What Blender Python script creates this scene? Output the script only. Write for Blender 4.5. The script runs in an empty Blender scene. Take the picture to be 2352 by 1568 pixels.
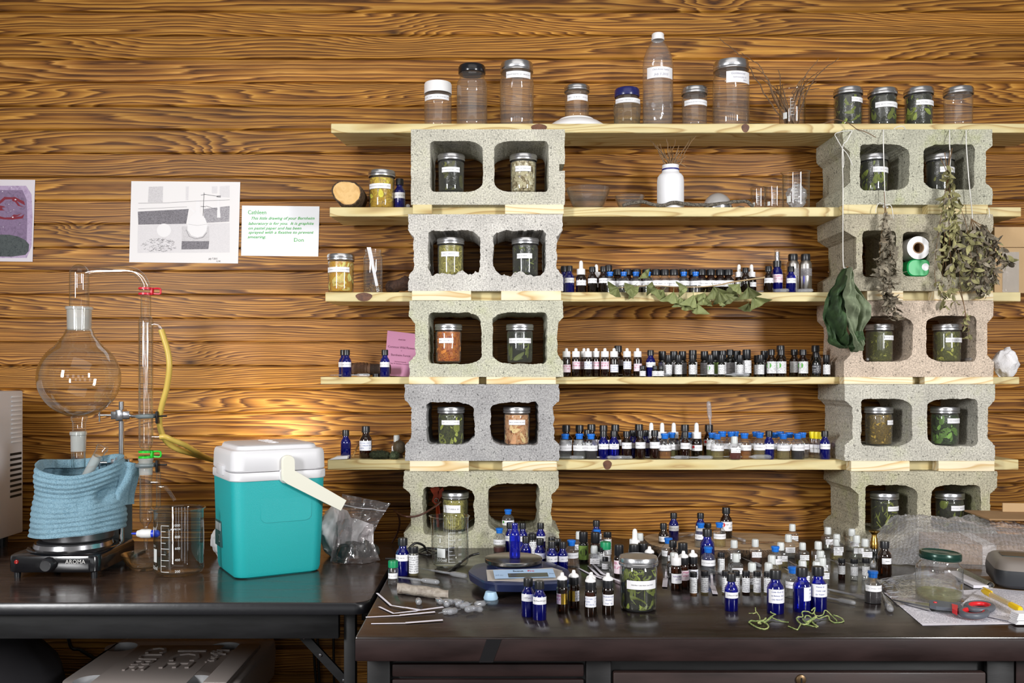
import bpy, bmesh, math, random
from mathutils import Vector, Matrix, noise, geometry
R = random.Random(11)
PI = math.pi
SC = bpy.context.scene
COL = SC.collection
# ---- camera: level, 32 mm, shifted; metres, x right, y away from camera, z up
F, CX, CY, CAMY, CAMZ = 2091.0, 1140.0, 866.0, -2.336, 1.2
cam = bpy.data.cameras.new('camera')
cam.lens = F / 2352 * 36; cam.sensor_width = 36
cam.shift_x = (1176 - CX) / 2352; cam.shift_y = (CY - 784) / 2352
cam.clip_start = 0.05
camo = bpy.data.objects.new('camera', cam); COL.objects.link(camo)
camo.location = (0, CAMY, CAMZ); camo.rotation_euler = (PI / 2, 0, 0)
SC.camera = camo
# ---- room light
w = bpy.data.worlds.new('room_light'); SC.world = w; w.use_nodes = True
w.node_tree.nodes['Background'].inputs[0].default_value = (1.0, .97, .93, 1)
w.node_tree.nodes['Background'].inputs[1].default_value = 0.19
def area(name, loc, target, sx, sy, power, col=(1, 1, 1), spread=PI):
    l = bpy.data.lights.new(name, 'AREA'); l.shape = 'RECTANGLE'; l.size = sx; l.size_y = sy
    l.energy = power; l.color = col; l.spread = spread
    o = bpy.data.objects.new(name, l); COL.objects.link(o); o.location = loc
    o.rotation_euler = (Vector(target) - Vector(loc)).to_track_quat('-Z', 'Y').to_euler()
area('softbox_left', (-1.75, -2.35, 1.68), (.15, .2, 1.08), .32, .75, 22, spread=2.0)
area('softbox_right', (1.75, -2.45, 1.68), (.30, .2, 1.15), .32, .75, 22.5, spread=2.0)
area('ceiling_bounce', (.2, -1.7, 2.75), (.2, .1, 1.1), 2.4, 1.2, 11, (1, .97, .92))
for i_ in range(5): area('window_daylight', (-3.2 + 1.6 * i_, -6.4, 1.75), (-3.2 + 1.6 * i_, 0, 1.5), .75, 1.1, 7, (.95, .98, 1))
area('added_glow_behind_cooler', (-.60, .085, 1.035), (-.63, .215, 1.10), .18, .09, .75, (1, .93, .74))  # added light, hidden by the cooler, that makes the warm glow on the wall
SC.view_settings.view_transform = 'Standard'; SC.view_settings.look = 'None'
SC.view_settings.gamma = 1; SC.view_settings.use_curve_mapping = False
SC.view_settings.exposure = 0.0
cy = SC.cycles
cy.use_denoising = True; cy.max_bounces = 10; cy.diffuse_bounces = 3; cy.glossy_bounces = 3
cy.transmission_bounces = 6; cy.transparent_max_bounces = 24; cy.sample_clamp_indirect = 4
cy.caustics_reflective = False; cy.caustics_refractive = False; cy.blur_glossy = .5

# ---- pixel -> metre helpers (a point seen at px,py lying at depth y)
def wx(px, y): return (px - CX) / F * (y - CAMY)
def wz(py, y): return CAMZ - (py - CY) / F * (y - CAMY)
DESK, TABLE = 0.762, 0.753
def ydesk(py, z=DESK): return F * (CAMZ - z) / (py - CY) + CAMY
def at(px, py, z=DESK):
    y = ydesk(py, z); return Vector((wx(px, y), y, z))
SH = [None, 1.860, 1.6425, 1.4212, 1.2008, .9855]      # shelf tops, 1 = highest
WALL = .215

# ---- materials
MATS = {}
def newmat(name):
    m = bpy.data.materials.new(name); m.use_nodes = True
    nt = m.node_tree; nt.nodes.clear()
    out = nt.nodes.new('ShaderNodeOutputMaterial')
    def N(t, **k):
        n = nt.nodes.new('ShaderNode' + t)
        for a, b in k.items():
            if a.startswith('i_'):
                key = a[2:]; key = int(key) if key.isdigit() else key.replace('_', ' ')
                if hasattr(b, 'is_output') or isinstance(b, bpy.types.NodeSocket): nt.links.new(b, n.inputs[key])
                else: n.inputs[key].default_value = b
            else: setattr(n, a, b)
        return n
    def L(a, b): nt.links.new(a, b)
    return m, nt, out, N, L
def c4(c): return (c[0], c[1], c[2], 1)
def srgb(r, g, b):
    f = lambda v: (v / 255 / 12.92) if v / 255 <= .04045 else ((v / 255 + .055) / 1.055) ** 2.4
    return (f(r), f(g), f(b))
def M_(N, op, a, b=None, c=None):
    n = N('Math', operation=op)
    for i, v in enumerate((a, b, c)):
        if v is None: continue
        if isinstance(v, bpy.types.NodeSocket): n.id_data.links.new(v, n.inputs[i])
        else: n.inputs[i].default_value = v
    return n.outputs[0]
def ramp(N, fac, stops, interp='LINEAR'):
    r = N('ValToRGB', i_0=fac); cr = r.color_ramp; cr.interpolation = interp
    while len(cr.elements) > 1: cr.elements.remove(cr.elements[0])
    cr.elements[0].position = stops[0][0]; cr.elements[0].color = c4(stops[0][1])
    for p, c in stops[1:]:
        e = cr.elements.new(p); e.color = c4(c)
    return r.outputs[0]
def mixc(N, fac, a, b, mode='MIX'):
    n = N('Mix', data_type='RGBA', blend_type=mode)
    lk = n.id_data.links
    for i, v in ((0, fac), (6, a), (7, b)):
        if isinstance(v, bpy.types.NodeSocket): lk.new(v, n.inputs[i])
        elif i == 0: n.inputs[0].default_value = v
        else: n.inputs[i].default_value = c4(v)
    return n.outputs[2]
def pbr(name, col, rough=.5, metal=0, spec=.5, coat=0, var=None, bump=None, sss=0, rnd=0, sheen=0):
    """plain surface; var=(scale,amount,colour2), bump=(scale,strength), rnd = brightness spread per object"""
    if name in MATS: return MATS[name]
    m, nt, out, N, L = newmat(name)
    p = N('BsdfPrincipled', i_Base_Color=c4(col), i_Roughness=rough, i_Metallic=metal)
    p.inputs['Specular IOR Level'].default_value = spec
    p.inputs['Coat Weight'].default_value = coat
    p.inputs['Sheen Weight'].default_value = sheen
    if sss: p.inputs['Subsurface Weight'].default_value = sss; p.inputs['Subsurface Radius'].default_value = (.01, .008, .006); p.inputs['Subsurface Scale'].default_value = .3
    tc = N('TexCoord').outputs['Object']
    c = None
    if var:
        nz = N('TexNoise', i_Vector=tc, i_Scale=var[0], i_Detail=5.0, i_Roughness=.65).outputs[0]
        f = M_(N, 'MULTIPLY', ramp(N, nz, [(.35, (0, 0, 0)), (.65, (1, 1, 1))]), var[1])
        c = mixc(N, f, col, var[2])
    if rnd:
        r = N('ObjectInfo').outputs['Random']
        k = N('MapRange', i_0=r, i_3=1 - rnd, i_4=1 + rnd).outputs[0]
        cc = N('CombineColor', i_0=k, i_1=k, i_2=k).outputs[0]
        c = mixc(N, 1.0, c if c else col, cc, 'MULTIPLY')
    if c: L(c, p.inputs['Base Color'])
    if bump:
        nb = N('TexNoise', i_Vector=tc, i_Scale=bump[0], i_Detail=4.0).outputs[0]
        b = N('Bump', i_Height=nb, i_Strength=bump[1], i_Distance=.002)
        L(b.outputs[0], p.inputs['Normal'])
    L(p.outputs[0], out.inputs[0]); MATS[name] = m; return m
def glass(name, tint=(.97, .975, .97), edge=(.68, .71, .69), refl=.55, body=None, bodyfac=0.0, rough=.02, bump=None):
    """thin blown glass: clear through, mirror-like towards the rim, optionally coloured in the mass"""
    if name in MATS: return MATS[name]
    m, nt, out, N, L = newmat(name)
    lw = N('LayerWeight', i_Blend=.5).outputs['Facing']
    f2 = M_(N, 'POWER', lw, 1.8)
    tr = N('BsdfTransparent', i_Color=mixc(N, f2, tint, edge)).outputs[0]
    gl = N('BsdfGlossy', i_Color=(1, 1, 1, 1), i_Roughness=rough)
    fr = M_(N, 'MULTIPLY_ADD', M_(N, 'POWER', lw, 2.4), refl, .042)
    if bump:
        nb = N('TexNoise', i_Vector=N('TexCoord').outputs['Object'], i_Scale=bump[0], i_Detail=3.0).outputs[0]
        b = N('Bump', i_Height=nb, i_Strength=bump[1], i_Distance=.003); L(b.outputs[0], gl.inputs['Normal'])
    base = tr
    if body:
        p = N('BsdfPrincipled', i_Base_Color=c4(body), i_Roughness=.12)
        base = N('MixShader', i_0=bodyfac, i_1=tr, i_2=p.outputs[0]).outputs[0]
    s = N('MixShader', i_0=fr, i_1=base, i_2=gl.outputs[0])
    L(s.outputs[0], out.inputs[0]); MATS[name] = m; return m
def liquid(name, col, solid=.25, refr=0.0):
    """liquid seen through its glass: tinted see-through with some body colour"""
    if name in MATS: return MATS[name]
    m, nt, out, N, L = newmat(name)
    tr = N('BsdfTransparent', i_Color=c4(tuple(x ** .45 for x in col)))
    p = N('BsdfPrincipled', i_Base_Color=c4(col), i_Roughness=.08)
    s = N('MixShader', i_0=solid, i_1=tr.outputs[0], i_2=p.outputs[0])
    if refr:
        g = N('BsdfRefraction', i_Color=(1, 1, 1, 1), i_Roughness=0.0, i_IOR=1.33)
        s = N('MixShader', i_0=refr, i_1=s.outputs[0], i_2=g.outputs[0])
    L(s.outputs[0], out.inputs[0]); MATS[name] = m; return m
def printed(name, paper, ink, rows, k=1.0, margin=.1, fill=.55, band=(0, 1)):
    """paper with rows of small illegible type; UV: u in label heights, v 0..1"""
    if name in MATS: return MATS[name]
    m, nt, out, N, L = newmat(name)
    uv = N('SeparateXYZ', i_0=N('UVMap').outputs[0])
    u, v = uv.outputs[0], uv.outputs[1]
    v2 = M_(N, 'DIVIDE', M_(N, 'SUBTRACT', v, band[0]), band[1] - band[0])
    vr = M_(N, 'MULTIPLY', v2, float(rows))
    row = M_(N, 'FLOOR', vr); fr = M_(N, 'FRACT', vr)
    inrow = M_(N, 'LESS_THAN', M_(N, 'ABSOLUTE', M_(N, 'SUBTRACT', fr, .5)), fill * .5)
    rnd = N('ObjectInfo').outputs['Random']
    vec = N('CombineXYZ', i_0=M_(N, 'MULTIPLY', u, rows * 3.2 * k), i_1=M_(N, 'MULTIPLY_ADD', rnd, 61.0, M_(N, 'MULTIPLY', row, 7.3)), i_2=M_(N, 'MULTIPLY', fr, 1.6))
    n1 = N('TexNoise', i_Vector=vec.outputs[0], i_Scale=1.0, i_Detail=2.0).outputs[0]
    vec2 = N('CombineXYZ', i_0=M_(N, 'MULTIPLY', u, rows * .6 * k), i_1=M_(N, 'MULTIPLY_ADD', rnd, 17.0, M_(N, 'MULTIPLY', row, 3.1)))
    n2 = N('TexNoise', i_Vector=vec2.outputs[0], i_Scale=1.0, i_Detail=1.0).outputs[0]
    inv = M_(N, 'MULTIPLY', M_(N, 'GREATER_THAN', v2, 0.0), M_(N, 'LESS_THAN', v2, 1.0))
    ink_f = M_(N, 'MULTIPLY', M_(N, 'MULTIPLY', inrow, inv), M_(N, 'MULTIPLY', M_(N, 'GREATER_THAN', n1, .47), M_(N, 'GREATER_THAN', n2, .38)))
    c = mixc(N, M_(N, 'MULTIPLY', ink_f, .62), paper, ink)
    p = N('BsdfPrincipled', i_Base_Color=c, i_Roughness=.45)
    L(p.outputs[0], out.inputs[0]); MATS[name] = m; return m

def plank_mat():
    m, nt, out, N, L = newmat('stained_pine_planks')
    g = N('SeparateXYZ', i_0=N('TexCoord').outputs['Object'])
    rnd = N('ObjectInfo').outputs['Random']
    x, y, z = g.outputs
    # knots (world x, plank z handled through object offset stored in attribute colour)
    pos = N('SeparateXYZ', i_0=N('NewGeometry').outputs['Position'])
    X, Z = pos.outputs[0], pos.outputs[2]
    warp, dark = None, None
    for (kx, kz, s) in KNOTS:
        dx = M_(N, 'MULTIPLY', M_(N, 'SUBTRACT', X, kx), .36); dz = M_(N, 'SUBTRACT', Z, kz)
        d2 = M_(N, 'ADD', M_(N, 'MULTIPLY', dx, dx), M_(N, 'MULTIPLY', dz, dz))
        e = M_(N, 'EXPONENT', M_(N, 'MULTIPLY', d2, -1.0 / (s * s * 4)))
        dk = M_(N, 'EXPONENT', M_(N, 'MULTIPLY', d2, -1.0 / (s * s * .13)))
        warp = e if warp is None else M_(N, 'ADD', warp, e)
        dark = dk if dark is None else M_(N, 'MAXIMUM', dark, dk)
    o1 = M_(N, 'MULTIPLY', rnd, 43.0)
    v1 = N('CombineXYZ', i_0=M_(N, 'ADD', M_(N, 'MULTIPLY', x, 1.35), o1), i_1=M_(N, 'MULTIPLY', z, 6.5), i_2=o1)
    n1 = N('TexNoise', i_Vector=v1.outputs[0], i_Scale=1.0, i_Detail=1.2, i_Roughness=.4).outputs[0]
    v2 = N('CombineXYZ', i_0=M_(N, 'ADD', M_(N, 'MULTIPLY', x, 6.0), o1), i_1=M_(N, 'MULTIPLY', z, 45.0), i_2=o1)
    n2 = N('TexNoise', i_Vector=v2.outputs[0], i_Scale=1.0, i_Detail=2.0).outputs[0]
    amp = N('MapRange', i_0=M_(N, 'FRACT', M_(N, 'MULTIPLY', rnd, 7.77)), i_3=7.0, i_4=27.0).outputs[0]
    fq = N('MapRange', i_0=M_(N, 'FRACT', M_(N, 'MULTIPLY', rnd, 13.7)), i_3=55.0, i_4=185.0).outputs[0]
    ph = M_(N, 'ADD', M_(N, 'MULTIPLY', z, fq), M_(N, 'MULTIPLY', n1, amp))
    ph = M_(N, 'ADD', ph, M_(N, 'MULTIPLY', n2, .95))
    v6 = N('CombineXYZ', i_0=M_(N, 'MULTIPLY_ADD', x, .35, o1), i_1=M_(N, 'MULTIPLY', z, 42.0), i_2=2.0)
    ph = M_(N, 'ADD', ph, M_(N, 'MULTIPLY', N('TexNoise', i_Vector=v6.outputs[0], i_Scale=1.0, i_Detail=2.0).outputs[0], 4.5))
    ph = M_(N, 'ADD', ph, M_(N, 'MULTIPLY', warp, 3.0))
    fr = M_(N, 'FRACT', ph)
    A = srgb(212, 154, 77); B = srgb(190, 131, 58); C = srgb(150, 96, 40); D = srgb(94, 55, 21)
    ring = ramp(N, fr, [(0, A), (.22, B), (.55, C), (.82, D), (.92, C), (1, A)])
    v3 = N('CombineXYZ', i_0=M_(N, 'ADD', M_(N, 'MULTIPLY', x, 14.0), o1), i_1=M_(N, 'MULTIPLY', z, 700.0))
    n3 = N('TexNoise', i_Vector=v3.outputs[0], i_Scale=1.0, i_Detail=3.0).outputs[0]
    fib = N('MapRange', i_0=n3, i_1=.3, i_2=.7, i_3=.80, i_4=1.12).outputs[0]
    v4 = N('CombineXYZ', i_0=M_(N, 'ADD', M_(N, 'MULTIPLY', x, 1.6), o1), i_1=M_(N, 'MULTIPLY', z, 16.0), i_2=4.0)
    n4 = N('TexNoise', i_Vector=v4.outputs[0], i_Scale=1.0, i_Detail=3.0).outputs[0]
    blot = N('MapRange', i_0=n4, i_1=.3, i_2=.7, i_3=.74, i_4=1.12).outputs[0]
    tone = N('MapRange', i_0=rnd, i_3=.80, i_4=1.10).outputs[0]
    k = M_(N, 'MULTIPLY', M_(N, 'MULTIPLY', fib, blot), tone)
    # lean of the hue plank by plank
    v5 = N('CombineXYZ', i_0=M_(N, 'ADD', M_(N, 'MULTIPLY', x, 2.4), o1), i_1=M_(N, 'MULTIPLY', z, 150.0), i_2=9.0)
    n5 = N('TexNoise', i_Vector=v5.outputs[0], i_Scale=1.0, i_Detail=4.0, i_Roughness=.6).outputs[0]
    k = M_(N, 'MULTIPLY', k, N('MapRange', i_0=n5, i_1=.3, i_2=.7, i_3=.72, i_4=1.14).outputs[0])
    kc = N('CombineColor', i_0=k, i_1=k, i_2=M_(N, 'MULTIPLY', k, N('MapRange', i_0=M_(N, 'FRACT', M_(N, 'MULTIPLY', rnd, 3.33)), i_3=.82, i_4=1.1).outputs[0])).outputs[0]
    c = mixc(N, 1.0, ring, kc, 'MULTIPLY')
    c = mixc(N, M_(N, 'MULTIPLY', dark, .92), c, srgb(52, 28, 15))
    p = N('BsdfPrincipled', i_Base_Color=c, i_Roughness=.42)
    p.inputs['Specular IOR Level'].default_value = .22
    b = N('Bump', i_Height=M_(N, 'ADD', M_(N, 'MULTIPLY', fr, .6), n3), i_Strength=.10, i_Distance=.002)
    L(b.outputs[0], p.inputs['Normal'])
    L(p.outputs[0], out.inputs[0]); return m
# knots seen on the wall: pixel x, pixel y, size in m
KNOTS = [(wx(a, WALL), wz(b, WALL), s) for a, b, s in
         [(515, 349, .013), (412, 800, .013), (437, 832, .022), (905, 75, .024), (1812, 1190, .026), (184, 521, .009), (24, 842, .009), (1640, 8, .014), (2300, 1120, .016), (1225, 700, .03)]]
def lumber_mat(name, A, B, C, axis=0):
    if name in MATS: return MATS[name]
    m, nt, out, N, L = newmat(name)
    g = N('SeparateXYZ', i_0=N('TexCoord').outputs['Object']); rnd = N('ObjectInfo').outputs['Random']
    x, y, z = g.outputs
    o1 = M_(N, 'MULTIPLY', rnd, 31.0)
    v1 = N('CombineXYZ', i_0=M_(N, 'ADD', M_(N, 'MULTIPLY', x, 2.6), o1), i_1=M_(N, 'MULTIPLY', y, 9.0), i_2=M_(N, 'MULTIPLY', z, 16.0))
    n1 = N('TexNoise', i_Vector=v1.outputs[0], i_Scale=1.0, i_Detail=1.5).outputs[0]
    fr = M_(N, 'FRACT', M_(N, 'ADD', M_(N, 'MULTIPLY', n1, 9.0), M_(N, 'MULTIPLY', M_(N, 'ADD', z, y), 40.0)))
    c = ramp(N, fr, [(0, A), (.5, A), (.75, B), (.9, C), (1, A)])
    v2 = N('CombineXYZ', i_0=M_(N, 'ADD', M_(N, 'MULTIPLY', x, 7.0), o1), i_1=M_(N, 'MULTIPLY', y, 60.0), i_2=M_(N, 'MULTIPLY', z, 60.0))
    n2 = N('TexNoise', i_Vector=v2.outputs[0], i_Scale=1.0, i_Detail=3.0).outputs[0]
    k = N('MapRange', i_0=n2, i_1=.25, i_2=.75, i_3=.84, i_4=1.1).outputs[0]
    c = mixc(N, 1.0, c, N('CombineColor', i_0=k, i_1=k, i_2=k).outputs[0], 'MULTIPLY')
    p = N('BsdfPrincipled', i_Base_Color=c, i_Roughness=.55)
    L(p.outputs[0], out.inputs[0]); MATS[name] = m; return m
def concrete_mat():
    m, nt, out, N, L = newmat('concrete')
    tc = N('TexCoord').outputs['Object']; info = N('ObjectInfo')
    off = N('VectorMath', operation='ADD', i_0=tc, i_1=N('CombineXYZ', i_0=M_(N, 'MULTIPLY', info.outputs['Random'], 9.0)).outputs[0]).outputs[0]
    n1 = N('TexNoise', i_Vector=off, i_Scale=260.0, i_Detail=3.0, i_Roughness=.7).outputs[0]
    n2 = N('TexNoise', i_Vector=off, i_Scale=14.0, i_Detail=4.0).outputs[0]
    vo = N('TexVoronoi', i_Vector=off, i_Scale=230.0).outputs['Distance']
    vo2 = N('TexNoise', i_Vector=off, i_Scale=120.0, i_Detail=2.0).outputs[0]
    sp = N('MapRange', i_0=n1, i_1=.3, i_2=.7, i_3=.50, i_4=1.42).outputs[0]
    bl = N('MapRange', i_0=n2, i_1=.3, i_2=.7, i_3=.84, i_4=1.14).outputs[0]
    k = M_(N, 'MULTIPLY', sp, bl)
    pores = M_(N, 'LESS_THAN', vo2, .345)
    k = M_(N, 'MULTIPLY', k, M_(N, 'SUBTRACT', 1.0, M_(N, 'MULTIPLY', pores, .55)))
    c = mixc(N, 1.0, info.outputs['Color'], N('CombineColor', i_0=k, i_1=k, i_2=k).outputs[0], 'MULTIPLY')
    n3 = N('TexNoise', i_Vector=off, i_Scale=7.0, i_Detail=5.0, i_Roughness=.7).outputs[0]
    moss = M_(N, 'MULTIPLY', N('MapRange', i_0=n3, i_1=.52, i_2=.72).outputs[0], info.outputs['Alpha'])
    c = mixc(N, moss, c, mixc(N, 1.0, srgb(140, 146, 84), N('CombineColor', i_0=k, i_1=k, i_2=k).outputs[0], 'MULTIPLY'))
    p = N('BsdfPrincipled', i_Base_Color=c, i_Roughness=.92)
    p.inputs['Specular IOR Level'].default_value = .2
    h = M_(N, 'ADD', n1, M_(N, 'MULTIPLY', vo, .7))
    b = N('Bump', i_Height=h, i_Strength=.55, i_Distance=.003); L(b.outputs[0], p.inputs['Normal'])
    L(p.outputs[0], out.inputs[0]); return m
def worn_mat(name, col, wear, rough=.35, coat=.0, spec=.5, sc=30, thr=.68):
    if name in MATS: return MATS[name]
    m, nt, out, N, L = newmat(name)
    g = N('TexCoord').outputs['Object']
    mp = N('Mapping', i_0=g); mp.inputs['Scale'].default_value = (3, 14, 14)
    n1 = N('TexNoise', i_Vector=mp.outputs[0], i_Scale=sc / 10, i_Detail=6.0, i_Roughness=.7).outputs[0]
    n2 = N('TexNoise', i_Vector=mp.outputs[0], i_Scale=3.0, i_Detail=4.0).outputs[0]
    k = N('MapRange', i_0=n2, i_1=.3, i_2=.7, i_3=.65, i_4=1.4).outputs[0]
    c = mixc(N, 1.0, col, N('CombineColor', i_0=k, i_1=k, i_2=k).outputs[0], 'MULTIPLY')
    c = mixc(N, N('MapRange', i_0=n1, i_1=thr, i_2=thr + .08).outputs[0], c, wear)
    r = N('MapRange', i_0=n2, i_1=.3, i_2=.7, i_3=rough - .06, i_4=rough + .10).outputs[0]
    p = N('BsdfPrincipled', i_Base_Color=c, i_Roughness=r); p.inputs['Specular IOR Level'].default_value = spec
    p.inputs['Coat Weight'].default_value = coat; p.inputs['Coat Roughness'].default_value = .15
    b = N('Bump', i_Height=n1, i_Strength=.08, i_Distance=.003); L(b.outputs[0], p.inputs['Normal'])
    L(p.outputs[0], out.inputs[0]); MATS[name] = m; return m
def mottled(name, cols, scale=90, rough=.25, stretch=(1, 1, 1), vor=False, bump=.3):
    """patchy natural matter: ramp of colours over noise"""
    if name in MATS: return MATS[name]
    m, nt, out, N, L = newmat(name)
    mp = N('Mapping', i_0=N('TexCoord').outputs['Object']); mp.inputs['Scale'].default_value = stretch
    off = N('VectorMath', operation='ADD', i_0=mp.outputs[0], i_1=N('CombineXYZ', i_0=M_(N, 'MULTIPLY', N('ObjectInfo').outputs['Random'], 3.0)).outputs[0]).outputs[0]
    n = N('TexNoise', i_Vector=off, i_Scale=float(scale), i_Detail=3.0, i_Distortion=1.2).outputs[0]
    if vor:
        vv = N('TexVoronoi', i_Vector=off, i_Scale=float(scale) * .6)
        n = N('SeparateColor', i_0=vv.outputs['Color']).outputs[0]
    st = [(.28 + .46 * i / (len(cols) - 1) if not vor else i / len(cols), c) for i, c in enumerate(cols)]
    c = ramp(N, n, st)
    p = N('BsdfPrincipled', i_Base_Color=c, i_Roughness=rough)
    b = N('Bump', i_Height=n, i_Strength=bump, i_Distance=.003); L(b.outputs[0], p.inputs['Normal'])
    L(p.outputs[0], out.inputs[0]); MATS[name] = m; return m

# ---- mesh helpers
def mesh(name, vf, smooth=40, uv=None):
    v, f = vf
    me = bpy.data.meshes.new(name); me.from_pydata([tuple(p) for p in v], [], f)
    if smooth:
        me.polygons.foreach_set('use_smooth', [True] * len(me.polygons))
        me.set_sharp_from_angle(angle=math.radians(smooth))
    if uv:
        l = me.uv_layers.new(name='UVMap')
        for lp in me.loops: l.data[lp.index].uv = uv[lp.vertex_index]
    me.update(); return me
def obj(name, vf, mat, parent=None, loc=None, rot=None, smooth=40, uv=None, scale=None):
    me = vf if isinstance(vf, bpy.types.Mesh) else mesh(name, vf, smooth, uv)
    if mat and not me.materials: me.materials.append(mat)
    o = bpy.data.objects.new(name, me); COL.objects.link(o)
    if mat and me.materials[0] != mat:
        o.material_slots[0].link = 'OBJECT'; o.material_slots[0].material = mat
    if parent: o.parent = parent
    if loc is not None: o.location = loc
    if rot is not None: o.rotation_euler = rot
    if scale is not None: o.scale = scale if not isinstance(scale, (int, float)) else (scale,) * 3
    return o
def tag(o, label=None, cat=None, group=None, kind=None):
    if label: o['label'] = label
    if cat: o['category'] = cat
    if group: o['group'] = group
    if kind: o['kind'] = kind
    return o
def thing(name, label, cat, loc=(0, 0, 0), rz=0, group=None):
    o = bpy.data.objects.new(name, None); COL.objects.link(o); o.location = loc; o.rotation_euler = (0, 0, rz)
    o.empty_display_size = .02
    return tag(o, label, cat, group)
def join(*vfs):
    V, Fc = [], []
    for v, f in vfs:
        n = len(V); V += list(v); Fc += [tuple(i + n for i in p) for p in f]
    return V, Fc
def xf(vf, m):
    if not isinstance(m, Matrix): m = Matrix.Translation(m)
    return [m @ Vector(p) for p in vf[0]], vf[1]
def flip(vf): return vf[0], [tuple(reversed(p)) for p in vf[1]]
def lathe(prof, n=24, ribs=0, r0=0, r1=0):
    """revolve (r,z) list round z; ribs: alternate radius between z r0..r1"""
    v, f, rings = [], [], []
    for r, z in prof:
        if r <= 1e-7: rings.append([len(v)]); v.append((0, 0, z))
        else:
            a = len(v)
            for i in range(n):
                q = r * (.955 if ribs and i % 2 and r0 - 1e-6 <= z <= r1 + 1e-6 else 1)
                t = 2 * PI * i / n; v.append((q * math.cos(t), q * math.sin(t), z))
            rings.append(list(range(a, a + n)))
    for A, B in zip(rings, rings[1:]):
        for i in range(n):
            j = (i + 1) % n
            if len(A) == 1 and len(B) == 1: break
            if len(A) == 1: f.append((A[0], B[j], B[i]))
            elif len(B) == 1: f.append((A[i], A[j], B[0]))
            else: f.append((A[i], A[j], B[j], B[i]))
    return v, f
def tube(pts, r, n=8, cap=True, closed=False):
    pts = [Vector(p) for p in pts]; v, f = [], []
    rs = r if isinstance(r, (list, tuple)) else [r] * len(pts)
    up = None
    for i, p in enumerate(pts):
        d = (pts[min(i + 1, len(pts) - 1)] - pts[max(i - 1, 0)])
        d = d.normalized() if d.length > 1e-9 else Vector((0, 0, 1))
        if up is None:
            up = d.orthogonal().normalized()
        up = (up - d * up.dot(d)); up = up.normalized() if up.length > 1e-6 else d.orthogonal().normalized()
        b = d.cross(up)
        for k in range(n):
            t = 2 * PI * k / n; v.append(p + (up * math.cos(t) + b * math.sin(t)) * rs[i])
    for i in range(len(pts) - 1):
        for k in range(n):
            j = (k + 1) % n; f.append((i * n + k, i * n + j, (i + 1) * n + j, (i + 1) * n + k))
    if cap:
        f.append(tuple(reversed(range(n)))); f.append(tuple(range((len(pts) - 1) * n, len(pts) * n)))
    return v, f
def spline(ctrl, m=8):
    """Catmull-Rom through points"""
    P = [Vector(p) for p in ctrl]; P = [P[0] * 2 - P[1]] + P + [P[-1] * 2 - P[-2]]; o = []
    for i in range(1, len(P) - 2):
        a, b, c, d = P[i - 1:i + 3]
        for k in range(m):
            t = k / m
            o.append(.5 * ((2 * b) + (c - a) * t + (2 * a - 5 * b + 4 * c - d) * t * t + (3 * b - a - 3 * c + d) * t ** 3))
    o.append(P[-2]); return o
def box(x0, x1, y0, y1, z0, z1, bev=0.0, seg=2):
    bm = bmesh.new(); bmesh.ops.create_cube(bm, size=1)
    for q in bm.verts: q.co = Vector(((x0 + x1) / 2 + q.co.x * (x1 - x0), (y0 + y1) / 2 + q.co.y * (y1 - y0), (z0 + z1) / 2 + q.co.z * (z1 - z0)))
    if bev: bmesh.ops.bevel(bm, geom=bm.edges[:], offset=bev, segments=seg, affect='EDGES', profile=.5)
    bm.verts.index_update()
    r = [q.co.copy() for q in bm.verts], [tuple(q.index for q in p.verts) for p in bm.faces]
    bm.free(); return r
def rrect(w, d, r, n=5):
    """rounded rectangle outline, centred, counter-clockwise"""
    o = []
    for cx, cy_, a in ((w / 2 - r, d / 2 - r, 0), (-w / 2 + r, d / 2 - r, 90), (-w / 2 + r, -d / 2 + r, 180), (w / 2 - r, -d / 2 + r, 270)):
        for i in range(n + 1):
            t = math.radians(a + 90 * i / n); o.append((cx + r * math.cos(t), cy_ + r * math.sin(t)))
    return o
def loft(rings, cap=True):
    """list of equal-length point loops -> skin"""
    n = len(rings[0]); v = [p for r in rings for p in r]; f = []
    for i in range(len(rings) - 1):
        for k in range(n):
            j = (k + 1) % n; f.append((i * n + k, i * n + j, (i + 1) * n + j, (i + 1) * n + k))
    if cap: f.append(tuple(reversed(range(n)))); f.append(tuple(range((len(rings) - 1) * n, len(rings) * n)))
    return v, f
def stack(outline, levels):
    """2-D outline scaled (sx, sy) and lifted per level (z, sx[, sy])"""
    return loft([[(x * l[1], y * (l[2] if len(l) > 2 else l[1]), l[0]) for x, y in outline] for l in levels])
def extrude(poly, y0, y1):
    """polygon in x,z made thick along y"""
    return loft([[(x, y0, z) for x, z in poly], [(x, y1, z) for x, z in poly]])
def grid(fn, nu, nv, thick=0.0):
    """sheet fn(u,v)->point, u,v in 0..1, optional thickness"""
    v = [Vector(fn(i / nu, j / nv)) for j in range(nv + 1) for i in range(nu + 1)]
    f = [(j * (nu + 1) + i, j * (nu + 1) + i + 1, (j + 1) * (nu + 1) + i + 1, (j + 1) * (nu + 1) + i) for j in range(nv) for i in range(nu)]
    if thick:
        me = bpy.data.meshes.new('t'); me.from_pydata(v, [], f); me.update()
        nn = [q.normal.copy() for q in me.vertices]; bpy.data.meshes.remove(me)
        n = len(v); v = v + [p - m * thick for p, m in zip(v, nn)]
        g = [tuple(reversed([i + n for i in p])) for p in f]
        rim = [j * (nu + 1) for j in range(nv, -1, -1)] + list(range(1, nu + 1)) + [(j + 1) * (nu + 1) - 1 for j in range(1, nv + 1)] + [nv * (nu + 1) + i for i in range(nu - 1, 0, -1)]
        f = f + g + [(rim[i], rim[i - 1], rim[i - 1] + n, rim[i] + n) for i in range(len(rim))]
    return v, f
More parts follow.
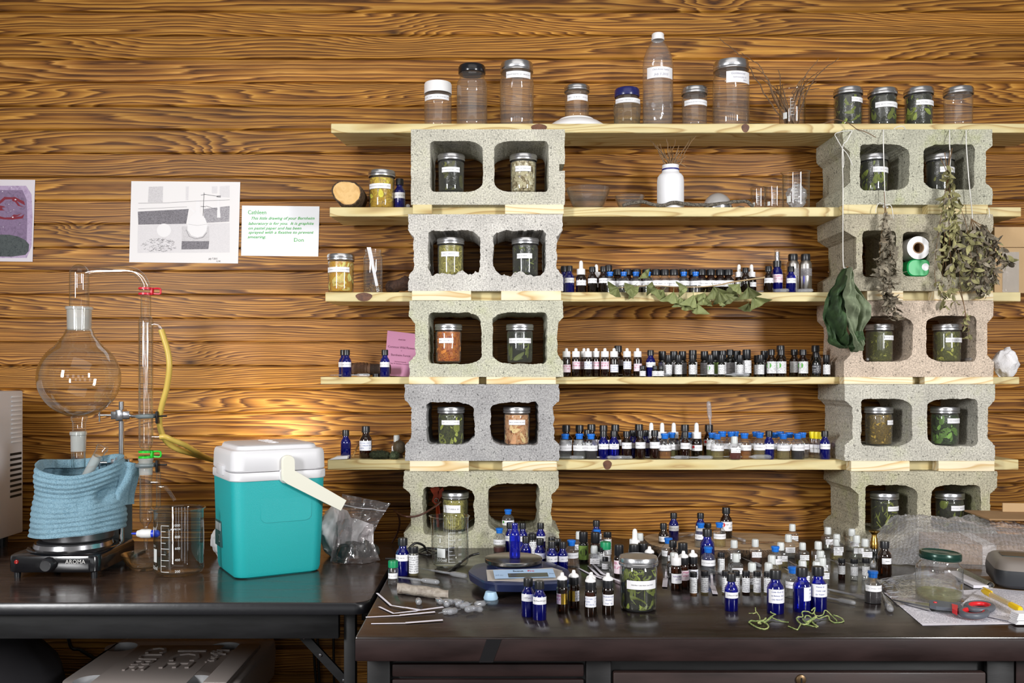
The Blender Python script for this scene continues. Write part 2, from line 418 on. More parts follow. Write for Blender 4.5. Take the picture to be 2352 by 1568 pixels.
def blob(fn, n=16, m=12):
    """closed ball-like skin: fn(direction)->point"""
    v, f = [Vector(fn(Vector((0, 0, -1))))], []
    for j in range(1, m):
        a = PI * j / m - PI / 2
        for i in range(n):
            t = 2 * PI * i / n; v.append(Vector(fn(Vector((math.cos(t) * math.cos(a), math.sin(t) * math.cos(a), math.sin(a))))))
    v.append(Vector(fn(Vector((0, 0, 1)))))
    for i in range(n): f.append((0, 1 + (i + 1) % n, 1 + i))
    for j in range(m - 2):
        for i in range(n):
            k = (i + 1) % n; a = 1 + j * n; f.append((a + i, a + k, a + n + k, a + n + i))
    a = 1 + (m - 2) * n
    for i in range(n): f.append((a + i, a + (i + 1) % n, len(v) - 1))
    return v, f
_TX = {}
def text2d(s, size, shear=0.0, bold=0.0, align='CENTER', space=1.0):
    k = (s, size, shear, bold, align, space)
    if k in _TX: return _TX[k]
    cu = bpy.data.curves.new('t', 'FONT'); cu.body = s; cu.size = size; cu.shear = shear; cu.offset = bold * size
    cu.align_x = align; cu.align_y = 'CENTER'; cu.resolution_u = 2; cu.space_character = space; cu.space_line = .95
    o = bpy.data.objects.new('t', cu); me = bpy.data.meshes.new_from_object(o)
    r = [q.co.copy() for q in me.vertices], [tuple(p.vertices) for p in me.polygons]
    bpy.data.objects.remove(o); bpy.data.curves.remove(cu); bpy.data.meshes.remove(me)
    _TX[k] = r; return r
def text_flat(s, size, m, **k):
    v, f = text2d(s, size, **k); return [m @ p for p in v], f
def text_round(s, size, r, ang, z, **k):
    """lettering wrapped on an upright cylinder of radius r, facing -y when ang = 0"""
    v, f = text2d(s, size, **k)
    return [(r * math.sin(ang + p.x / r), -r * math.cos(ang + p.x / r), z + p.y) for p in v], f
def patch_round(r, ang, arc, z0, z1, n=10):
    """label paper on an upright cylinder; returns vf and uv (u in heights)"""
    v, f, uv = [], [], []
    for j in range(2):
        for i in range(n + 1):
            a = ang + arc * (i / n - .5)
            v.append((r * math.sin(a), -r * math.cos(a), z0 + (z1 - z0) * j)); uv.append((r * arc * i / n / (z1 - z0), float(j)))
    for i in range(n): f.append((i, i + 1, n + 2 + i, n + 1 + i))
    return (v, f), uv
def disc_round(rad, r, ang, z, n=18):
    """round sticker on an upright cylinder"""
    return [(r * math.sin(ang + rad * math.cos(t) / r), -r * math.cos(ang + rad * math.cos(t) / r), z + rad * math.sin(t)) for t in [2 * PI * i / n for i in range(n)]], [tuple(range(n))]
def bar2(x0, z0, x1, z1, t):
    """thin flat stroke in x,y plane as a quad"""
    d = Vector((x1 - x0, z1 - z0)); d = d.normalized(); n = Vector((-d.y, d.x)) * t / 2
    a, b = Vector((x0, z0)), Vector((x1, z1))
    return [(p.x, p.y, 0) for p in (a - n, b - n, b + n, a + n)], [(0, 1, 2, 3)]
def jig(p, amp, fr, s=0.0):
    return Vector(p) + noise.noise_vector(Vector(p) * fr + Vector((s, s * 1.7, s * .3))) * amp
# ======== the setting
PLK = plank_mat()
PITCH, ZTOP = .0661, 2.2224
wallo = obj('wall_back', box(-2.35, 2.35, WALL + .02, WALL + .06, 0, 2.56), pbr('wall_backing', srgb(60, 38, 20), .8)); tag(wallo, kind='structure')
_pl = mesh('plank', loft([[(-2.35, a, b), (-2.35, c, b2)] if False else [(X_, y_, z_) for y_, z_ in ((.02, -.0329), (.0075, -.0329), (.0012, -.0292), (.0, -.0275), (.0, .0292), (.0012, .0306), (.0050, .0314), (.0050, .0330), (.02, .0330))] for X_ in (-2.34, 2.34)]), smooth=0)
for k in range(-5, 34):
    zc = ZTOP - (k + .5) * PITCH
    if zc - PITCH / 2 < -.01: break
    obj('plank', _pl, PLK, wallo, (0, WALL, zc))
fl = obj('floor', box(-2.35, 2.35, -2.9, WALL + .06, -.05, 0), pbr('floor_boards', srgb(70, 52, 38), .6, var=(6, .5, srgb(48, 34, 24)))); tag(fl, kind='structure')

# ======== old wooden desk (right)
DK = worn_mat('dark_varnish', srgb(36, 29, 27), srgb(60, 42, 32), .20, .15, spec=.4, thr=.8)
DKF = worn_mat('dark_varnish_worn', srgb(40, 27, 26), srgb(112, 74, 46), .5, spec=.25, thr=.70)
DKB = worn_mat('black_paint', srgb(17, 15, 16), srgb(50, 42, 38), .45, thr=.78)
desk = thing('desk', 'long dark varnished wooden desk with worn front edge and locked drawer', 'desk', (.65, -.3, 0))
DX, DY = .65, -.3
def dbox(n, x0, x1, y0, y1, z0, z1, m, bev=.003, par=desk): return obj(n, box(x0 - DX, x1 - DX, y0 - DY, y1 - DY, z0, z1, bev), m, par)
YF = ydesk(1462)
dbox('desk_top', wx(815, YF), 1.62, YF, .139, DESK - .04, DESK, DK, .004)
dbox('top_edge', wx(815, YF) + .001, 1.62, YF - .004, YF - .0003, DESK - .0405, DESK - .003, DKF, .002)
dbox('carcass', -.21, 1.6, YF + .05, .10, .08, DESK - .0405, DKB, .002)
yd = YF + .045
dbox('post', wx(845, yd), wx(898, yd), yd - .012, yd, .0, DESK - .041, DKB)
dbox('post', wx(1344, yd), wx(1402, yd), yd - .012, yd, .0, DESK - .041, DKB)
dbox('post', wx(2258, yd), wx(2322, yd), yd - .012, yd, .0, DESK - .041, DKB)
dbox('drawer', wx(902, yd), wx(1340, yd), yd - .010, yd, wz(1550, yd), wz(1521, yd), DKF)
dbox('drawer', wx(902, yd), wx(1340, yd), yd - .010, yd, wz(1700, yd), wz(1556, yd), DKF)
dw = dbox('drawer', wx(1406, yd), wx(2254, yd), yd - .016, yd, wz(1680, yd), wz(1537, yd), worn_mat('brown_drawer', srgb(46, 31, 28), srgb(85, 56, 40), .48, thr=.74))
dbox('drawer', wx(2326, yd), 1.6, yd - .010, yd, wz(1640, yd), wz(1512, yd), DKF)
kx, kz = wx(1832, yd), wz(1553, yd)
obj('lock_plate', xf(lathe([(0, 0), (.009, 0), (.0085, .003), (.006, .0045), (0, .0045)], 20), Matrix.Translation((kx - DX, yd - .016 - DY, kz)) @ Matrix.Rotation(PI / 2, 4, 'X')), pbr('old_brass', srgb(120, 96, 70), .4, .8), dw)
obj('keyhole', box(kx - DX - .001, kx - DX + .001, yd - .0215 - DY, yd - .0203 - DY, kz - .005, kz + .004), pbr('black_void', (.004, .004, .004), .9), dw)
# a strip of black tape down the front edge
obj('black_tape', loft([[(wx(a, YF) - DX, YF - .0047 - DY, wz(1466, YF)) if i == 0 else (wx(a, YF) - DX, YF - .0047 - DY, wz(1519, YF)) for i, a in ((0, 1118), (0, 1152), (1, 1132), (1, 1100))], [(wx(a, YF) - DX, YF - .0042 - DY, wz(1466, YF)) if i == 0 else (wx(a, YF) - DX, YF - .0042 - DY, wz(1519, YF)) for i, a in ((0, 1118), (0, 1152), (1, 1132), (1, 1100))]]), pbr('tape_black', srgb(24, 23, 25), .3), desk)

# ======== folding table (left)
tbl = thing('folding_table', 'brown laminate folding table with black edge and steel apron', 'table', (-1.1, -.2, 0))
def tbox(n, x0, x1, y0, y1, z0, z1, m, bev=.002): return obj(n, box(x0 + 1.1, x1 + 1.1, y0 + .2, y1 + .2, z0, z1, bev), m, tbl)
TYF = F * (CAMZ - TABLE) / (1384 - CY) + CAMY
TXR = -.2502
m_lam = worn_mat('walnut_laminate', srgb(56, 42, 35), srgb(66, 50, 42), .2, .25, thr=.8)
m_blk = pbr('black_rubber', srgb(20, 20, 24), .28, bump=(60, .1))
m_blm = worn_mat('black_steel', srgb(15, 15, 17), srgb(46, 46, 50), .5, thr=.72)
def top_outline(g):
    o = []; r = .035
    x1, y0, y1, x0 = TXR + g, TYF - g, .14, -2.2
    o += [(x0, y1), (x0, y0)]
    for i in range(9):
        t = math.radians(-90 + 90 * i / 8); o.append((x1 - r + r * math.cos(t), y0 + r + r * math.sin(t)))
    o += [(x1, y1)]
    return [(a + 1.1, b + .2) for a, b in o]
obj('table_top', loft([[(x, y, TABLE - .022) for x, y in top_outline(-.003)], [(x, y, TABLE) for x, y in top_outline(-.003)]]), m_lam, tbl, smooth=30)
obj('edge_band', loft([[(x, y, z) for x, y in top_outline(g)] for z, g in ((TABLE - .025, -.004), (TABLE - .0235, 0), (TABLE - .006, .0005), (TABLE - .0005, -.0032))]), m_blk, tbl, smooth=50)
ya = TYF + .035
tbox('apron', -2.2, wx(778, ya), ya, ya + .018, wz(1467, ya), TABLE - .024, m_blm)
tbox('apron', wx(822, ya), wx(826, ya) + .012, ya + .05, .1, wz(1440, ya), TABLE - .024, m_blm)
tbox('leg', wx(786, ya), wx(813, ya), ya + .0185, ya + .044, 0, TABLE - .024, m_blm)
tbox('leg', wx(786, ya), wx(813, ya), .06, .085, 0, TABLE - .024, m_blm)
pa, pb = Vector((wx(672, ya), ya + .05, wz(1462, ya))), Vector((wx(800, ya), ya + .05, wz(1600, ya)))
br = obj('brace', loft([[p + Vector((sx * .012, sy * .004, 0)) - Vector((-1.1, -.2, 0)) for sx, sy in ((-1, -1), (1, -1), (1, 1), (-1, 1))] for p in (pa, pb)]), m_blm, tbl)
for t in (.12, .42, .85):
    p = pa.lerp(pb, t) - Vector((-1.1, -.2, .0))
    obj('rivet', xf(lathe([(0, 0), (.004, 0), (.003, .002), (0, .0028)], 10), Matrix.Translation(p + Vector((0, -.0042, 0))) @ Matrix.Rotation(PI / 2, 4, 'X')), pbr('steel_bright', srgb(170, 170, 175), .25, 1), br)

# ======== shelf boards
LUM = lumber_mat('pale_pine', srgb(216, 200, 148), srgb(204, 182, 124), srgb(178, 148, 94))
LUMW = lumber_mat('fresh_pine', srgb(240, 226, 192), srgb(234, 210, 162), srgb(214, 178, 120))
KN = pbr('pine_knot', srgb(76, 42, 26), .5, var=(80, .8, srgb(120, 76, 48)))
names = ['top', 'second', 'third', 'fourth', 'lowest']
BZ = [(1.8358, 1.860), (1.618, 1.6425), (1.3966, 1.4212), (1.182, 1.2008), (.9587, .9855)]
BXL = [760, 757, 747, 736, 752]; BXR = [2420, 2346, 2345, 2342, 2340]
YS0, YS1 = .033, .173
for i, (za, zb) in enumerate(BZ):
    xa, xb = wx(BXL[i], YS0), wx(BXR[i], YS0); sk = [.018, .012, .008, .0, .0][i]
    xm = (xa + xb) / 2
    v, f = box(xa - xm, xb - xm, YS0 - .1, YS1 - .1, za - zb, 0, .0022)
    v = [Vector((p.x + (sk if p.x < 0 and p.y > 0 else 0) - (sk if p.x > 0 and p.y > 0 else 0), p.y, p.z)) for p in v]
    b = obj('shelf_board', (v, f), LUM, None, (xm, .1, zb), smooth=0)
    tag(b, f'{names[i]} long pale pine shelf board laid across the two concrete block stacks', 'shelf', 'pine shelf boards')
    for kx, ki, rx in ((1238, 0, 18), (836, 2, 19), (1712, 0, 9), (1395, 4, 10)):
        if ki == i:
            x = wx(kx, YS0) - xm; rx = rx / 883
            rz_ = (zb - za) * .46
            obj('knot', [(x + rx * math.cos(t) * (1 + .1 * math.sin(3 * t)), YS0 - .1004, (za - zb) / 2 + rz_ * math.sin(t)) for t in [2 * PI * q / 16 for q in range(16)]] and ([(x + rx * math.cos(t) * (1 + .1 * math.sin(3 * t)), YS0 - .1006, (za - zb) / 2 + rz_ * math.sin(t)) for t in [2 * PI * q / 16 for q in range(16)]], [tuple(range(16))]), KN, b)
# spacer offcuts between the blocks, flush with the block faces
SPC = [(0, 948, 992, 'L', 'small end-grain'), (0, 1160, 1295, 'L', 'short'), (1, 946, 1082, 'L', 'striped'), (1, 1151, 1289, 'L', 'short'), (2, 939, 1100, 'L', 'knotty'), (2, 1117, 1277, 'L', 'pale'),
       (3, 941, 1077, 'L', 'plain'), (3, 1153, 1280, 'L', 'rounded ring-grained'), (0, 1938, 2017, 'R', 'ring-grained'), (0, 2132, 2270, 'R', 'yellow'), (1, 1992, 2075, 'R', 'stained'), (1, 2146, 2282, 'R', 'clean'),
       (2, 1939, 2097, 'R', 'plain'), (2, 2124, 2282, 'R', 'knotty'), (3, 1955, 2090, 'R', 'angled'), (3, 2156, 2285, 'R', 'short')]
for i, pa_, pb_, st, look in SPC:
    za, zb = BZ[i + 1] if False else BZ[i + 1]
    x0, x1 = wx(pa_, -.004), wx(pb_, -.004); xm = (x0 + x1) / 2
    o = obj('spacer_block', box(x0 - xm, x1 - xm, -.017, .017, 0, zb - za - .0004, .005 if 'round' in look else .0012), LUMW if look not in ('ring-grained', 'yellow', 'small end-grain') else LUM, None, (xm, .0136, za + .0002), smooth=0)
    side = ('left' if st == 'L' else 'right'); pos = ['second', 'third', 'fourth', 'lowest'][i]
    lr = 'left-hand' if (pa_ < 1100 if st == 'L' else pa_ < 2080) else 'right-hand'
    tag(o, f'{lr} {look} pine offcut under the {side} block stack gap at the {pos} shelf', 'wood block', 'pine offcuts wedged between blocks')

# ======== concrete blocks
CONC = concrete_mat()
def arc(cx, cz, rx, rz, a0, a1, n=6):
    return [(cx + rx * math.cos(math.radians(a0 + (a1 - a0) * i / n)), cz + rz * math.sin(math.radians(a0 + (a1 - a0) * i / n))) for i in range(n + 1)]
def dense(poly, step=.005):
    o = []
    for i, p in enumerate(poly):
        q = poly[(i + 1) % len(poly)]; d = math.dist(p, q); n = max(1, int(d / step))
        o += [(p[0] + (q[0] - p[0]) * k / n, p[1] + (q[1] - p[1]) * k / n) for k in range(n)]
    return o
def hole(x0, x1, z0, z1, inner):
    """cell outline; the corners on the web side are swept wide"""
    s, b = (.012, .014), (.045, .024)
    L_, R_ = (b, s) if inner == 'L' else (s, b)
    if inner == '': L_ = R_ = (.014, .014)
    return (arc(x1 - R_[0], z1 - R_[1], R_[0], R_[1], 0, 90) + arc(x0 + L_[0], z1 - L_[1] * .8, L_[0], L_[1] * .8, 90, 180) +
            arc(x0 + L_[0], z0 + L_[1], L_[0], L_[1], 180, 270) + arc(x1 - R_[0], z0 + R_[1], R_[0], R_[1], 270, 360))
def block(px0, px1, z0, z1, label, col, moss, recL, recR, holes, seed, rough=.001, notch=False, jag=0):
    x0, x1 = wx(px0, 0), wx(px1, 0); W, H = x1 - x0, z1 - z0
    l = [(0, 0), (W, 0)]
    if recR: l += [(W, H * .20), (W - recR, H * .29), (W - recR, H * .70), (W, H * .79)]
    if notch: l += [(W, H * .45), (W - .014, H * .45), (W - .014, H * .54), (W - .0, H * .54)]
    l += [(W, H), (0, H)]
    if recL: l += [(0, H * .79), (recL, H * .70), (recL, H * .29), (0, H * .20)]
    def rg(poly, k, lim=True):
        o = []
        for i, (a, b) in enumerate(dense(poly, .0035)):
            n = noise.noise_vector(Vector((a * 55, b * 55, seed))) * rough * 1.4 + noise.noise_vector(Vector((a * 210, b * 210, seed + 9))) * rough * k
            if not lim and jag and b < H * .32:
                n.y += jag * max(0, noise.noise(Vector((a * 26, 3.1, seed))) + .2) + jag * .4 * noise.noise(Vector((a * 120, 1, seed)))
            if lim and b < 1e-6: n.y = 0
            if lim and b > H - 1e-6: n.y = 0
            o.append((a + n.x, b + n.y))
        return o
    loops = [rg(l, 1.0)]
    for (a, b, c, d, inn) in holes: loops.append(rg(hole(a * W, b * W, c * H, d * H, inn), 1.0, False))
    tri = geometry.tessellate_polygon([[Vector((a, b, 0)) for a, b in q] for q in loops])
    pts = [p for q in loops for p in q]; n = len(pts)
    def wob(p, y): return Vector((p[0] - W / 2, y, p[1]))
    D = .194; ys = [0.0, .004, .08, .15, D - .004, D]
    V = []
    for y in ys:
        e = .0016 if y in (0.0, D) else 0
        k = 0
        for li, q in enumerate(loops):
            for a, b in q:
                s = noise.noise(Vector((a * 40, b * 40, y * 30 + seed))) * .0012
                zf = 1 if (li == 0 and (b < .0005 or b > H - .0005)) else 0
                V.append(wob((a + (s if not zf else 0), b), y))
    Fc = []
    for a, b, c in tri:
        p, q, r = pts[a], pts[b], pts[c]
        ccw = (q[0] - p[0]) * (r[1] - p[1]) - (q[1] - p[1]) * (r[0] - p[0]) > 0
        t = (a, b, c) if ccw else (a, c, b)
        Fc.append(t); m = (len(ys) - 1) * n; Fc.append((t[2] + m, t[1] + m, t[0] + m))
    k = 0
    for q in loops:
        c = len(q)
        for s in range(len(ys) - 1):
            for i in range(c):
                j = (i + 1) % c; A, B = k + i + s * n, k + j + s * n
                Fc.append((B, A, A + n, B + n) if k == 0 else (A, B, B + n, A + n)) if False else Fc.append((A, A + n, B + n, B))
        k += c
    o = obj('concrete_block', (V, Fc), CONC, None, ((x0 + x1) / 2, 0, z0), smooth=0)
    bm = bmesh.new(); bm.from_mesh(o.data); bmesh.ops.recalc_face_normals(bm, faces=bm.faces); bm.to_mesh(o.data); bm.free()
    o.color = (*col, moss)
    tag(o, label, 'concrete block', 'concrete blocks of the ' + ('left' if px0 < 1500 else 'right') + ' stack')
    return o
H2 = [(.125, .468, .17, .845, 'R'), (.541, .895, .17, .845, 'L')]
g1 = srgb(200, 196, 182); g2 = srgb(204, 200, 194); g3 = srgb(196, 194, 176); g4 = srgb(170, 168, 168); g5 = srgb(184, 180, 160)
BLK = [(1.6425, 1.8358), (1.4212, 1.618), (1.2008, 1.3966), (.9855, 1.182), (.762, .9587)]
block(944, 1297, *BLK[0], 'topmost grey concrete block of the left stack with a square notch', g1, .35, 0, 0, H2, 1, notch=True, rough=.0006)
block(938, 1293, *BLK[1], 'second concrete block down the left stack with broken ragged cells', g2, .1, .014, .016, [(.13, .465, .2, .79, 'R'), (.545, .89, .2, .79, 'L')], 2, rough=.0022, jag=.016)
block(940, 1294, *BLK[2], 'third concrete block down the left stack, speckled with lichen', g3, .55, .015, .015, H2, 3, rough=.0014)
block(930, 1285, *BLK[3], 'fourth concrete block down the left stack, bluish grey with small cells', g4, .05, .016, .016, [(.14, .45, .215, .765, 'R'), (.555, .865, .2, .765, 'L')], 4, rough=.0020)
block(927, 1283, *BLK[4], 'lowest concrete block of the left stack standing on the desk', g5, .6, .018, .018, [(.125, .455, .17, .80, 'R'), (.545, .875, .2, .84, 'L')], 5, rough=.0020)
r1 = srgb(186, 184, 166); r2 = srgb(176, 168, 148); r3 = srgb(204, 186, 168); r4 = srgb(196, 192, 180); r5 = srgb(184, 178, 156)
block(1936, 2279, *BLK[0], 'topmost mossy concrete block of the right stack with strings over its face', r1, .75, .018, .016, [(.115, .445, .19, .80, 'R'), (.54, .88, .2, .80, 'L')], 6, rough=.0012)
block(1938, 2281, *BLK[1], 'second concrete block down the right stack with three narrow cells', r2, .5, .032, .012, [(.125, .35, .18, .79, ''), (.395, .575, .19, .77, ''), (.65, .90, .18, .79, '')], 7, rough=.0010)
block(1938, 2282, *BLK[2], 'third concrete block down the right stack, pinkish beige', r3, .0, .018, .016, [(.125, .46, .2, .80, 'R'), (.55, .885, .2, .80, 'L')], 8, rough=.0010)
block(1940, 2285, *BLK[3], 'fourth concrete block down the right stack with green stain at its left', r4, .45, .02, .018, [(.11, .45, .19, .81, 'R'), (.55, .885, .19, .81, 'L')], 9, rough=.0012)
block(1954, 2290, *BLK[4], 'lowest concrete block of the right stack behind the bubble wrap', r5, .6, .02, .018, [(.10, .455, .17, .82, 'R'), (.55, .89, .2, .82, 'L')], 10, rough=.0014)
# ======== bottles: shapes in units of radius and height
BLUE = glass('cobalt_glass', (.06, .10, .85), (.01, .015, .25), .6, body=srgb(6, 11, 120), bodyfac=.46)
AMBER = glass('amber_glass', (.42, .17, .03), (.07, .028, .008), .6, body=srgb(26, 14, 6), bodyfac=.55)
CLEAR = glass('clear_glass', (.985, .985, .985), body=(.85, .85, .87), bodyfac=.03)
DARK = glass('dark_green_glass', (.10, .12, .08), (.02, .02, .02), .6, body=srgb(14, 16, 14), bodyfac=.8)
GLS = {'blue': BLUE, 'amber': AMBER, 'clear': CLEAR, 'dark': DARK}
P_BLACK = pbr('black_plastic', srgb(30, 30, 33), .32)
P_WHITE = pbr('white_plastic', srgb(238, 236, 236), .38)
P_RUBBER = pbr('white_rubber', srgb(240, 238, 234), .5)
P_BLUECAP = pbr('blue_cap_plastic', srgb(30, 110, 205), .3, rnd=.12)
P_GREENCAP = pbr('green_cap_plastic', srgb(20, 140, 90), .35)
P_YELLOW = pbr('yellow_cap_plastic', srgb(236, 214, 30), .35)
P_GREY = pbr('frosted_cap_plastic', srgb(205, 208, 206), .38, rnd=.05)
P_ALU = pbr('brushed_aluminium', srgb(190, 186, 182), .34, 1)
SILVER = pbr('tin_plate', srgb(205, 205, 208), .26, 1)
GOLD = pbr('gold_foil', srgb(200, 165, 70), .25, 1)
BRASS = pbr('brass', srgb(190, 150, 75), .25, 1)
W_ = srgb(236, 235, 238)
LBL1 = printed('label_one_line', W_, srgb(70, 70, 76), 1, k=2.9, fill=.5, band=(.36, .64))
LBL2 = printed('label_two_lines', W_, srgb(70, 70, 76), 2, k=1.3, fill=.42, band=(.15, .85))
LBLN = printed('label_many_lines', srgb(232, 232, 234), srgb(40, 40, 46), 7, k=.9, fill=.5, band=(.06, .94))
LBLP = printed('label_pinkish', srgb(232, 214, 222), srgb(190, 80, 130), 2, k=.9, fill=.6, band=(.3, .95))
LBLH = printed('label_handwritten', srgb(230, 230, 236), srgb(90, 110, 165), 3, k=.8, fill=.4, band=(.12, .9))
LBLG = printed('label_grey', srgb(150, 146, 148), srgb(40, 38, 42), 6, k=.8, fill=.5, band=(.08, .92))
LBLW = pbr('label_plain', W_, .45)
LBLD = printed('label_dark', srgb(40, 42, 48), srgb(200, 200, 205), 4, k=.7, fill=.5, band=(.1, .9))
LBLGR = pbr('label_green', srgb(140, 172, 84), .4)
LB = {'1': LBL1, '2': LBL2, 'N': LBLN, 'P': LBLP, 'H': LBLH, 'G': LBLG, 'W': LBLW, 'D': LBLD, 'GR': LBLGR}
INK = pbr('black_ink', srgb(35, 35, 42), .6); INKB = pbr('blue_ink', srgb(70, 90, 160), .6); INKR = pbr('red_ink', srgb(214, 52, 60), .5); INKV = pbr('violet_ink', srgb(110, 60, 150), .6)
INKT = pbr('teal_ink', srgb(70, 160, 190), .6); INKG = pbr('green_ink', srgb(90, 170, 70), .5)
LIQ = {'w': liquid('clear_liquid', (.72, .74, .70), .05), 'y': liquid('pale_yellow_oil', srgb(222, 208, 140), .10), 'o': liquid('orange_oil', srgb(214, 146, 52), .18),
       'b': liquid('brown_oil', srgb(88, 48, 22), .75), 'k': liquid('black_oil', srgb(26, 18, 18), .9), 'g': liquid('green_oil', srgb(196, 196, 96), .16), 'r': liquid('red_brown_oil', srgb(110, 40, 22), .5), 'd': liquid('dark_in_bottle', srgb(8, 8, 12), .85)}
def cylp(r, z0, z1, e=.06): return [(0, z0), (r - e * .3, z0), (r, z0 + e * .1), (r, z1 - e * .5), (r - e, z1), (0, z1)]
BOSTON = [(0, 0), (.92, 0), (1, .02), (1, .545), (.97, .595), (.85, .655), (.66, .705), (.56, .735), (.53, .80), (0, .80)]
# kind: (radius, height, glass profile, [(part, profile, material, ribs)], label z0, z1, arc, default glass)
KIND = {
 'boston': (.0128, .070, BOSTON, [('screw_cap', cylp(.68, .795, 1.0), P_BLACK, 1)], .36, .545, 2.5),
 'big_boston': (.0166, .084, BOSTON, [('screw_cap', cylp(.66, .80, 1.0), P_BLACK, 1)], .25, .55, 2.3),
 'euro': (.0120, .072, [(0, 0), (.93, 0), (1, .02), (1, .56), (.95, .61), (.72, .655), (.7, .7), (0, .7)], [('screw_cap', cylp(.88, .665, 1.0), P_BLACK, 1)], .12, .55, 2.7),
 'whitecap': (.0118, .078, [(0, 0), (.92, 0), (1, .02), (1, .60), (.93, .655), (.72, .69), (.7, .72), (0, .72)], [('screw_cap', cylp(.90, .69, .895), P_WHITE, 1), ('nozzle', cylp(.38, .89, 1.0, .1), P_WHITE, 0)], .22, .49, 2.3),
 'attar': (.0113, .078, [(0, 0), (.92, 0), (1, .02), (1, .58), (.96, .62), (.86, .65), (0, .65)], [('collar', cylp(.86, .635, .835, .03), P_BLACK, 0), ('flange', [(0, .83), (.88, .83), (.9, .85), (.8, .885), (.45, .92), (0, .92)], P_WHITE, 0), ('nozzle', cylp(.34, .91, 1.0, .1), P_WHITE, 0)], .24, .50, 2.2),
 'dropper': (.0128, .080, [(0, 0), (.92, 0), (1, .02), (1, .44), (.95, .49), (.75, .54), (.6, .57), (0, .57)], [('collar', cylp(.82, .555, .735, .03), P_WHITE, 1), ('dropper_bulb', [(0, .73), (.44, .73), (.40, .76), (.38, .92), (.3, .975), (.14, .997), (0, 1.0)], P_RUBBER, 0)], .22, .38, 2.4),
 'crimp': (.0150, .0585, [(0, 0), (.92, 0), (1, .02), (1, .58), (.95, .645), (.75, .715), (.5, .76), (.42, .79), (.42, .82), (0, .82)], [('crimp_cap', [(0, .79), (.5, .79), (.52, .80), (.52, .91), (.6, .915), (.62, .93), (.6, .99), (.5, 1.0), (0, 1.0)], P_BLUECAP, 0)], .34, .55, 2.7),
 'square': (.0136, .0565, None, [('screw_cap', cylp(.60, .685, 1.0, .1), P_GREY, 1)], .26, .49, 0),
 'thin': (.0076, .047, [(0, 0), (.9, 0), (1, .02), (1, .74), (.85, .79), (.8, .82), (0, .82)], [('screw_cap', cylp(1.0, .79, 1.0), P_BLACK, 1)], .10, .72, 3.0),
 'green': (.0115, .053, [(0, 0), (.9, 0), (1, .02), (1, .64), (.85, .70), (.8, .74), (0, .74)], [('screw_cap', cylp(.98, .72, 1.0), P_GREENCAP, 1)], .27, .5, 2.2),
 'tiny': (.0082, .029, [(0, 0), (.9, 0), (1, .03), (1, .58), (.8, .66), (.7, .7), (0, .7)], [('screw_cap', cylp(.82, .68, 1.0), P_BLACK, 1)], .08, .52, 2.8),
 'short': (.0122, .052, [(0, 0), (.92, 0), (1, .02), (1, .56), (.9, .63), (.66, .68), (.6, .76), (0, .76)], [('screw_cap', cylp(.8, .755, 1.0), P_BLACK, 1)], .26, .52, 2.7),
 'yellowcap': (.0068, .054, [(0, 0), (.9, 0), (1, .02), (1, .72), (.9, .76), (0, .76)], [('screw_cap', cylp(1.0, .74, 1.0), P_YELLOW, 0)], .22, .52, 2.8),
}
_BM = {}
def kindmesh(kind):
    if kind in _BM: return _BM[kind]
    r, h, prof, caps, *_ = KIND[kind]
    if prof is None:
        o = rrect(2, 2, .42, 4)
        vf = stack([(x * r, y * r) for x, y in o], [(0, .93), (.02 * h, 1), (.56 * h, 1), (.615 * h, .92), (.655 * h, .62), (.70 * h, .55)])
        body = mesh('glass_body', vf, 50)
    else: body = mesh('glass_body', lathe([(a * r, b * h) for a, b in prof], 20), 45)
    cs = [(n, mesh(n, lathe([(a * r, b * h) for a, b in p], 32 if rb else 18, rb, (min(q[1] for q in p) + .012) * h, (max(q[1] for q in p) - .02) * h), 30), m) for n, p, m, rb in caps]
    _BM[kind] = (body, cs, {}, {}); return _BM[kind]
ROWS = []      # (root, description, place, x) named at the end, when neighbours are known
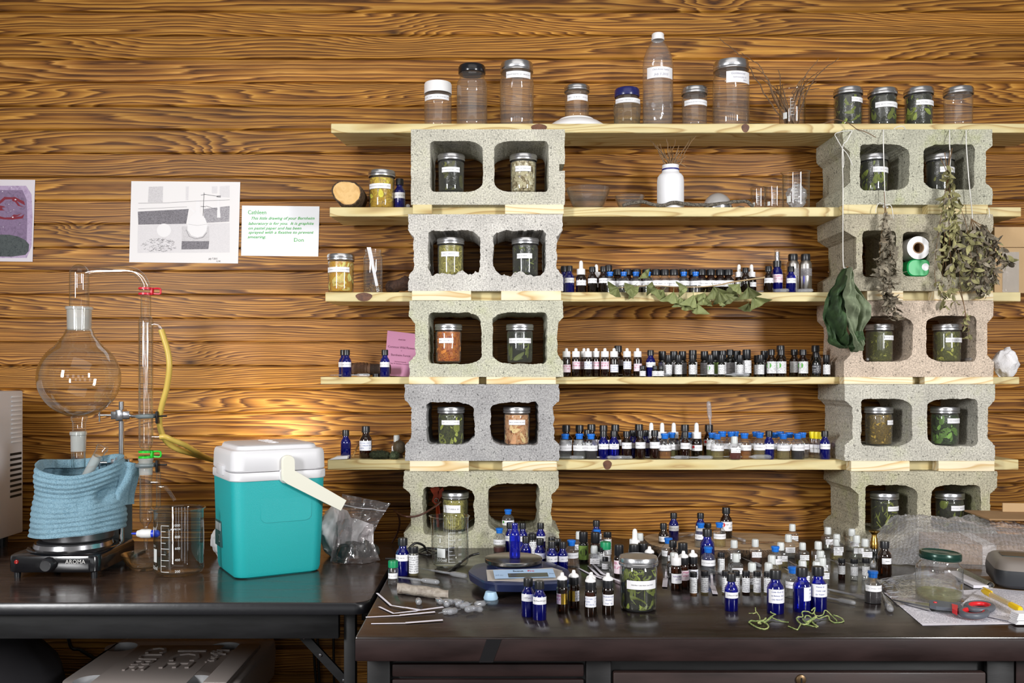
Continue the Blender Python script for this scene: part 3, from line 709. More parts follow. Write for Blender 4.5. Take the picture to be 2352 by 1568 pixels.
def bottle(kind, loc, gl='clear', lab='1', desc='', place='', cap=None, liq=None, fill=.4, size=None, ang=0.0, dot=None, text=None, group=None, label=None, lz=None, arcv=None, cat='bottle', rz=0, ink=None, shear=.25):
    r, h, prof, caps, lz0, lz1, arc_ = KIND[kind]
    body, cs, lcache, qcache = kindmesh(kind)
    nm = {'crimp': 'serum_vial', 'thin': 'glass_vial', 'green': 'glass_vial', 'yellowcap': 'glass_vial', 'square': 'square_bottle', 'dropper': 'dropper_bottle'}.get(kind, 'glass_bottle')
    t = thing(nm, label, cat, loc, rz, group)
    s = (size / h) if size else 1.0; t.scale = (s, s, s)
    obj('glass_body', body, GLS[gl], t)
    for n, m, mm in cs: obj(n, m, cap if (cap and n in ('screw_cap', 'crimp_cap')) else mm, t)
    if not liq and gl in ('blue', 'amber') and kind in ('boston', 'big_boston', 'dropper', 'short') and R.random() < .75: liq = 'd'; fill = R.choice((.36, .46, .52))
    if liq:
        key = (round(fill, 2),)
        if key not in qcache:
            if prof is None: qcache[key] = mesh('liquid', stack([(x * r * .93, y * r * .93) for x, y in rrect(2, 2, .42, 4)], [(.03 * h, .95), (.05 * h, 1), (fill * h, 1)]), 40)
            else: qcache[key] = mesh('liquid', lathe([(0, .02 * h), (r * .88, .02 * h), (r * .94, .04 * h), (r * .94, fill * h), (0, fill * h)], 18), 40)
        obj('liquid', qcache[key], LIQ[liq], t)
    if lab:
        z0, z1 = (lz[0] * h, lz[1] * h) if lz else (lz0 * h, lz1 * h); av = arcv or arc_
        key = (round(ang, 2), round(z0, 5), round(z1, 5), av)
        if key not in lcache:
            if prof is None:
                a = r * 1.02; ww = r * .86
                vf = ([(-ww, -a, z0), (ww, -a, z0), (ww, -a, z1), (-ww, -a, z1)], [(0, 1, 2, 3)]); q = 2 * ww / (z1 - z0)
                lcache[key] = mesh('paper_label', vf, 0, [(0, 0), (q, 0), (q, 1), (0, 1)])
            else:
                vf, uv = patch_round(r * 1.012, ang, av, z0, z1); lcache[key] = mesh('paper_label', vf, 60, uv)
        lo = obj('paper_label', lcache[key], LB[lab], t)
        if dot:
            obj('dot_sticker', disc_round((z1 - z0) * .24, r * 1.03, ang - av * .32, z0 + (z1 - z0) * .66), dot, lo, smooth=0)
        if text:
            parts = []
            for i, (tx, sz, yy, dx) in enumerate(text): parts.append(text_round(tx, sz, r * 1.03, ang + dx, z0 + (z1 - z0) * yy, shear=shear))
            obj('writing', join(*parts), ink or INK, lo)
    if not label: ROWS.append((t, desc, place, t.location.x))
    return t
CAPW = {'black': P_BLACK}
# ---- rows on the shelves; x in photo pixels at depth y, top = photo y of the cap top
def shelf_bottle(row, kind, px, top, gl='clear', lab='1', desc='', back=0, **k):
    z = SH[row]; y = .052 + back * .041
    h = wz(top, y) - z if top else KIND[kind][1]
    h = max(KIND[kind][1] * .8, min(KIND[kind][1] * 1.3, h))
    place = {3: 'on the third shelf', 4: 'on the fourth shelf', 5: 'on the lowest shelf'}[row]
    return bottle(kind, (wx(px, y), y, z), gl, lab, desc, place, size=h, group=k.pop('group', {3: 'small bottles on the third shelf', 4: 'small bottles on the fourth shelf', 5: 'small bottles on the lowest shelf'}[row]), **k)
zx = lambda v: 1280 + v / 3.7935
zy = lambda v: 560 + v / 3.7935
dB = 'cobalt blue bottle with black cap and white label'; dA = 'amber bottle with black cap and white label'
dC = 'clear serum vial with bright blue crimp cap'; dD = 'amber dropper bottle with white rubber bulb'; dS = 'short clear vial with black cap behind the blue-capped ones'
s3 = lambda *a, **k: shelf_bottle(3, *a, **k)
s3('boston', zx(60), zy(195), 'blue', '1', dB, 1.2); s3('boston', zx(105), zy(192), 'blue', '1', dB)
s3('dropper', zx(207), zy(145), 'amber', '1', dD); s3('boston', zx(305), zy(200), 'amber', '1', dA)
s3('dropper', zx(340), zy(178), 'amber', '1', dD, 1.1); s3('boston', zx(402), zy(197), 'amber', '1', dA); s3('boston', zx(447), zy(187), 'amber', '1', dA, 1.4)
for v in (458, 577, 683, 787, 1100, 1203): s3('crimp', zx(v + 2), zy(243), 'clear', '1', dC, 0, liq='w', fill=.33)
for v, gl in ((525, 'amber'), (610, 'amber'), (690, 'amber'), (780, 'amber'), (1095, 'amber'), (1180, 'amber')): s3('short', zx(v), zy(223), gl, '1', 'short amber vial with black cap behind the blue-capped ones', 1.0)
for v in (858, 935, 1015): s3('short', zx(v), zy(223), 'clear', '1', 'short clear vial with black cap in the middle run', .15, liq='o' if v != 935 else 'w', fill=.4)
for v in (1258, 1337, 1417, 1490): s3('short', zx(v), zy(224), 'amber', '1', 'short amber vial with black cap right of the crimp caps', .2)
s3('dropper', zx(1583), zy(178), 'amber', '1', dD, .5); s3('dropper', zx(1692), zy(178), 'amber', '1', dD, .5); s3('boston', zx(1640), zy(208), 'amber', None, 'amber bottle with black cap and no label between two droppers', .05)
s3('boston', zx(1840), zy(195), 'amber', '1', dA); s3('boston', zx(2036), zy(198), 'blue', '1', dB)
# spray bottle and two aluminium bottles at the right end of the third shelf
def special(name, label, loc, parts, cat='bottle', group=None):
    t = thing(name, label, cat, loc, 0, group)
    for n, vf, m, sm in parts: obj(n, vf, m, t, smooth=sm)
    return t
y = .07; hs = wz(zy(52), y) - SH[3]; x = wx(zx(1915), y); rr = .0145
vf, uv = patch_round(rr * 1.012, 0, 2.4, hs * .24, hs * .43)
t = special('spray_bottle', 'cobalt blue spray bottle with clear overcap and black collar', (x, y, SH[3]), [
    ('glass_body', lathe([(0, 0), (rr * .93, 0), (rr, .002), (rr, hs * .46), (rr * .9, hs * .53), (rr * .65, hs * .58), (rr * .6, hs * .63), (0, hs * .63)], 20), BLUE, 45),
    ('collar', lathe([(0, hs * .60), (rr * .74, hs * .60), (rr * .74, hs * .745), (0, hs * .745)], 24, 1, hs * .61, hs * .74), P_BLACK, 30),
    ('overcap', lathe([(rr * .56, hs * .745), (rr * .52, hs * .97), (rr * .44, hs), (0, hs)], 18), CLEAR, 40),
    ('spray_head', lathe([(0, hs * .74), (rr * .4, hs * .74), (rr * .38, hs * .95), (0, hs * .95)], 14), pbr('chrome', srgb(190, 190, 195), .15, 1), 40)])
obj('paper_label', vf, LBLP, t, uv=uv)
for v in (2053, 2163):
    y = .115; h = wz(zy(90), y) - SH[3]; q = .0162
    t = special('aluminium_bottle', None, (wx(zx(v), y), y, SH[3]), [
        ('metal_body', lathe([(0, 0), (q * .95, 0), (q, .002), (q, h * .74), (q * .93, h * .79), (q * .75, h * .83), (q * .7, h * .86), (0, h * .86)], 24), P_ALU, 45),
        ('screw_cap', lathe([(a * q, b * h) for a, b in cylp(.76, .83, 1.0)], 32, 1, h * .85, h * .97), P_BLACK, 30)], group='aluminium bottles on the third shelf')
    vf, uv = patch_round(q * 1.012, 0, 2.2, h * .46, h * .64); obj('paper_label', vf, LBLG, t, uv=uv)
    t['label'] = ('left' if v == 2053 else 'right') + ' of two tall brushed aluminium bottles with black caps'
# fourth shelf
s4 = lambda *a, **k: shelf_bottle(4, *a, **k)
dW = 'amber bottle with white nozzle cap and pinkish label'
for v, lz in ((80, (.16, .43)), (163, (.27, .54)), (268, (.27, .54)), (338, (.27, .54)), (415, (.27, .54)), (495, (.16, .43)), (608, (.27, .54)), (700, (.2, .46))):
    s4('whitecap', zx(v), zy(909), 'amber', 'P' if v not in (268, 495, 608) else 'H', dW, .35 if v == 338 else 0, lz=lz)
s4('whitecap', zx(232), zy(909), 'amber', 'P', dW, 1.1, lz=(.27, .54))
s4('boston', zx(530), zy(887), 'amber', 'G', 'amber bottle with black cap standing behind the white-capped row', 1.2)
dT = 'tiny black-capped vial with square white label'
for v in (743, 852, 903): s4('tiny', zx(v), zy(1060), 'dark', '2', dT, -.3)
s4('boston', zx(813), zy(925), 'blue', '1', 'cobalt blue bottle with black cap')
dE = 'dark essence bottle with tall black cap and white label'; dEb = 'dark essence bottle with tall black cap standing in back'; dG = 'dark essence bottle with green spot on its white label'
dSm = 'small dark essence bottle with white label in front'
for v, tp, lb in ((915, 935, 'G'), (1015, 935, 'G'), (1090, 935, 'G'), (1180, 925, 'N'), (1282, 935, 'G'), (1375, 930, 'GR'), (1440, 930, 'N'), (1565, 930, 'N'), (1805, 930, 'G')):
    s4('euro', zx(v), zy(tp), 'dark', lb, dEb, .95)
for v, tp in ((968, 995), (1055, 995), (1770, 995), (2345, 990)): s4('euro', zx(v), zy(tp), 'dark', 'N', dSm, -.1)
for v, tp in ((1177, 980), (1335, 980), (1430, 980), (1590, 980)): s4('euro', zx(v), zy(tp), 'dark', 'N', dE, 0, dot=INKG if v == 1335 else None)
s4('euro', zx(1740), zy(980), 'dark', 'N', dEb, .9)
s4('euro', zx(1650), zy(920), 'dark', 'N', dE, .25, lz=(.14, .6)); s4('boston', zx(1505), zy(920), 'dark', 'G', 'dark bottle with large grey label in the back row', .9, lz=(.14, .52))
for v, tp, bk in ((1865, 920, 0), (1950, 920, 0), (2140, 920, 0)): s4('boston', zx(v), zy(tp), 'amber', 'N', 'amber bottle with tall white label and green spot', bk, lz=(.13, .56), dot=INKG)
s4('boston', zx(2065), zy(920), 'amber', 'N', 'amber bottle with tall white label standing in the back', .8, lz=(.16, .56))
s4('boston', zx(1945), zy(885), 'dark', None, 'taller dark bottle rising behind the green-spotted labels', 1.2)
s4('boston', zx(2255), zy(945), 'dark', 'D', 'black bottle with dark label printed in white', 0, lz=(.14, .5)); s4('boston', zx(2250), zy(885), 'dark', None, 'tall dark bottle with shiny cap behind the dark-labelled one', 1.3)
# lowest shelf
yx = lambda v: 1280 + v / 3.675
yy = lambda v: 900 + v / 3.675
s5 = lambda *a, **k: shelf_bottle(5, *a, **k)
for v, tp in ((75, 278), (188, 278), (288, 272), (390, 280), (490, 275), (690, 272), (1078, 275), (1280, 275)):
    s5('boston', yx(v), yy(tp), 'amber', '1', 'tall amber bottle with black cap in the back row', 1.3, dot=INKR if v in (390, 1280) else None)
s5('boston', yx(255), yy(318), 'amber', '1', 'lower amber bottle half hidden in the back row', .9)
for v, tp, lq, fl, bk in ((67, 352, 'w', .2, 0), (187, 350, 'w', .3, 0), (285, 352, 'k', .32, 0), (908, 348, 'o', .3, 0), (965, 340, 'g', .3, .8), (1125, 340, 'o', .3, .9), (1310, 342, 'g', .5, .8), (1393, 330, 'y', .3, 1.2),
                          (1350, 352, 'y', .3, -.05), (1470, 332, 'y', .3, 1.0), (1500, 330, 'w', .3, 1.7), (1580, 345, 'o', .3, .1), (1680, 332, 'w', .3, 1.2), (1708, 340, 'y', .5, .2), (1832, 340, 'y', .3, .7), (1880, 332, 'w', .3, 1.3), (1908, 350, 'y', .32, -.05), (1958, 340, 'w', .3, .7), (2030, 348, 'k', .35, 0), (2068, 340, 'w', .3, .9)):
    s5('crimp', yx(v), yy(tp), 'clear', '1', dC + {'k': ' and black liquid', 'o': ' and orange oil', 'y': ' and yellowish oil', 'g': ' and green-yellow oil', 'w': ''}[lq], bk, liq=lq, fill=fl)
for v in (390, 478, 1787, 2258): s5('boston', yx(v), yy(328), 'blue', '1' if v != 478 else 'W', dB, 0, text=[('Cham', .0046, .7, -.1), ('blueoil', .0046, .28, 0)] if v == 478 else None, ink=INKB)
for v in (638, 745): s5('boston', yx(v), yy(322), 'blue', '1', 'cobalt blue bottle half hidden in the back row', .95)
for v, tp in ((585, 330), (700, 325), (822, 322), (1078, 335)): s5('boston', yx(v), yy(tp), 'amber', '1', 'short amber bottle with black cap in the front row', 0, lz=(.38, .6), liq='o', fill=.3)
for v in (793, 885, 983, 1175): s5('dropper', yx(v), yy(258), 'amber', '1', dD, 1.15 if v != 1175 else .6, dot=INKR if v in (983, 1175) else None)
s5('square', yx(1495), yy(374), 'clear', '2', 'square clear bottle with grey cap and red-brown liquid', -.2, liq='r', fill=.3, lz=(.3, .52))
for v, tp in ((2155, 288), (2192, 295), (2229, 300)): s5('yellowcap', yx(v), yy(tp), 'clear', '1', 'thin clear vial with yellow cap', .8 - (v - 2155) * .006, cat='vial')
# left-hand ends of the shelves
def lone(row, kind, px, top, gl, lab, label, back=0, **k):
    y = .055 + back * .04; z = SH[row]; h = wz(top, y) - z
    return bottle(kind, (wx(px, y), y, z), gl, lab, label=label, size=h, **k)
lone(2, 'boston', 918, 411, 'blue', '1', 'dark blue bottle with black cap squeezed beside the olive jar', .6)
lone(4, 'boston', 796, 803, 'blue', '1', 'front one of two blue bottles at the left end of the fourth shelf')
lone(4, 'boston', 789, 803, 'blue', '1', 'blue bottle half hidden behind its twin at the fourth shelf end', 1.0)
lone(4, 'boston', 884, 803, 'blue', '1', 'blue bottle with black cap in front of the pink leaflet')
lone(5, 'boston', 794, 987, 'blue', None, 'slim unlabelled cobalt bottle at the left end of the lowest shelf', .3)
lone(5, 'big_boston', 840, 978, 'amber', 'H', 'large amber bottle with handwritten label on the lowest shelf', .5)
lone(5, 'square', 911, 999, 'clear', 'W', 'clear bottle with grey cap hidden behind the brown round gourd', 2.0)
# ======== bottles on the desk: photo pixels, base row known or found from the cap height
A_ = lambda zx_, zy_: (820 + zx_ / 4.6125, 1120 + zy_ / 4.6125)
B_ = lambda zx_, zy_: (1160 + zx_ / 4.6125, 1120 + zy_ / 4.6125)
C_ = lambda zx_, zy_: (1480 + zx_ / 4.9, 1140 + zy_ / 4.9)
D_ = lambda zx_, zy_: (1740 + zx_ / 5.2278, 1160 + zy_ / 5.2278)
SLAB = DESK + .02
PLACED = []
def desk_bottle(kind, p, gl='clear', lab='1', desc='', base=None, z=DESK, h=None, ymax=None, **k):
    """p = photo point of the cap top; base = photo y of the foot's near edge"""
    H = h or KIND[kind][1]; r = KIND[kind][0]
    if base:
        yf = ydesk(base, z); y = yf + r
        H2 = wz(p[1], y) - z
        H = max(H * .85, min(H * 1.2, H2))
    else:
        y = F * (CAMZ - z - H) / (p[1] - CY) + CAMY
    if ymax is not None: y = min(y, ymax)
    s = H / KIND[kind][1]
    x = wx(p[0], y)
    # keep clear of bottles already standing there
    for _ in range(40):
        hit = False
        for (qx, qy, qr) in PLACED:
            d = math.hypot(x - qx, y - qy); m = r * s + qr + .0006
            if d < m:
                hit = True; u = (y - qy) if abs(y - qy) > 1e-4 else .001
                y += math.copysign(min(.004, m - d + .0005), u); x = wx(p[0], y)
        if not hit: break
    rr_ = r * s * (1.3 if kind == 'square' else 1.0)
    PLACED.append((x, y, r * s))
    return bottle(kind, (x, y, z), gl, lab, desc, 'on the desk', size=H, group=k.pop('group', 'small bottles crowded on the desk'), **k)
db = desk_bottle
e1 = 'cobalt blue bottle with black cap behind the scale'
PLACED += [(.036, -.425, .10)]
for qx, qy in ((-.22, -.03), (-.1, -.03), (.02, -.03)): pass
# left end of the desk
db('big_boston', A_(485, 530), 'blue', '1', base=1323, label='blue bottle at the left end of the desk by the power cable', lz=(.40, .57), text=None)
db('thin', A_(600, 620), 'clear', 'N', base=1323, h=.064, label='slim clear vial with black cap right of the leftmost blue bottle', liq='y', fill=.3)
db('green', A_(383, 770), 'clear', '1', base=1344, label='clear vial with green cap at the left end of the desk')
# around and behind the scale
db('crimp', A_(1508, 425), 'clear', '1', base=1269.6, label='serum vial with dark red liquid behind the scale', liq='r', fill=.2)
YB = -.0165
bottle('crimp', (wx(1167, .035), .035, .7955), 'clear', '1', label='blue-capped vial standing inside the lowest block cell', size=.061, dot=INKG)
for p, hh in ((A_(1620, 368), .07), (A_(1755, 372), .07), (A_(1945, 372), .07)): db('boston', p, 'blue', '1', e1, h=hh, ymax=YB)
db('boston', A_(1790, 515), 'blue', '1', e1, lz=(.25, .45)); db('thin', A_(1858, 488), 'clear', 'N', h=.062, label='white-labelled slim vial between blue bottles behind the scale')
db('boston', A_(1940, 535), 'blue', '1', e1); db('boston', A_(2065, 520), 'amber', '1', 'amber bottle with black cap behind blue ones at the scale')
db('boston', A_(2065, 565), 'blue', '1', e1); db('boston', B_(610, 575), 'blue', '1', e1, base=1316); db('boston', A_(2120, 553), 'amber', '1', 'amber bottle with black cap behind blue ones at the scale')
db('crimp', B_(703, 550), 'clear', '1', base=1305, label='tall blue-capped clear vial right of the bottles behind the scale', lz=(.36, .56))
# front pairs
db('boston', B_(245, 955), 'blue', 'W', base=1418, label='rear one of the two blue bottles standing before the scale', lz=(.42, .61), text=[('e KY July 3 20', .0035, .5, .1)], shear=.1)
db('boston', B_(365, 985), 'blue', 'W', base=1425.7, label='nearer one of the two blue bottles standing before the scale', lz=(.42, .61), text=[('Bee Root KY Jun 2', .0034, .5, 0)], shear=.1)
for p, b, lb, ll in ((B_(605, 895), 1410.5, 'gold', 'nozzle bottle with gold and lilac label before the scale'), (B_(728, 870), 1403, 'goldw', 'nozzle bottle with gold and white label, behind the lilac one'),
                     (B_(912, 893), 1407, 'W', 'nozzle bottle half hidden behind the white-labelled one'), (B_(905, 918), 1418, 'H', 'white-nozzle bottle with blank-looking white label before the big jar'), (B_(1090, 900), 1413.8, 'W', 'white-nozzle bottle with blue writing just left of the big jar')):
    t = db('attar', p, 'amber', None if lb.startswith('gold') else lb, base=b, label=ll, text=[('MUSHROOM', .0040, .8, 0), ('absolute', .0036, .52, 0), ('Kenya   15g', .0030, .2, 0)] if '1090' in str(p) or abs(p[0] - 1396.3) < 1 else None, ink=INKB)
    if lb.startswith('gold'):
        r = KIND['attar'][0]; h = KIND['attar'][1]
        vf, uv = patch_round(r * 1.012, .35 if lb == 'gold' else -.45, 1.2, h * .24, h * .50); obj('foil_label', vf, GOLD, t, uv=uv)
        vf, uv = patch_round(r * 1.016, -.75 if lb == 'gold' else .62, .95, h * .24, h * .50); obj('paper_label', vf, LBLP if lb == 'gold' else LBLH, t, uv=uv)
# middle back, right of the scale
eg = db('euro', B_(830, 465), 'dark', 'GR', base=1291, label='dark bottle with bright green label and black roundel', lz=(.08, .55))
r, h = KIND['euro'][0], KIND['euro'][1]
obj('roundel', disc_round(.0088, r * 1.03, 0.0, h * .33), pbr('roundel_black', srgb(24, 26, 22), .4), eg)
dq = 'square clear bottle with frosted grey cap'
db('square', B_(785, 462), 'clear', '2', dq, h=.058); db('boston', B_(968, 345), 'blue', '1', h=.072, label='tallest blue bottle behind the green-labelled one')
db('crimp', B_(975, 440), 'clear', '1', dC + ' on the back half'); db('euro', B_(957, 472), 'amber', 'N', 'dark bottle with ribbed black cap', lz=(.1, .5))
db('thin', B_(1085, 467), 'clear', 'N', h=.06, label='slim vial behind the green-capped one', liq='y', fill=.2)
db('green', B_(1065, 572), 'clear', '1', base=1305, label='clear vial with green cap in the middle of the desk', liq='w', fill=.2)
db('square', B_(945, 612), 'clear', '2', dq, base=1308.6); db('thin', B_(1015, 628), 'clear', 'N', h=.047, label='thin vial peeping between square bottle and green cap')
db('tiny', B_(1063, 732), 'clear', '2', base=1309.7, label='tiny clear vial with black cap before the green-capped one')
db('euro', B_(1207, 603), 'amber', 'P', base=1325, label='amber bottle with dusty pink label left of the big jar', lz=(.1, .52))
db('euro', B_(1365, 600), 'dark', 'N', 'dark bottle with ribbed black cap'); db('euro', B_(1458, 585), 'dark', 'N', 'dark bottle with ribbed black cap')
db('dropper', B_(1375, 432), 'amber', '1', h=.092, label='dropper bottle with white bulb behind the big jar'); db('square', B_(1430, 480), 'clear', '2', dq)
db('attar', B_(1530, 620), 'amber', 'W', label='black-collared nozzle bottle right behind the big jar')
# on the wood slab
dsl = ' on the wood slab'
db('boston', C_(330, 183), 'blue', '1', z=SLAB, label='left blue bottle standing on the wood slab'); db('boston', C_(632, 185), 'blue', '1', z=SLAB, label='right blue bottle on the wood slab behind the crimped vial')
db('big_boston', C_(920, 122), 'amber', '2', base=1237, z=SLAB, label='amber bottle with red dot on the label on the wood slab', dot=INKR)
db('thin', C_(335, 310), 'clear', 'N', z=SLAB, h=.056, base=1241, label='slim white-labelled vial before the left slab bottle')
db('crimp', C_(635, 295), 'clear', '1', z=SLAB, base=1258, label='crimped vial before the right blue bottle on the slab', liq='w', fill=.3); db('crimp', C_(845, 290), 'clear', '1', z=SLAB, base=1257, label='crimped vial before the red-dotted amber bottle', liq='y', fill=.3)
db('thin', C_(712, 305), 'clear', 'N', z=SLAB, h=.056, label='black-capped vial between the two crimped ones on the slab')
db('boston', C_(215, 300), 'amber', '1', label='amber bottle with black cap left of the wood slab')
# centre
db('big_boston', C_(708, 365), 'blue', None, label='large unlabelled blue bottle before the wood slab'); db('crimp', C_(718, 562), 'clear', '1', base=1322, label='big blue-crimped vial right before the unlabelled blue bottle', liq='w', fill=.25)
db('crimp', C_(270, 462), 'clear', '1', base=1299, label='blue-crimped vial near the amber bottle beside the slab', liq='w', fill=.3); db('boston', C_(322, 495), 'amber', '1', 'amber bottle with black cap')
db('euro', C_(432, 520), 'dark', 'N', 'dark bottle with ribbed black cap'); db('square', C_(330, 630), 'clear', '2', dq)
db('whitecap', C_(358, 640), 'amber', 'W', base=1358, label='white-capped bottle labelled in violet and red', lz=(.21, .47), text=[('KENDRA', .0048, .72, 0), ('ATTAR', .0044, .4, .25)], ink=INKV)
db('attar', C_(440, 622), 'amber', 'P', label='nozzle bottle with pink lettering behind the white-capped one'); db('attar', C_(545, 605), 'amber', 'H', label='nozzle bottle with teal lettering behind the white-labelled vial')
db('thin', C_(552, 850), 'clear', 'N', base=1367.5, label='white-labelled thin vial, left of the front pair', liq='o', fill=.15); db('thin', C_(677, 835), 'clear', 'N', base=1366, label='white-labelled thin vial beside the perfume strip', liq='y', fill=.15)
db('thin', C_(865, 630), 'clear', 'N', label='thin vial before the wood slab edge')
for p, b, lq in ((C_(1010, 490), None, 'w'), (C_(1030, 640), None, 'w'), (C_(1248, 480), 1294, 'b'), (C_(1212, 745), None, 'w')):
    db('square', p, 'clear', '2', dq if lq != 'b' else None, base=b, liq=lq, fill=.25 if lq != 'b' else .42, label='square bottle of brown oil before the wood slab' if lq == 'b' else None, text=[('Coffee Bean', .003, .5, 0)] if 0 else None)
for v, vy in ((915, 835), (1030, 833), (1143, 836), (1268, 840), (1385, 845)):
    db('thin', C_(v, vy), 'clear' if v != 1143 else 'amber', 'N', 'thin vial with black cap and white label in the front rank', base=1366, liq='o' if v == 1143 else 'y', fill=.14)
db('boston', C_(978, 865), 'blue', 'W', base=1405, label='small bright blue bottle alone at the desk front', lz=(.36, .52), text=[('le Root KY June', .0034, .5, .05)], shear=.1)
db('big_boston', C_(1475, 825), 'blue', 'W', base=1412, label='leftmost of the three large blue bottles at the front', lz=(.26, .58), text=[('Cedar Rock Fen', .004, .82, 0), ('by Bethany, Gard', .0038, .55, 0), ('Lake Nevin KY', .0038, .28, -.05)], ink=INKB, shear=.4)
db('big_boston', D_(530, 745), 'blue', 'W', base=1408, label='middle one of the three large blue bottles at the front', lz=(.27, .58), arcv=1.25, ang=.55, text=[('Rose', .005, .80, .35), ('Damask', .004, .54, .45), ('Gdn.', .0045, .3, .35)], ink=INKB, shear=.4)
db('big_boston', D_(725, 735), 'blue', 'W', base=1406, label='rightmost of the three large blue bottles at the front', lz=(.34, .63), text=[('Vetiver &', .0042, .8, -.1), ('Cedar soap', .0042, .5, 0), ('by Vesper', .0042, .22, -.1)], ink=INKB, shear=.4)
# right: the square perfume bottles
SQX = [(418, 225), (370, 350), (278, 445), (540, 448), (728, 435), (755, 545), (775, 630), (710, 675), (540, 665), (132, 690), (170, 600), (845, 262), (950, 345), (945, 405), (1132, 282), (1188, 360), (1290, 402)]
for i, p in enumerate(SQX):
    db('square', D_(*p), 'clear', '2', dq, base={3: 1300, 13: 1288, 15: 1285}.get(i), liq=['w', 'w', 'y', 'g', 'y', 'y', 'w', 'y', 'w', 'w', 'w', 'w', 'w', 'y', 'w', 'w', 'w'][i], fill=.28 if i % 3 else .2, rz=(R.random() - .5) * .25)
db('crimp', D_(213, 490), 'clear', '1', label='blue-crimped vial amid the square grey-capped bottles', liq='y', fill=.3); db('crimp', D_(425, 735), 'clear', '1', base=1376, label='blue-crimped vial behind the middle large blue bottle', liq='w', fill=.4)
db('thin', D_(1010, 635), 'amber', 'N', base=1332, h=.05, label='thin amber vial with orange oil on the right', liq='o', fill=.3, lz=(.27, .66)); db('thin', D_(1160, 640), 'clear', 'N', base=1335, h=.05, label='thin clear vial between the amber one and the brass cap', lz=(.26, .64))
db('thin', D_(1300, 630), 'clear', 'N', base=1335, h=.05, label='thin clear vial partly behind the dark serum vial', lz=(.26, .64))
db('crimp', D_(1385, 785), 'clear', '1', base=1387.6, label='serum vial with black oil standing apart at right front', liq='k', fill=.38, lz=(.39, .58), cap=pbr('deep_blue_cap', srgb(20, 90, 170), .3))
db('big_boston', D_(1525, 430), 'amber', 'W', base=1324.5, label='large amber bottle with small white label near the bubble wrap', lz=(.36, .53), arcv=1.5, text=[('Melissa', .0036, .5, 0)])
# brass-topped atomiser
y = ydesk(1282); x = wx(2008, y)
special('brass_atomiser', 'clear atomiser with flared brass top behind the amber bottle', (x, y, DESK), [
    ('glass_body', lathe([(0, 0), (.0085, 0), (.009, .002), (.009, .022), (.007, .026), (0, .026)], 18), DARK, 40),
    ('brass_top', lathe([(0, .024), (.0088, .024), (.0092, .026), (.0092, .040), (.0078, .042), (.0078, .048), (.0062, .051), (.0062, .058), (.0105, .0635), (.0125, .065), (.0125, .067), (0, .067)], 28), BRASS, 35)])
PLACED.append((x, y, .012))
# ======== glassware on the left table
FROST = glass('ground_glass', (.80, .82, .80), (.6, .64, .62), .5, body=(.78, .80, .78), bodyfac=.38)
GW = glass('lab_glass', (.985, .988, .985), (.55, .60, .58), .75)
METAL = pbr('polished_steel', srgb(200, 200, 204), .2, 1)
YG = -.21; SG = F / (YG - CAMY)
gx = lambda px: (px - CX) / SG
gz = lambda py: CAMZ - (py - CY) / SG
# hot plate
hx0, hx1, hy0, hy1 = -1.083, -.880, -.325, -.105
hp = thing('hot_plate', 'black single-burner electric hot plate carrying the towel-wrapped flask', 'hot plate', ((hx0 + hx1) / 2, (hy0 + hy1) / 2, TABLE))
hw, hd = hx1 - hx0, hy1 - hy0
BLKG = pbr('gloss_black_enamel', srgb(20, 20, 23), .16, coat=.4)
obj('housing', stack(rrect(hw, hd, .022, 6), [(.0155, .985), (.018, 1), (.046, 1), (.051, .985), (.054, .94), (.0535, .6)]), BLKG, hp, smooth=35)
for sx in (-1, 1):
    for sy in (-1, 1): obj('foot', lathe([(0, 0), (.0065, 0), (.0075, .0155), (0, .0155)], 14), P_BLACK, hp, (sx * (hw / 2 - .016), sy * (hd / 2 - .018), 0))
bc = Vector((gx(170) - hp.location.x, YG - hp.location.y, 0))
obj('drip_ring', lathe([(.100, .0535), (.098, .056), (.090, .057), (.09, .0535)], 40), BLKG, hp, bc)
obj('chrome_ring', lathe([(.086, .055), (.087, .0565), (.084, .066), (.078, .066), (.078, .055)], 40), METAL, hp, bc)
obj('burner_plate', lathe([(.078, .060), (.0785, .0685), (.070, .070), (0, .070)], 40), pbr('cast_iron', srgb(34, 34, 36), .5), hp, bc)
face = Matrix.Translation((0, -hd / 2 - .0004, 0)) @ Matrix.Rotation(PI / 2, 4, 'X')
fxp = lambda px: wx(px, hy0) - hp.location.x
kn = obj('control_knob', xf(lathe([(0, 0), (.017, 0), (.0165, .008), (.013, .017), (.0115, .018), (0, .018)], 28, 1, .007, .0175), Matrix.Translation((fxp(113), 0, wz(1296, hy0) - TABLE)) @ face), P_BLACK, hp)
obj('indicator_light', xf(lathe([(0, 0), (.005, 0), (.0042, .002), (0, .003)], 14), Matrix.Translation((fxp(38), 0, wz(1290, hy0) - TABLE)) @ face), pbr('red_lens', srgb(150, 30, 26), .2), hp)
obj('brand_print', text_flat('AROMA', .0125, Matrix.Translation((fxp(173), -.0002, wz(1290, hy0) - TABLE)) @ face), pbr('silver_print', srgb(210, 208, 204), .4), hp)
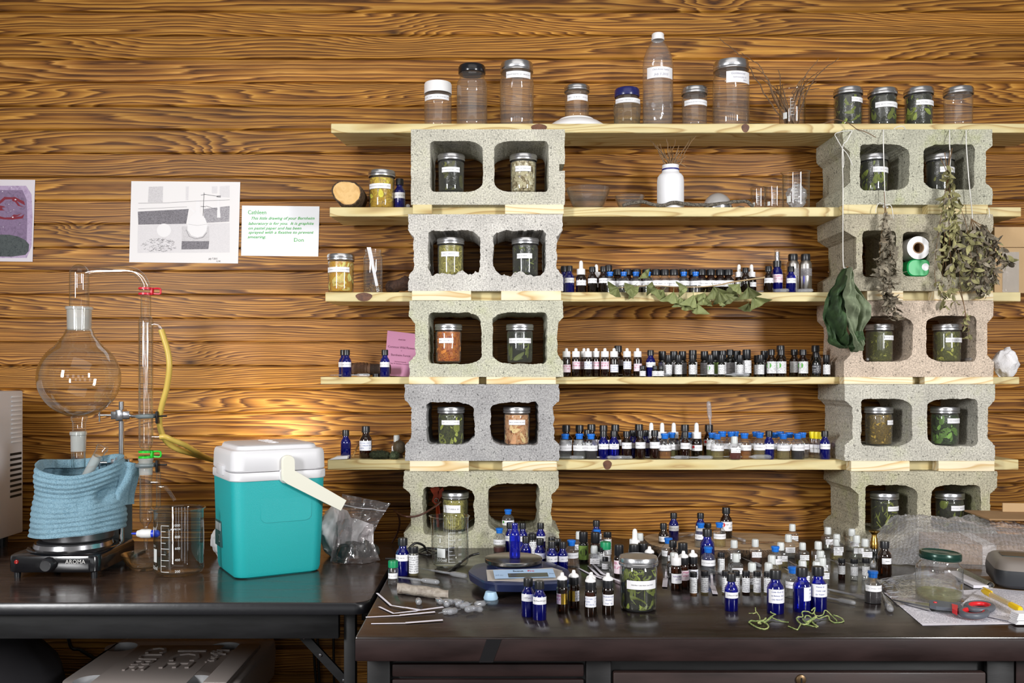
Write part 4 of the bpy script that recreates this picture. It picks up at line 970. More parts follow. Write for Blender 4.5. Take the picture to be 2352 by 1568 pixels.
# pan under the flask and the lower flask with its side neck
fl_ = thing('boiling_flask', 'clear boiling flask with side neck, wrapped in the blue towel', 'flask', (gx(180), YG, TABLE + .0705))
zb = TABLE + .0705
obj('metal_pan', lathe([(0, 0), (.074, 0), (.078, .004), (.080, .03), (.0785, .03), (.076, .006), (0, .005)], 36), pbr('dull_tin', srgb(120, 120, 122), .35, .9), fl_)
zn = gz(1092) - zb
obj('flask_bulb', lathe([(0, .0065)] + [(.07 * math.sin(t), .0765 - .07 * math.cos(t)) for t in [PI * i / 16 for i in range(2, 14)]] + [(.018, zn - .03), (.0155, zn), (.0155, gz(1040) - zb), (.0165, gz(1036) - zb)], 28), GW, fl_)
obj('ground_joint', lathe([(.0165, gz(1036) - zb), (.0172, gz(1000) - zb), (.0190, gz(998) - zb), (.0190, gz(991) - zb), (.0165, gz(990) - zb)], 24), FROST, fl_)
p0 = Vector((gx(214) - fl_.location.x, -.015, gz(1075) - zb)); p1 = Vector((gx(246) - fl_.location.x, -.02, gz(1022) - zb)); dv = p1 - p0
obj('side_neck', tube([p0 - dv * .5, p0, p0 + dv * .55], [.0105, .0105, .0112], 16, False), FROST, fl_)
sn = obj('stopper', tube([p0 + dv * t for t in (.45, .56, .6, .8, .85, .97, 1.0)], [.008, .0085, .0115, .0115, .0135, .0135, .010], 16), GW, fl_)
# towel
TWL = mottled('blue_terry', [srgb(96, 138, 160), srgb(130, 168, 188), srgb(154, 190, 206), srgb(114, 154, 176)], 420, .95, bump=1.0)
zt0, zt1 = gz(1218), gz(1062)
def towel(u, v):
    a = 2 * PI * u - PI / 2
    r = .1035 - .012 * v + .006 * math.sin(3 * a + 1) * v - .010 * math.exp(-((v - .62) / .16) ** 2) * (.5 + .5 * math.sin(a + 2.2))
    r += .0011 * math.sin(v * 2 * PI * 13 + 1.2 * math.sin(a * 2)) + .006 * noise.noise(Vector((math.cos(a) * 2, math.sin(a) * 2, v * 3)))
    r += -.022 * math.exp(-(((a + PI / 2) - 1.15) / .22) ** 2 - ((v - .55) / .10) ** 2)
    lift = .012 * math.sin(a) * v + .010 * math.sin(2 * a + .8) * v - .006 * (1 - v) * math.cos(a) * -1
    return (r * math.cos(a) * 1.0, r * math.sin(a), zt0 + (zt1 - zt0) * v + lift)
tw = thing('towel', 'light blue ribbed terry towel wrapped round the boiling flask', 'towel', (gx(180), YG, zt0))
v_, f_ = grid(towel, 72, 96)
obj('towel_wrap', ([p - Vector((0, 0, zt0)) for p in v_], f_), TWL, tw, smooth=80)
def lip(u, v):
    p = Vector(towel(u, 1.0)); c = Vector((0, 0, p.z)); q = p + (c - p).normalized() * .012 * v; q.z += .006 * math.sin(PI * v) - .02 * v
    return q - Vector((0, 0, zt0))
obj('folded_rim', grid(lip, 72, 6), TWL, tw, smooth=80)
def flap(u, v):
    x = gx(268 + 36 * u - 18 * v * u) - tw.location.x + .004 * math.sin(v * 6); z = gz(1060 + 98 * v + 6 * u) - zt0
    return (x, -.01 + .05 * u + .012 * math.sin(u * 5 + v * 3), z)
obj('loose_flap', grid(flap, 14, 24, .004), TWL, tw, smooth=80)
# biomass flask
bf = thing('round_flask', 'large clear round glass flask standing on the towel-wrapped one', 'flask', (gx(182), YG, gz(1030)))
b0 = gz(1030); g_ = lambda py: gz(py) - b0
cz, rs = g_(868), 90 / SG
sph = [(rs * math.sin(t), cz - rs * math.cos(t)) for t in [.20 + (PI - .20 - .62) * i / 26 for i in range(27)]]
obj('glass_bulb', lathe([(.0125, g_(1078)), (.0135, g_(1034)), (.0150, g_(988)), (.0150, g_(970)), (.0185, g_(963))] + sph + [(.046, g_(785)), (.034, g_(770)), (.0295, g_(757)), (.0275, g_(756))], 40), GW, bf, smooth=60)
obj('lower_joint', lathe([(.0148, g_(1034)), (.0160, g_(996)), (.0150, g_(992))], 24), FROST, bf)
obj('upper_joint', lathe([(.0265, g_(758)), (.0275, g_(712)), (.0305, g_(711)), (.0305, g_(705)), (.0268, g_(704))], 32), FROST, bf)
# still head
sh_ = thing('still_head', 'clear glass still head with long side arm over the round flask', 'still head', (gx(182), YG, gz(756)))
s0 = gz(756); q_ = lambda py: gz(py) - s0
obj('glass_column', lathe([(.0235, 0), (.0245, q_(712)), (.0218, q_(704)), (.0218, q_(632))] + [(.0218 * math.cos(t), q_(628) + .022 * math.sin(t)) for t in [PI / 2 * i / 7 for i in range(8)]], 32), GW, sh_, smooth=60)
px = lambda v: gx(v) - sh_.location.x
obj('side_arm', tube(spline([(px(200), 0, q_(627)), (px(215), 0, q_(623)), (px(255), 0, q_(622)), (px(298), 0, q_(622)), (px(320), 0, q_(631)), (px(333), 0, q_(650)), (px(336), 0, q_(664))], 6), .0094, 16, False), GW, sh_, smooth=60)
obj('arm_flange', lathe([(.0094, 0), (.0155, -.001), (.0155, -.003), (.0094, -.0035)], 24), GW, sh_, (px(336), 0, q_(664)))
# condenser
XC = gx(335)
cd = thing('condenser', 'tall straight glass condenser clamped beside the flasks', 'condenser', (XC, YG, gz(1040)))
c0 = gz(1040); k_ = lambda py: gz(py) - c0
obj('outer_jacket', lathe([(.0095, k_(1032)), (.0135, k_(1026)), (.0165, k_(1016)), (.0165, k_(738)), (.0145, k_(729)), (.0115, k_(726))], 28), GW, cd, smooth=60)
obj('inner_tube', lathe([(.0085, k_(1040)), (.0075, k_(1025)), (.0065, k_(1000)), (.0065, k_(745)), (.0115, k_(728)), (.0115, k_(680)), (.0155, k_(677)), (.0155, k_(674)), (.0115, k_(673))], 24), GW, cd, smooth=60)
cxp = lambda v: gx(v) - XC
obj('hose_barb', tube(spline([(cxp(350), 0, k_(746)), (cxp(357), 0, k_(744)), (cxp(365), 0, k_(748)), (cxp(372), 0, k_(760))], 5), .0045, 12, False), GW, cd)
obj('hose_barb', tube([(cxp(350), 0, k_(1003)), (cxp(372), 0, k_(1003))], .0045, 12, False), GW, cd)
def clip(name, label, py, m):
    t = thing(name, label, 'clip', (XC, YG, gz(py)))
    obj('upper_ring', lathe([(.0125, .004), (.0165, .004), (.0165, .0085), (.0125, .0085)], 24), m, t); obj('lower_ring', lathe([(.0125, -.0085), (.0165, -.0085), (.0165, -.004), (.0125, -.004)], 24), m, t)
    obj('bridge', box(.012, .0175, -.006, .006, -.0085, .0085, .001), m, t)
    obj('finger_loop', tube(spline([(.016, 0, .006), (.026, 0, .007), (.034, 0, .005), (.034, 0, -.005), (.026, 0, -.006), (.016, 0, -.005)], 4), .0022, 8), m, t)
clip('joint_clip', 'red plastic joint clip at the top of the condenser', 669, pbr('red_plastic', srgb(205, 28, 50), .35))
clip('joint_clip', 'bright green plastic joint clip at the foot of the condenser', 1043, pbr('green_plastic', srgb(30, 190, 40), .35))
# separator with stopcock
obj('inner_wall', lathe([(.0145, k_(1015)), (.0145, k_(740))], 28), GW, cd, smooth=60)
sp = thing('separator', 'glass oil separator with blue-handled stopcock under the condenser', 'separator', (XC, YG, gz(1262)))
e0 = gz(1262); j_ = lambda py: gz(py) - e0
obj('glass_tube', lathe([(.0035, 0), (.0045, .002), (.0045, j_(1232))], 14), GW, sp)
obj('glass_tube', lathe([(.0045, j_(1218)), (.0048, j_(1207)), (.0125, j_(1197)), (.0138, j_(1190)), (.0138, j_(1098)), (.0150, j_(1092)), (.0150, j_(1088))], 28), GW, sp, smooth=60)
obj('ground_joint', lathe([(.0150, j_(1090)), (.0158, j_(1058)), (.0172, j_(1056)), (.0172, j_(1052)), (.0140, j_(1051))], 26), FROST, sp)
xp = lambda v: gx(v) - XC
obj('side_tube', tube([(xp(364), 0, j_(1166)), (xp(364), 0, j_(1083))], .0054, 14, False), GW, sp)
obj('side_tube', tube([(xp(346), 0, j_(1107)), (xp(364), 0, j_(1107))], .004, 10, False), GW, sp); obj('side_tube', tube([(xp(342), 0, j_(1176)), (xp(356), 0, j_(1172)), (xp(364), 0, j_(1162))], .0045, 10, False), GW, sp)
obj('overflow_arm', tube(spline([(xp(366), 0, j_(1118)), (xp(378), 0, j_(1118)), (xp(388), 0, j_(1128)), (xp(396), 0, j_(1140)), (xp(402), 0, j_(1149))], 5), .0044, 12, False), GW, sp)
ax = Matrix.Translation((0, 0, j_(1225))) @ Matrix.Rotation(PI / 2, 4, 'Y')
stc = obj('stopcock', xf(lathe([(0, -.020), (.007, -.020), (.0095, -.012), (.0105, -.010), (.0105, .010), (.0095, .012), (.008, .016), (0, .016)], 20), ax), pbr('ptfe', srgb(236, 234, 232), .35), sp)
BLUEP = pbr('blue_handle_plastic', srgb(28, 60, 200), .35)
obj('retaining_nut', xf(lathe([(0, .014), (.0088, .014), (.0092, .018), (.0085, .028), (.005, .032), (0, .032)], 20, 1, .015, .027), ax), BLUEP, stc)
obj('lever', xf(lathe([(0, -.034), (.0022, -.033), (.0032, -.022), (.0036, -.018), (0, -.018)], 12), ax), BLUEP, stc)
# stand with clamps
YR = -.145; SR = F / (YR - CAMY); rx_ = lambda v: (v - CX) / SR; rz_ = lambda v: CAMZ - (v - CY) / SR
st = thing('retort_stand', 'steel retort stand with two clamps behind the towel-wrapped flask', 'lab stand', (rx_(279), YR, TABLE))
obj('rod', lathe([(0, .01), (.0062, .01), (.0062, rz_(922) - TABLE), (0, rz_(921) - TABLE)], 18), METAL, st)
BP = pbr('satin_steel_plate', srgb(150, 158, 160), .42, .85)
yb = -.085; sb = F / (yb - CAMY)
bx0, bx1 = (232 - CX) / sb - st.location.x, (303 - CX) / sb - st.location.x; bzt = CAMZ - (1120 - CY) / sb - TABLE
obj('back_plate', extrude([(bx0, 0), (bx1, 0), (bx1, bzt - .008), (bx1 - .003, bzt - .002), (bx1 - .008, bzt), (bx0, bzt)], yb - YR, yb - YR + .003), BP, st, smooth=0)
obj('foot_plate', box(bx0, bx1, yb - YR, yb - YR + .09, 0, .006, .001), BP, st)
for py in (953, 1062):
    zc = rz_(py) - TABLE
    cl_ = obj('clamp', join(box(-.022, .024, -.012, .012, zc - .010, zc + .010, .003), box(-.009, .009, -.016, .014, zc - .014, zc + .014, .003)), METAL, st)
    obj('thumb_screw', join(tube([(-.055, 0, zc), (-.02, 0, zc)], .0026, 10), tube([(-.052, -.002, zc - .016), (-.052, -.002, zc + .014)], .002, 8)), METAL, cl_)
    obj('clamp_arm', tube(spline([(.02, 0, zc), (.035, -.02, zc - .002), (XC - st.location.x - .02, YG - YR + .01, zc)], 5), .0045, 10), METAL, cl_)
    jx, jy = XC - st.location.x, YG - YR
    for s in (0, 1):
        obj('clamp_jaw', [(p) for p in [None]] and tube([(jx + .0195 * math.cos(t), jy + .0195 * math.sin(t), zc) for t in [PI * (.15 + .7 * i / 8) + s * PI for i in range(9)]], .0055 if s == 0 else .0048, 8), pbr('grey_jaw', srgb(130, 140, 142), .4, .4), cl_)
    obj('wing_nut', join(tube([(jx + .018, jy + .01, zc), (jx + .045, jy + .012, zc)], .002, 8), box(jx + .021, jx + .027, jy, jy + .02, zc - .018, zc + .012, .003)), P_BLACK, cl_)
# rubber hoses
HOSE = pbr('amber_latex_hose', srgb(206, 176, 84), .35, spec=.4, sss=.0)
def tubing(label, pts, r):
    o = obj('rubber_hose', tube(spline(pts, 8), r, 12), HOSE, None, smooth=60); return tag(o, label, 'hose')
Yh = -.15
H_ = lambda a, b, y=YG: (wx(a, y), y, wz(b, y))
tubing('amber rubber hose hanging from the top barb of the condenser', [H_(370, 757), H_(376, 775), H_(386, 810), H_(389, 845), H_(383, 890, -.205), H_(372, 930, -.2), H_(366, 965, -.19), H_(371, 992, -.18), H_(384, 1015, -.17), H_(410, 1032, -.15), H_(440, 1041, -.10), H_(475, 1052, -.03), H_(520, 1062, .05)], .0068)
tubing('amber rubber hose from the lower barb running behind the teal cooler', [H_(368, 1003), H_(380, 1003), H_(396, 1010, -.2), H_(425, 1022, -.17), H_(455, 1040, -.10), H_(485, 1054, -.02), H_(530, 1066, .04)], .0064)
# beakers
def beaker(loc, r, h, label, grads=None, spout=-1, n=48, sc=1.0):
    t = thing('beaker', label, 'beaker', loc)
    v, f = lathe([(0, .002), (r * .80, .002), (r * .93, .006), (r, .014), (r, h - .006), (r * 1.02, h - .002), (r * 1.06, h)], n)
    w = []
    for p in v:
        p = Vector(p)
        if p.z > h - .02 and spout is not None:
            a = math.atan2(p.y, p.x); d = abs((a - spout + PI) % (2 * PI) - PI)
            k = max(0, 1 - d / .42) * max(0, (p.z - (h - .02)) / .02)
            p.x *= 1 + .16 * k; p.y *= 1 + .16 * k
        w.append(p)
    obj('glass_wall', (w, f), GW, t, smooth=60)
    ring = [p for p in w if abs(p.z - h) < 1e-6]
    obj('rim', tube(ring + [ring[0]], .0011 if r > .02 else .0007, 6, False), GW, t)
    if grads: obj('graduation_print', join(*grads(r * 1.004, h)), pbr('white_enamel_print', srgb(222, 224, 222), .5), t, smooth=0)
    return t
def tick(r, a0, a1, z, th=.0011): return patch_round(r, (a0 + a1) / 2, a1 - a0, z - th / 2, z + th / 2, 6)[0]
def vline(r, a, z0, z1, th=.0011): return patch_round(r, a, th / r, z0, z1, 1)[0]
def g1000(r, h):
    o = []; zz = lambda py: (1318 - py) / 153.0 * h
    a0 = -.42; o.append(vline(r, a0, zz(1301), zz(1199)))
    for i, (py, s) in enumerate(((1198, '1000'), (1224, '800'), (1250, '600'), (1276, '400'), (1302, '200'))):
        o.append(tick(r, a0, a0 + .36, zz(py))); o.append(text_round(s, .0078, r, a0 + (.70 if i else .66), zz(py) + .0008))
        if i < 4: o.append(tick(r, a0, a0 + .22, zz(py + 13)))
    o.append(text_round('APPROX', .0058, r, a0 + .62, zz(1206)))
    o.append(text_round('213.3', .0066, r, a0 - .5, zz(1247))); o.append(text_round('1000ml', .0125, r, a0 - .55, zz(1296)))
    v, f = text_round('KARTER', .007, r, a0 - .6, zz(1208)); o.append((v, f))
    o.append(patch_round(r, a0 - .42, .30, zz(1283), zz(1253), 6)[0]); return o
yb_ = -.268
beaker((wx(411, yb_), yb_, TABLE), 55 / (F / (yb_ - CAMY)), (1318 - 1166) / (F / (yb_ - CAMY)), 'large one-litre glass beaker with white scale on the left table', g1000, spout=PI * .97)
bo = thing('glass_bowl', 'small clear glass bowl under the separator tip', 'bowl', (gx(335), -.215, TABLE))
obj('glass_wall', lathe([(0, .003), (.026, .0), (.030, .002), (.040, .012), (.049, .028), (.0525, .036), (.0535, .037), (.0515, .0365), (.047, .028), (.037, .012), (.026, .005), (0, .005)], 36), GW, bo, smooth=60)
# grey louvred cabinet at the far left
cb = thing('metal_cabinet', 'pale grey metal cabinet with louvred side at the left edge', 'cabinet', (-1.47, -.07, TABLE))
GP = pbr('grey_enamel', srgb(212, 214, 219), .4)
ct = wz(897, .1) - TABLE
obj('casing', box(-.20, .204, -.19, .17, .033, ct, .004), GP, cb)
for sx in (-1, 1):
    for sy in (-1, 1): obj('foot', lathe([(0, 0), (.012, 0), (.014, .033), (0, .033)], 14), P_BLACK, cb, (sx * .17, sy * .13, 0))
sy_ = lambda v: wx(v, .06) * 0 + (-1.266 * F / (v - CX) + CAMY) + .07
ya_, yb2 = sy_(26), sy_(49)
for i in range(11):
    z = wz(911 + i * 10.3, .06) + .0 - TABLE
    obj('louvre', xf(box(-.0022, .0022, ya_, yb2, -.0022, .0022, .001), (.2045, 0, z)), pbr('louvre_enamel', srgb(228, 229, 232), .35), cb)
for i in range(9):
    z = wz(1042 + i * 12.0, .06) - TABLE
    obj('vent_slot', xf(box(-.0004, .0006, ya_ - .006, yb2, -.0032, .0032, .0003), (.2042, 0, z)), pbr('vent_black', srgb(14, 14, 16), .7), cb)
# ======== papers pinned on the wall
def paper(label, corners, col, cat, name='paper_sheet', th=.0008, rough=.6):
    y = WALL - .0012
    pts = [(wx(a, y), wz(b, y)) for a, b in corners]; cx, cz = sum(p[0] for p in pts) / 4, sum(p[1] for p in pts) / 4
    o = obj(name, extrude([(a - cx, b - cz) for a, b in pts], -th, 0), pbr('paper_' + name + str(len(MATS)), col, rough), None, (cx, y, cz), smooth=0)
    return tag(o, label, cat), cx, cz, y
def ink_poly(o, pts, cx, cz, y, lay, m, name):
    P = [(wx(a, y) - cx, -.0008 - lay * .00012, wz(b, y) - cz) for a, b in pts]
    return P, [tuple(range(len(P)))]
def stroke(pts, w_, cx, cz, y, lay):
    o = []
    for (a, b), (c, d) in zip(pts, pts[1:]):
        p, q = Vector((wx(a, y) - cx, wz(b, y) - cz)), Vector((wx(c, y) - cx, wz(d, y) - cz)); n = (q - p)
        if n.length < 1e-9: continue
        n.normalize(); n = Vector((-n.y, n.x)) * w_ / 2
        o.append(([(k.x, -.0008 - lay * .00012, k.y) for k in (p - n, q - n, q + n, p + n)], [(0, 1, 2, 3)]))
    return join(*o)
dr, cx, cz, y = paper('framed-size pencil drawing of a flask and stand taped to the wall', [(297, 602), (547, 605), (552, 418), (302, 416)], srgb(232, 228, 228), 'drawing', 'drawing')
dr['label'] = 'pencil drawing of a flask and lab stand on white paper on the wall'
Z_ = lambda a, b: (280 + a / 5.004, 400 + b / 5.004)
def hatch(name, lo, hi, sc=300):
    return mottled(name, [lo, hi, lo, hi], sc, .8, (1, 1, 2.2), bump=0.0)
HD = hatch('graphite_dark', srgb(86, 82, 88), srgb(150, 146, 152)); HM = hatch('graphite_mid', srgb(130, 126, 132), srgb(190, 186, 190)); HL = hatch('graphite_light', srgb(188, 184, 186), srgb(220, 216, 218)); HV = hatch('graphite_faint', srgb(212, 208, 210), srgb(226, 222, 224)); HW = pbr('bare_paper', srgb(234, 231, 232), .7)
def ell(cx_, cy_, a, b, n=20): return [(cx_ + a * math.cos(2 * PI * i / n), cy_ + b * math.sin(2 * PI * i / n)) for i in range(n)]
ip = lambda l, lay: ink_poly(dr, [Z_(*p) for p in l], cx, cz, y, lay, None, '')
sk_ = lambda l, w_, lay: stroke([Z_(*p) for p in l], w_, cx, cz, y, lay)
obj('drawn_background', join(ip([(185, 585), (1240, 560), (1240, 900), (180, 905)], 1), ip([(1125, 140), (1240, 130), (1240, 270), (1125, 260)], 1), ip([(735, 140), (770, 140), (765, 300), (735, 300)], 1), ip([(1035, 140), (1100, 140), (1095, 220), (1035, 220)], 1)), HV, dr, smooth=0)
obj('drawn_curtain', ip([(310, 145), (475, 140), (470, 325), (300, 325)], 1), HL, dr, smooth=0); obj('drawn_burner', ip([(690, 600), (1005, 600), (1005, 770), (690, 770)], 2), HL, dr, smooth=0)
obj('drawn_shelf_shadow', join(ip([(185, 430), (770, 400), (740, 570), (190, 580)], 2), ip([(690, 770), (1005, 770), (995, 860), (685, 865)], 3)), HD, dr, smooth=0)
obj('drawn_shelf_shadow', join(ip([(940, 400), (1240, 365), (1235, 545), (950, 560)], 2)), HM, dr, smooth=0)
obj('drawn_flask', join(ip([(855, 300), (895, 300), (900, 440), (960, 510), (985, 580), (975, 650), (930, 710), (870, 728), (800, 705), (755, 640), (755, 570), (790, 490), (845, 440)], 4), ip([(790, 410), (830, 450), (850, 430), (780, 370)], 4), ip(ell(485, 645, 82, 78), 4), ip([(1100, 280), (1120, 280), (1135, 500), (1095, 500)], 4)), HW, dr, smooth=0)
lines = [sk_([(190, 335), (500, 330), (850, 310), (1240, 295)], .0007, 5), sk_([(190, 400), (750, 375)], .0006, 5), sk_([(945, 212), (935, 480)], .0012, 5), sk_([(910, 240), (962, 233)], .0012, 5), sk_([(955, 232), (1085, 252), (1140, 248)], .0011, 5), sk_([(1090, 258), (1138, 262)], .0022, 5),
         sk_([(908, 371), (965, 373)], .0014, 5), sk_([(970, 366), (1060, 395), (1105, 402)], .001, 5), sk_([(740, 640), (775, 715), (850, 742), (930, 728), (980, 670)], .0008, 5), sk_([(765, 575), (870, 590), (980, 575)], .0004, 5)]
rr_ = random.Random(4)
for i in range(150):
    a = rr_.random() * 2 * PI; q = math.sqrt(rr_.random()); x_, y_ = 425 + 205 * q * math.cos(a), 815 + 78 * q * math.sin(a); l = 16 + rr_.random() * 22; t = rr_.choice([-.7, .6, .3, -.3, 2.6])
    lines.append(sk_([(x_ - l * math.cos(t) * .5, y_ - l * math.sin(t) * .5), (x_ + 4, y_ + 3), (x_ + l * math.cos(t) * .5, y_ + l * math.sin(t) * .5)], .0004, 5))
obj('pencil_lines', join(*lines), pbr('graphite_line', srgb(88, 84, 90), .7), dr, smooth=0)
def fit(s, x0, x1, py, hpx, y, cx, cz, Zf, lay=5, **k):
    """lettering stretched to run from x0 to x1 (zoom pixels)"""
    v, f = text2d(s, 1.0, align='LEFT', **k); mn = min(p.x for p in v); mx = max(p.x for p in v)
    xa, za = Zf(x0, py); xb, zb_ = Zf(x1, py); A = wx(xa, y); B = wx(xb, y); s_ = (B - A) / (mx - mn); hh = hpx / (Zf(0, 1)[1] - Zf(0, 0)[1]) ** -1 / (F / (y - CAMY)) * 1.35
    return [(A + (p.x - mn) * s_ - cx, -.0008 - lay * .00012, wz(za, y) - cz + p.y * hh) for p in v], f
obj('date_note', join(fit('July 7 2015', 995, 1098, 972, 22, y, cx, cz, Z_, shear=.2), fit('G.W.', 1088, 1138, 1001, 20, y, cx, cz, Z_)), pbr('graphite_line', (0, 0, 0)), dr, smooth=0)
nc, cx, cz, y = paper('white note card with green handwriting beside the pencil drawing', [(554, 587), (731, 589), (734, 474), (556, 472)], srgb(240, 241, 246), 'note', 'note_card')
GI = pbr('green_marker_ink', srgb(60, 176, 62), .6)
ls = [fit('Cathleen', 1450, 1660, 440, 50, y, cx, cz, Z_), fit('Don', 1980, 2090, 757, 46, y, cx, cz, Z_)]
for s, a, b, py in (('This little drawing of your Bernheim', 1490, 2215, 508), ('laboratory is for you.  It is graphite', 1455, 2205, 568), ('on pastel paper and has been', 1455, 2065, 622), ('sprayed with a fixative to prevent', 1455, 2205, 670), ('smearing.', 1445, 1655, 722)):
    ls.append(fit(s, a, b, py, 34, y, cx, cz, Z_, shear=.35, bold=.008))
obj('handwriting', join(*ls), GI, nc, smooth=0)
pt, cx, cz, y = paper('purple pastel picture with red claws cut off at the left edge', [(-120, 599), (75, 601), (81, 413), (-120, 411)], srgb(214, 206, 212), 'picture', 'pastel_painting')
Zc = lambda a, b: (a / 7.13, 400 + b / 7.13)
pp = lambda l, lay: ink_poly(pt, [Zc(*p) for p in l], cx, cz, y, lay, None, '')
obj('pastel_ground', pp([(-850, 190), (430, 190), (520, 330), (535, 700), (520, 1180), (440, 1370), (-850, 1370)], 1), mottled('pastel_violet_edge', [srgb(160, 136, 170), srgb(184, 164, 192), srgb(150, 128, 160)], 60, .8, bump=0.0), pt, smooth=0)
obj('pastel_ground', pp([(-850, 260), (370, 260), (440, 420), (450, 760), (440, 1100), (-850, 1120)], 2), mottled('pastel_violet', [srgb(112, 92, 120), srgb(134, 112, 142), srgb(104, 88, 112)], 60, .8, bump=0.0), pt, smooth=0)
obj('pastel_rock', pp([(-850, 1030), (-200, 990), (150, 990), (300, 1020), (420, 1080), (480, 1150), (470, 1260), (420, 1320), (200, 1350), (-850, 1340)], 3), mottled('pastel_charcoal', [srgb(54, 60, 62), srgb(82, 88, 88), srgb(44, 50, 52)], 120, .85, bump=0.0), pt, smooth=0)
obj('pastel_claw', join(pp([(-60, 500), (0, 440), (75, 372), (200, 380), (240, 370), (300, 400), (400, 450), (412, 508), (330, 465), (280, 440), (330, 510), (398, 540), (300, 520), (250, 455), (205, 440), (200, 410), (90, 415), (0, 490), (-60, 560)], 4), pp([(-60, 660), (0, 690), (80, 710), (180, 705), (230, 660), (290, 668), (370, 632), (300, 685), (250, 700), (350, 690), (402, 655), (375, 725), (200, 745), (60, 740), (-60, 720)], 4), pp([(-60, 510), (20, 515), (60, 525), (98, 545), (40, 545), (45, 575), (85, 592), (20, 595), (-60, 600)], 4)), pbr('pastel_red', srgb(126, 36, 52), .8), pt, smooth=0)
obj('pastel_highlight', join(*[pp(ell(a, b, r_, r_ * .7, 10), 6) for a, b, r_ in ((258, 417, 14), (214, 705, 15), (45, 285, 10), (150, 492, 8), (193, 224, 10), (310, 224, 6), (230, 583, 7), (180, 605, 6), (58, 865, 7), (328, 826, 5), (135, 628, 5))]), pbr('chalk_white', srgb(228, 220, 230), .8), pt, smooth=0)
# ======== teal cooler
EX, EY = Vector((math.cos(.5236), math.sin(.5236), 0)), Vector((-math.sin(.5236), math.cos(.5236), 0))
CW_, CD_ = .218, .205
cc = Vector((-.577, -.346, TABLE)) + EX * CW_ / 2 + EY * CD_ / 2
ck = thing('cooler', 'teal and white picnic cooler with cream bail handle on the left table', 'cooler', cc, .5236)
TEAL = pbr('teal_plastic', srgb(30, 170, 172), .42, bump=(900, .35)); CWH = pbr('cooler_white', srgb(222, 221, 224), .4); CREAM = pbr('cream_plastic', srgb(230, 228, 212), .4)
ou = rrect(CW_, CD_, .028, 6)
obj('body', stack(ou, [(0, .86), (.003, .895), (.012, .918), (.12, .96), (.219, .985)]), TEAL, ck, smooth=35)
obj('rim_band', stack(ou, [(.2165, 1.0), (.2185, 1.012), (.2335, 1.012), (.2355, 1.0)]), CWH, ck, smooth=35)
lid = obj('lid', stack(ou, [(.2368, .98), (.240, 1.0), (.272, .99), (.280, .975), (.2835, .95), (.2845, .86), (.286, .845), (.292, .83), (.2942, .80), (.2944, .4)]), CWH, ck, smooth=35)
obj('lid_recess_panel', stack(rrect(.175, .160, .012, 4), [(.2945, 1), (.2965, .9)]), pbr('cooler_grey_lid', srgb(206, 200, 198), .5, bump=(300, .2)), lid, smooth=35)
def emboss(s, size, m, d, **k):
    v, f = text2d(s, size, **k); n = len(v); E = {}
    for p in f:
        for a, b in zip(p, p[1:] + p[:1]): E[(a, b)] = 1
    side = [(a, b, b + n, a + n) for (a, b) in E if (b, a) not in E]
    V = [m @ Vector((p.x, p.y, d)) for p in v] + [m @ Vector((p.x, p.y, 0)) for p in v]
    return V, f + [(b, a, a2, b2) for a, b, b2, a2 in side]
obj('embossed_lettering', emboss('IGLOO', .034, Matrix.Translation((.0, .0, .2957)) @ Matrix.Rotation(-PI / 2, 4, 'Z'), .0022, bold=.012), CWH, lid, smooth=0)
obj('lid_latch', box(-.114, -.104, -.03, .03, .225, .248, .003), CWH, ck)
obj('side_sticker', box(-CW_ / 2 * .955 - .0012, -CW_ / 2 * .955 + .003, .015, .075, .055, .115, .0005), pbr('sticker_green', srgb(46, 92, 92), .5), ck)
obj('sticker_print', join(box(-CW_ / 2 * .955 - .0018, -CW_ / 2 * .955 - .0008, .022, .070, .092, .110, .0002), text_flat('2', .026, Matrix.Translation((-CW_ / 2 * .955 - .0018, .032, .074)) @ Matrix.Rotation(-PI / 2, 4, 'Z') @ Matrix.Rotation(PI / 2, 4, 'X'))), pbr('sticker_silver', srgb(170, 180, 182), .4), ck)
pv = Vector((.012, 0, .226)); tip = Vector((.143, 0, .150))
for s in (-1, 1):
    yy_ = s * (CD_ / 2 * 1.012 + .006)
    d = (tip - pv).normalized(); n = Vector((-d.z, 0, d.x)); wdt = .0135
    o2 = [(pv + Vector((-wdt, 0, .033)))] + [pv + Vector((-wdt * math.cos(a_), 0, .033 + wdt * math.sin(a_))) for a_ in [PI * i / 10 for i in range(1, 10)]] + [pv + Vector((wdt, 0, .033)), pv + Vector((wdt, 0, .012)), tip + n * wdt, tip - n * wdt, pv - Vector((.004, 0, .017)), pv - Vector((.0125, 0, .010)), pv + Vector((-wdt, 0, .004))]
    obj('handle_arm', loft([[(p.x, yy_ + e * .0065, p.z) for p in ([q_ + ((pv + tip) * .5 - q_).normalized() * (.0015 if abs(e) > .9 else 0) for q_ in o2])] for e in (-1, -.7, .7, 1)]), CREAM, ck, smooth=35)
obj('handle_grip', tube([(tip.x - .006, -CD_ / 2 * 1.0, tip.z + .003), (tip.x - .006, CD_ / 2 * 1.0, tip.z + .003)], .011, 14), CREAM, ck)
obj('pivot_boss', xf(lathe([(0, -.002), (.019, -.002), (.018, .003), (0, .003)], 24), Matrix.Translation((pv.x, -CD_ / 2 * 1.0, pv.z)) @ Matrix.Rotation(PI / 2, 4, 'X')), CWH, ck)
obj('face_panel', loft([[(x * .058 + .012, -CD_ / 2 * k_, .150 + y * .056 + .028) for x, y in rrect(2, 2, .25, 4)] for k_ in (.962, .974)]), TEAL, ck, smooth=30)
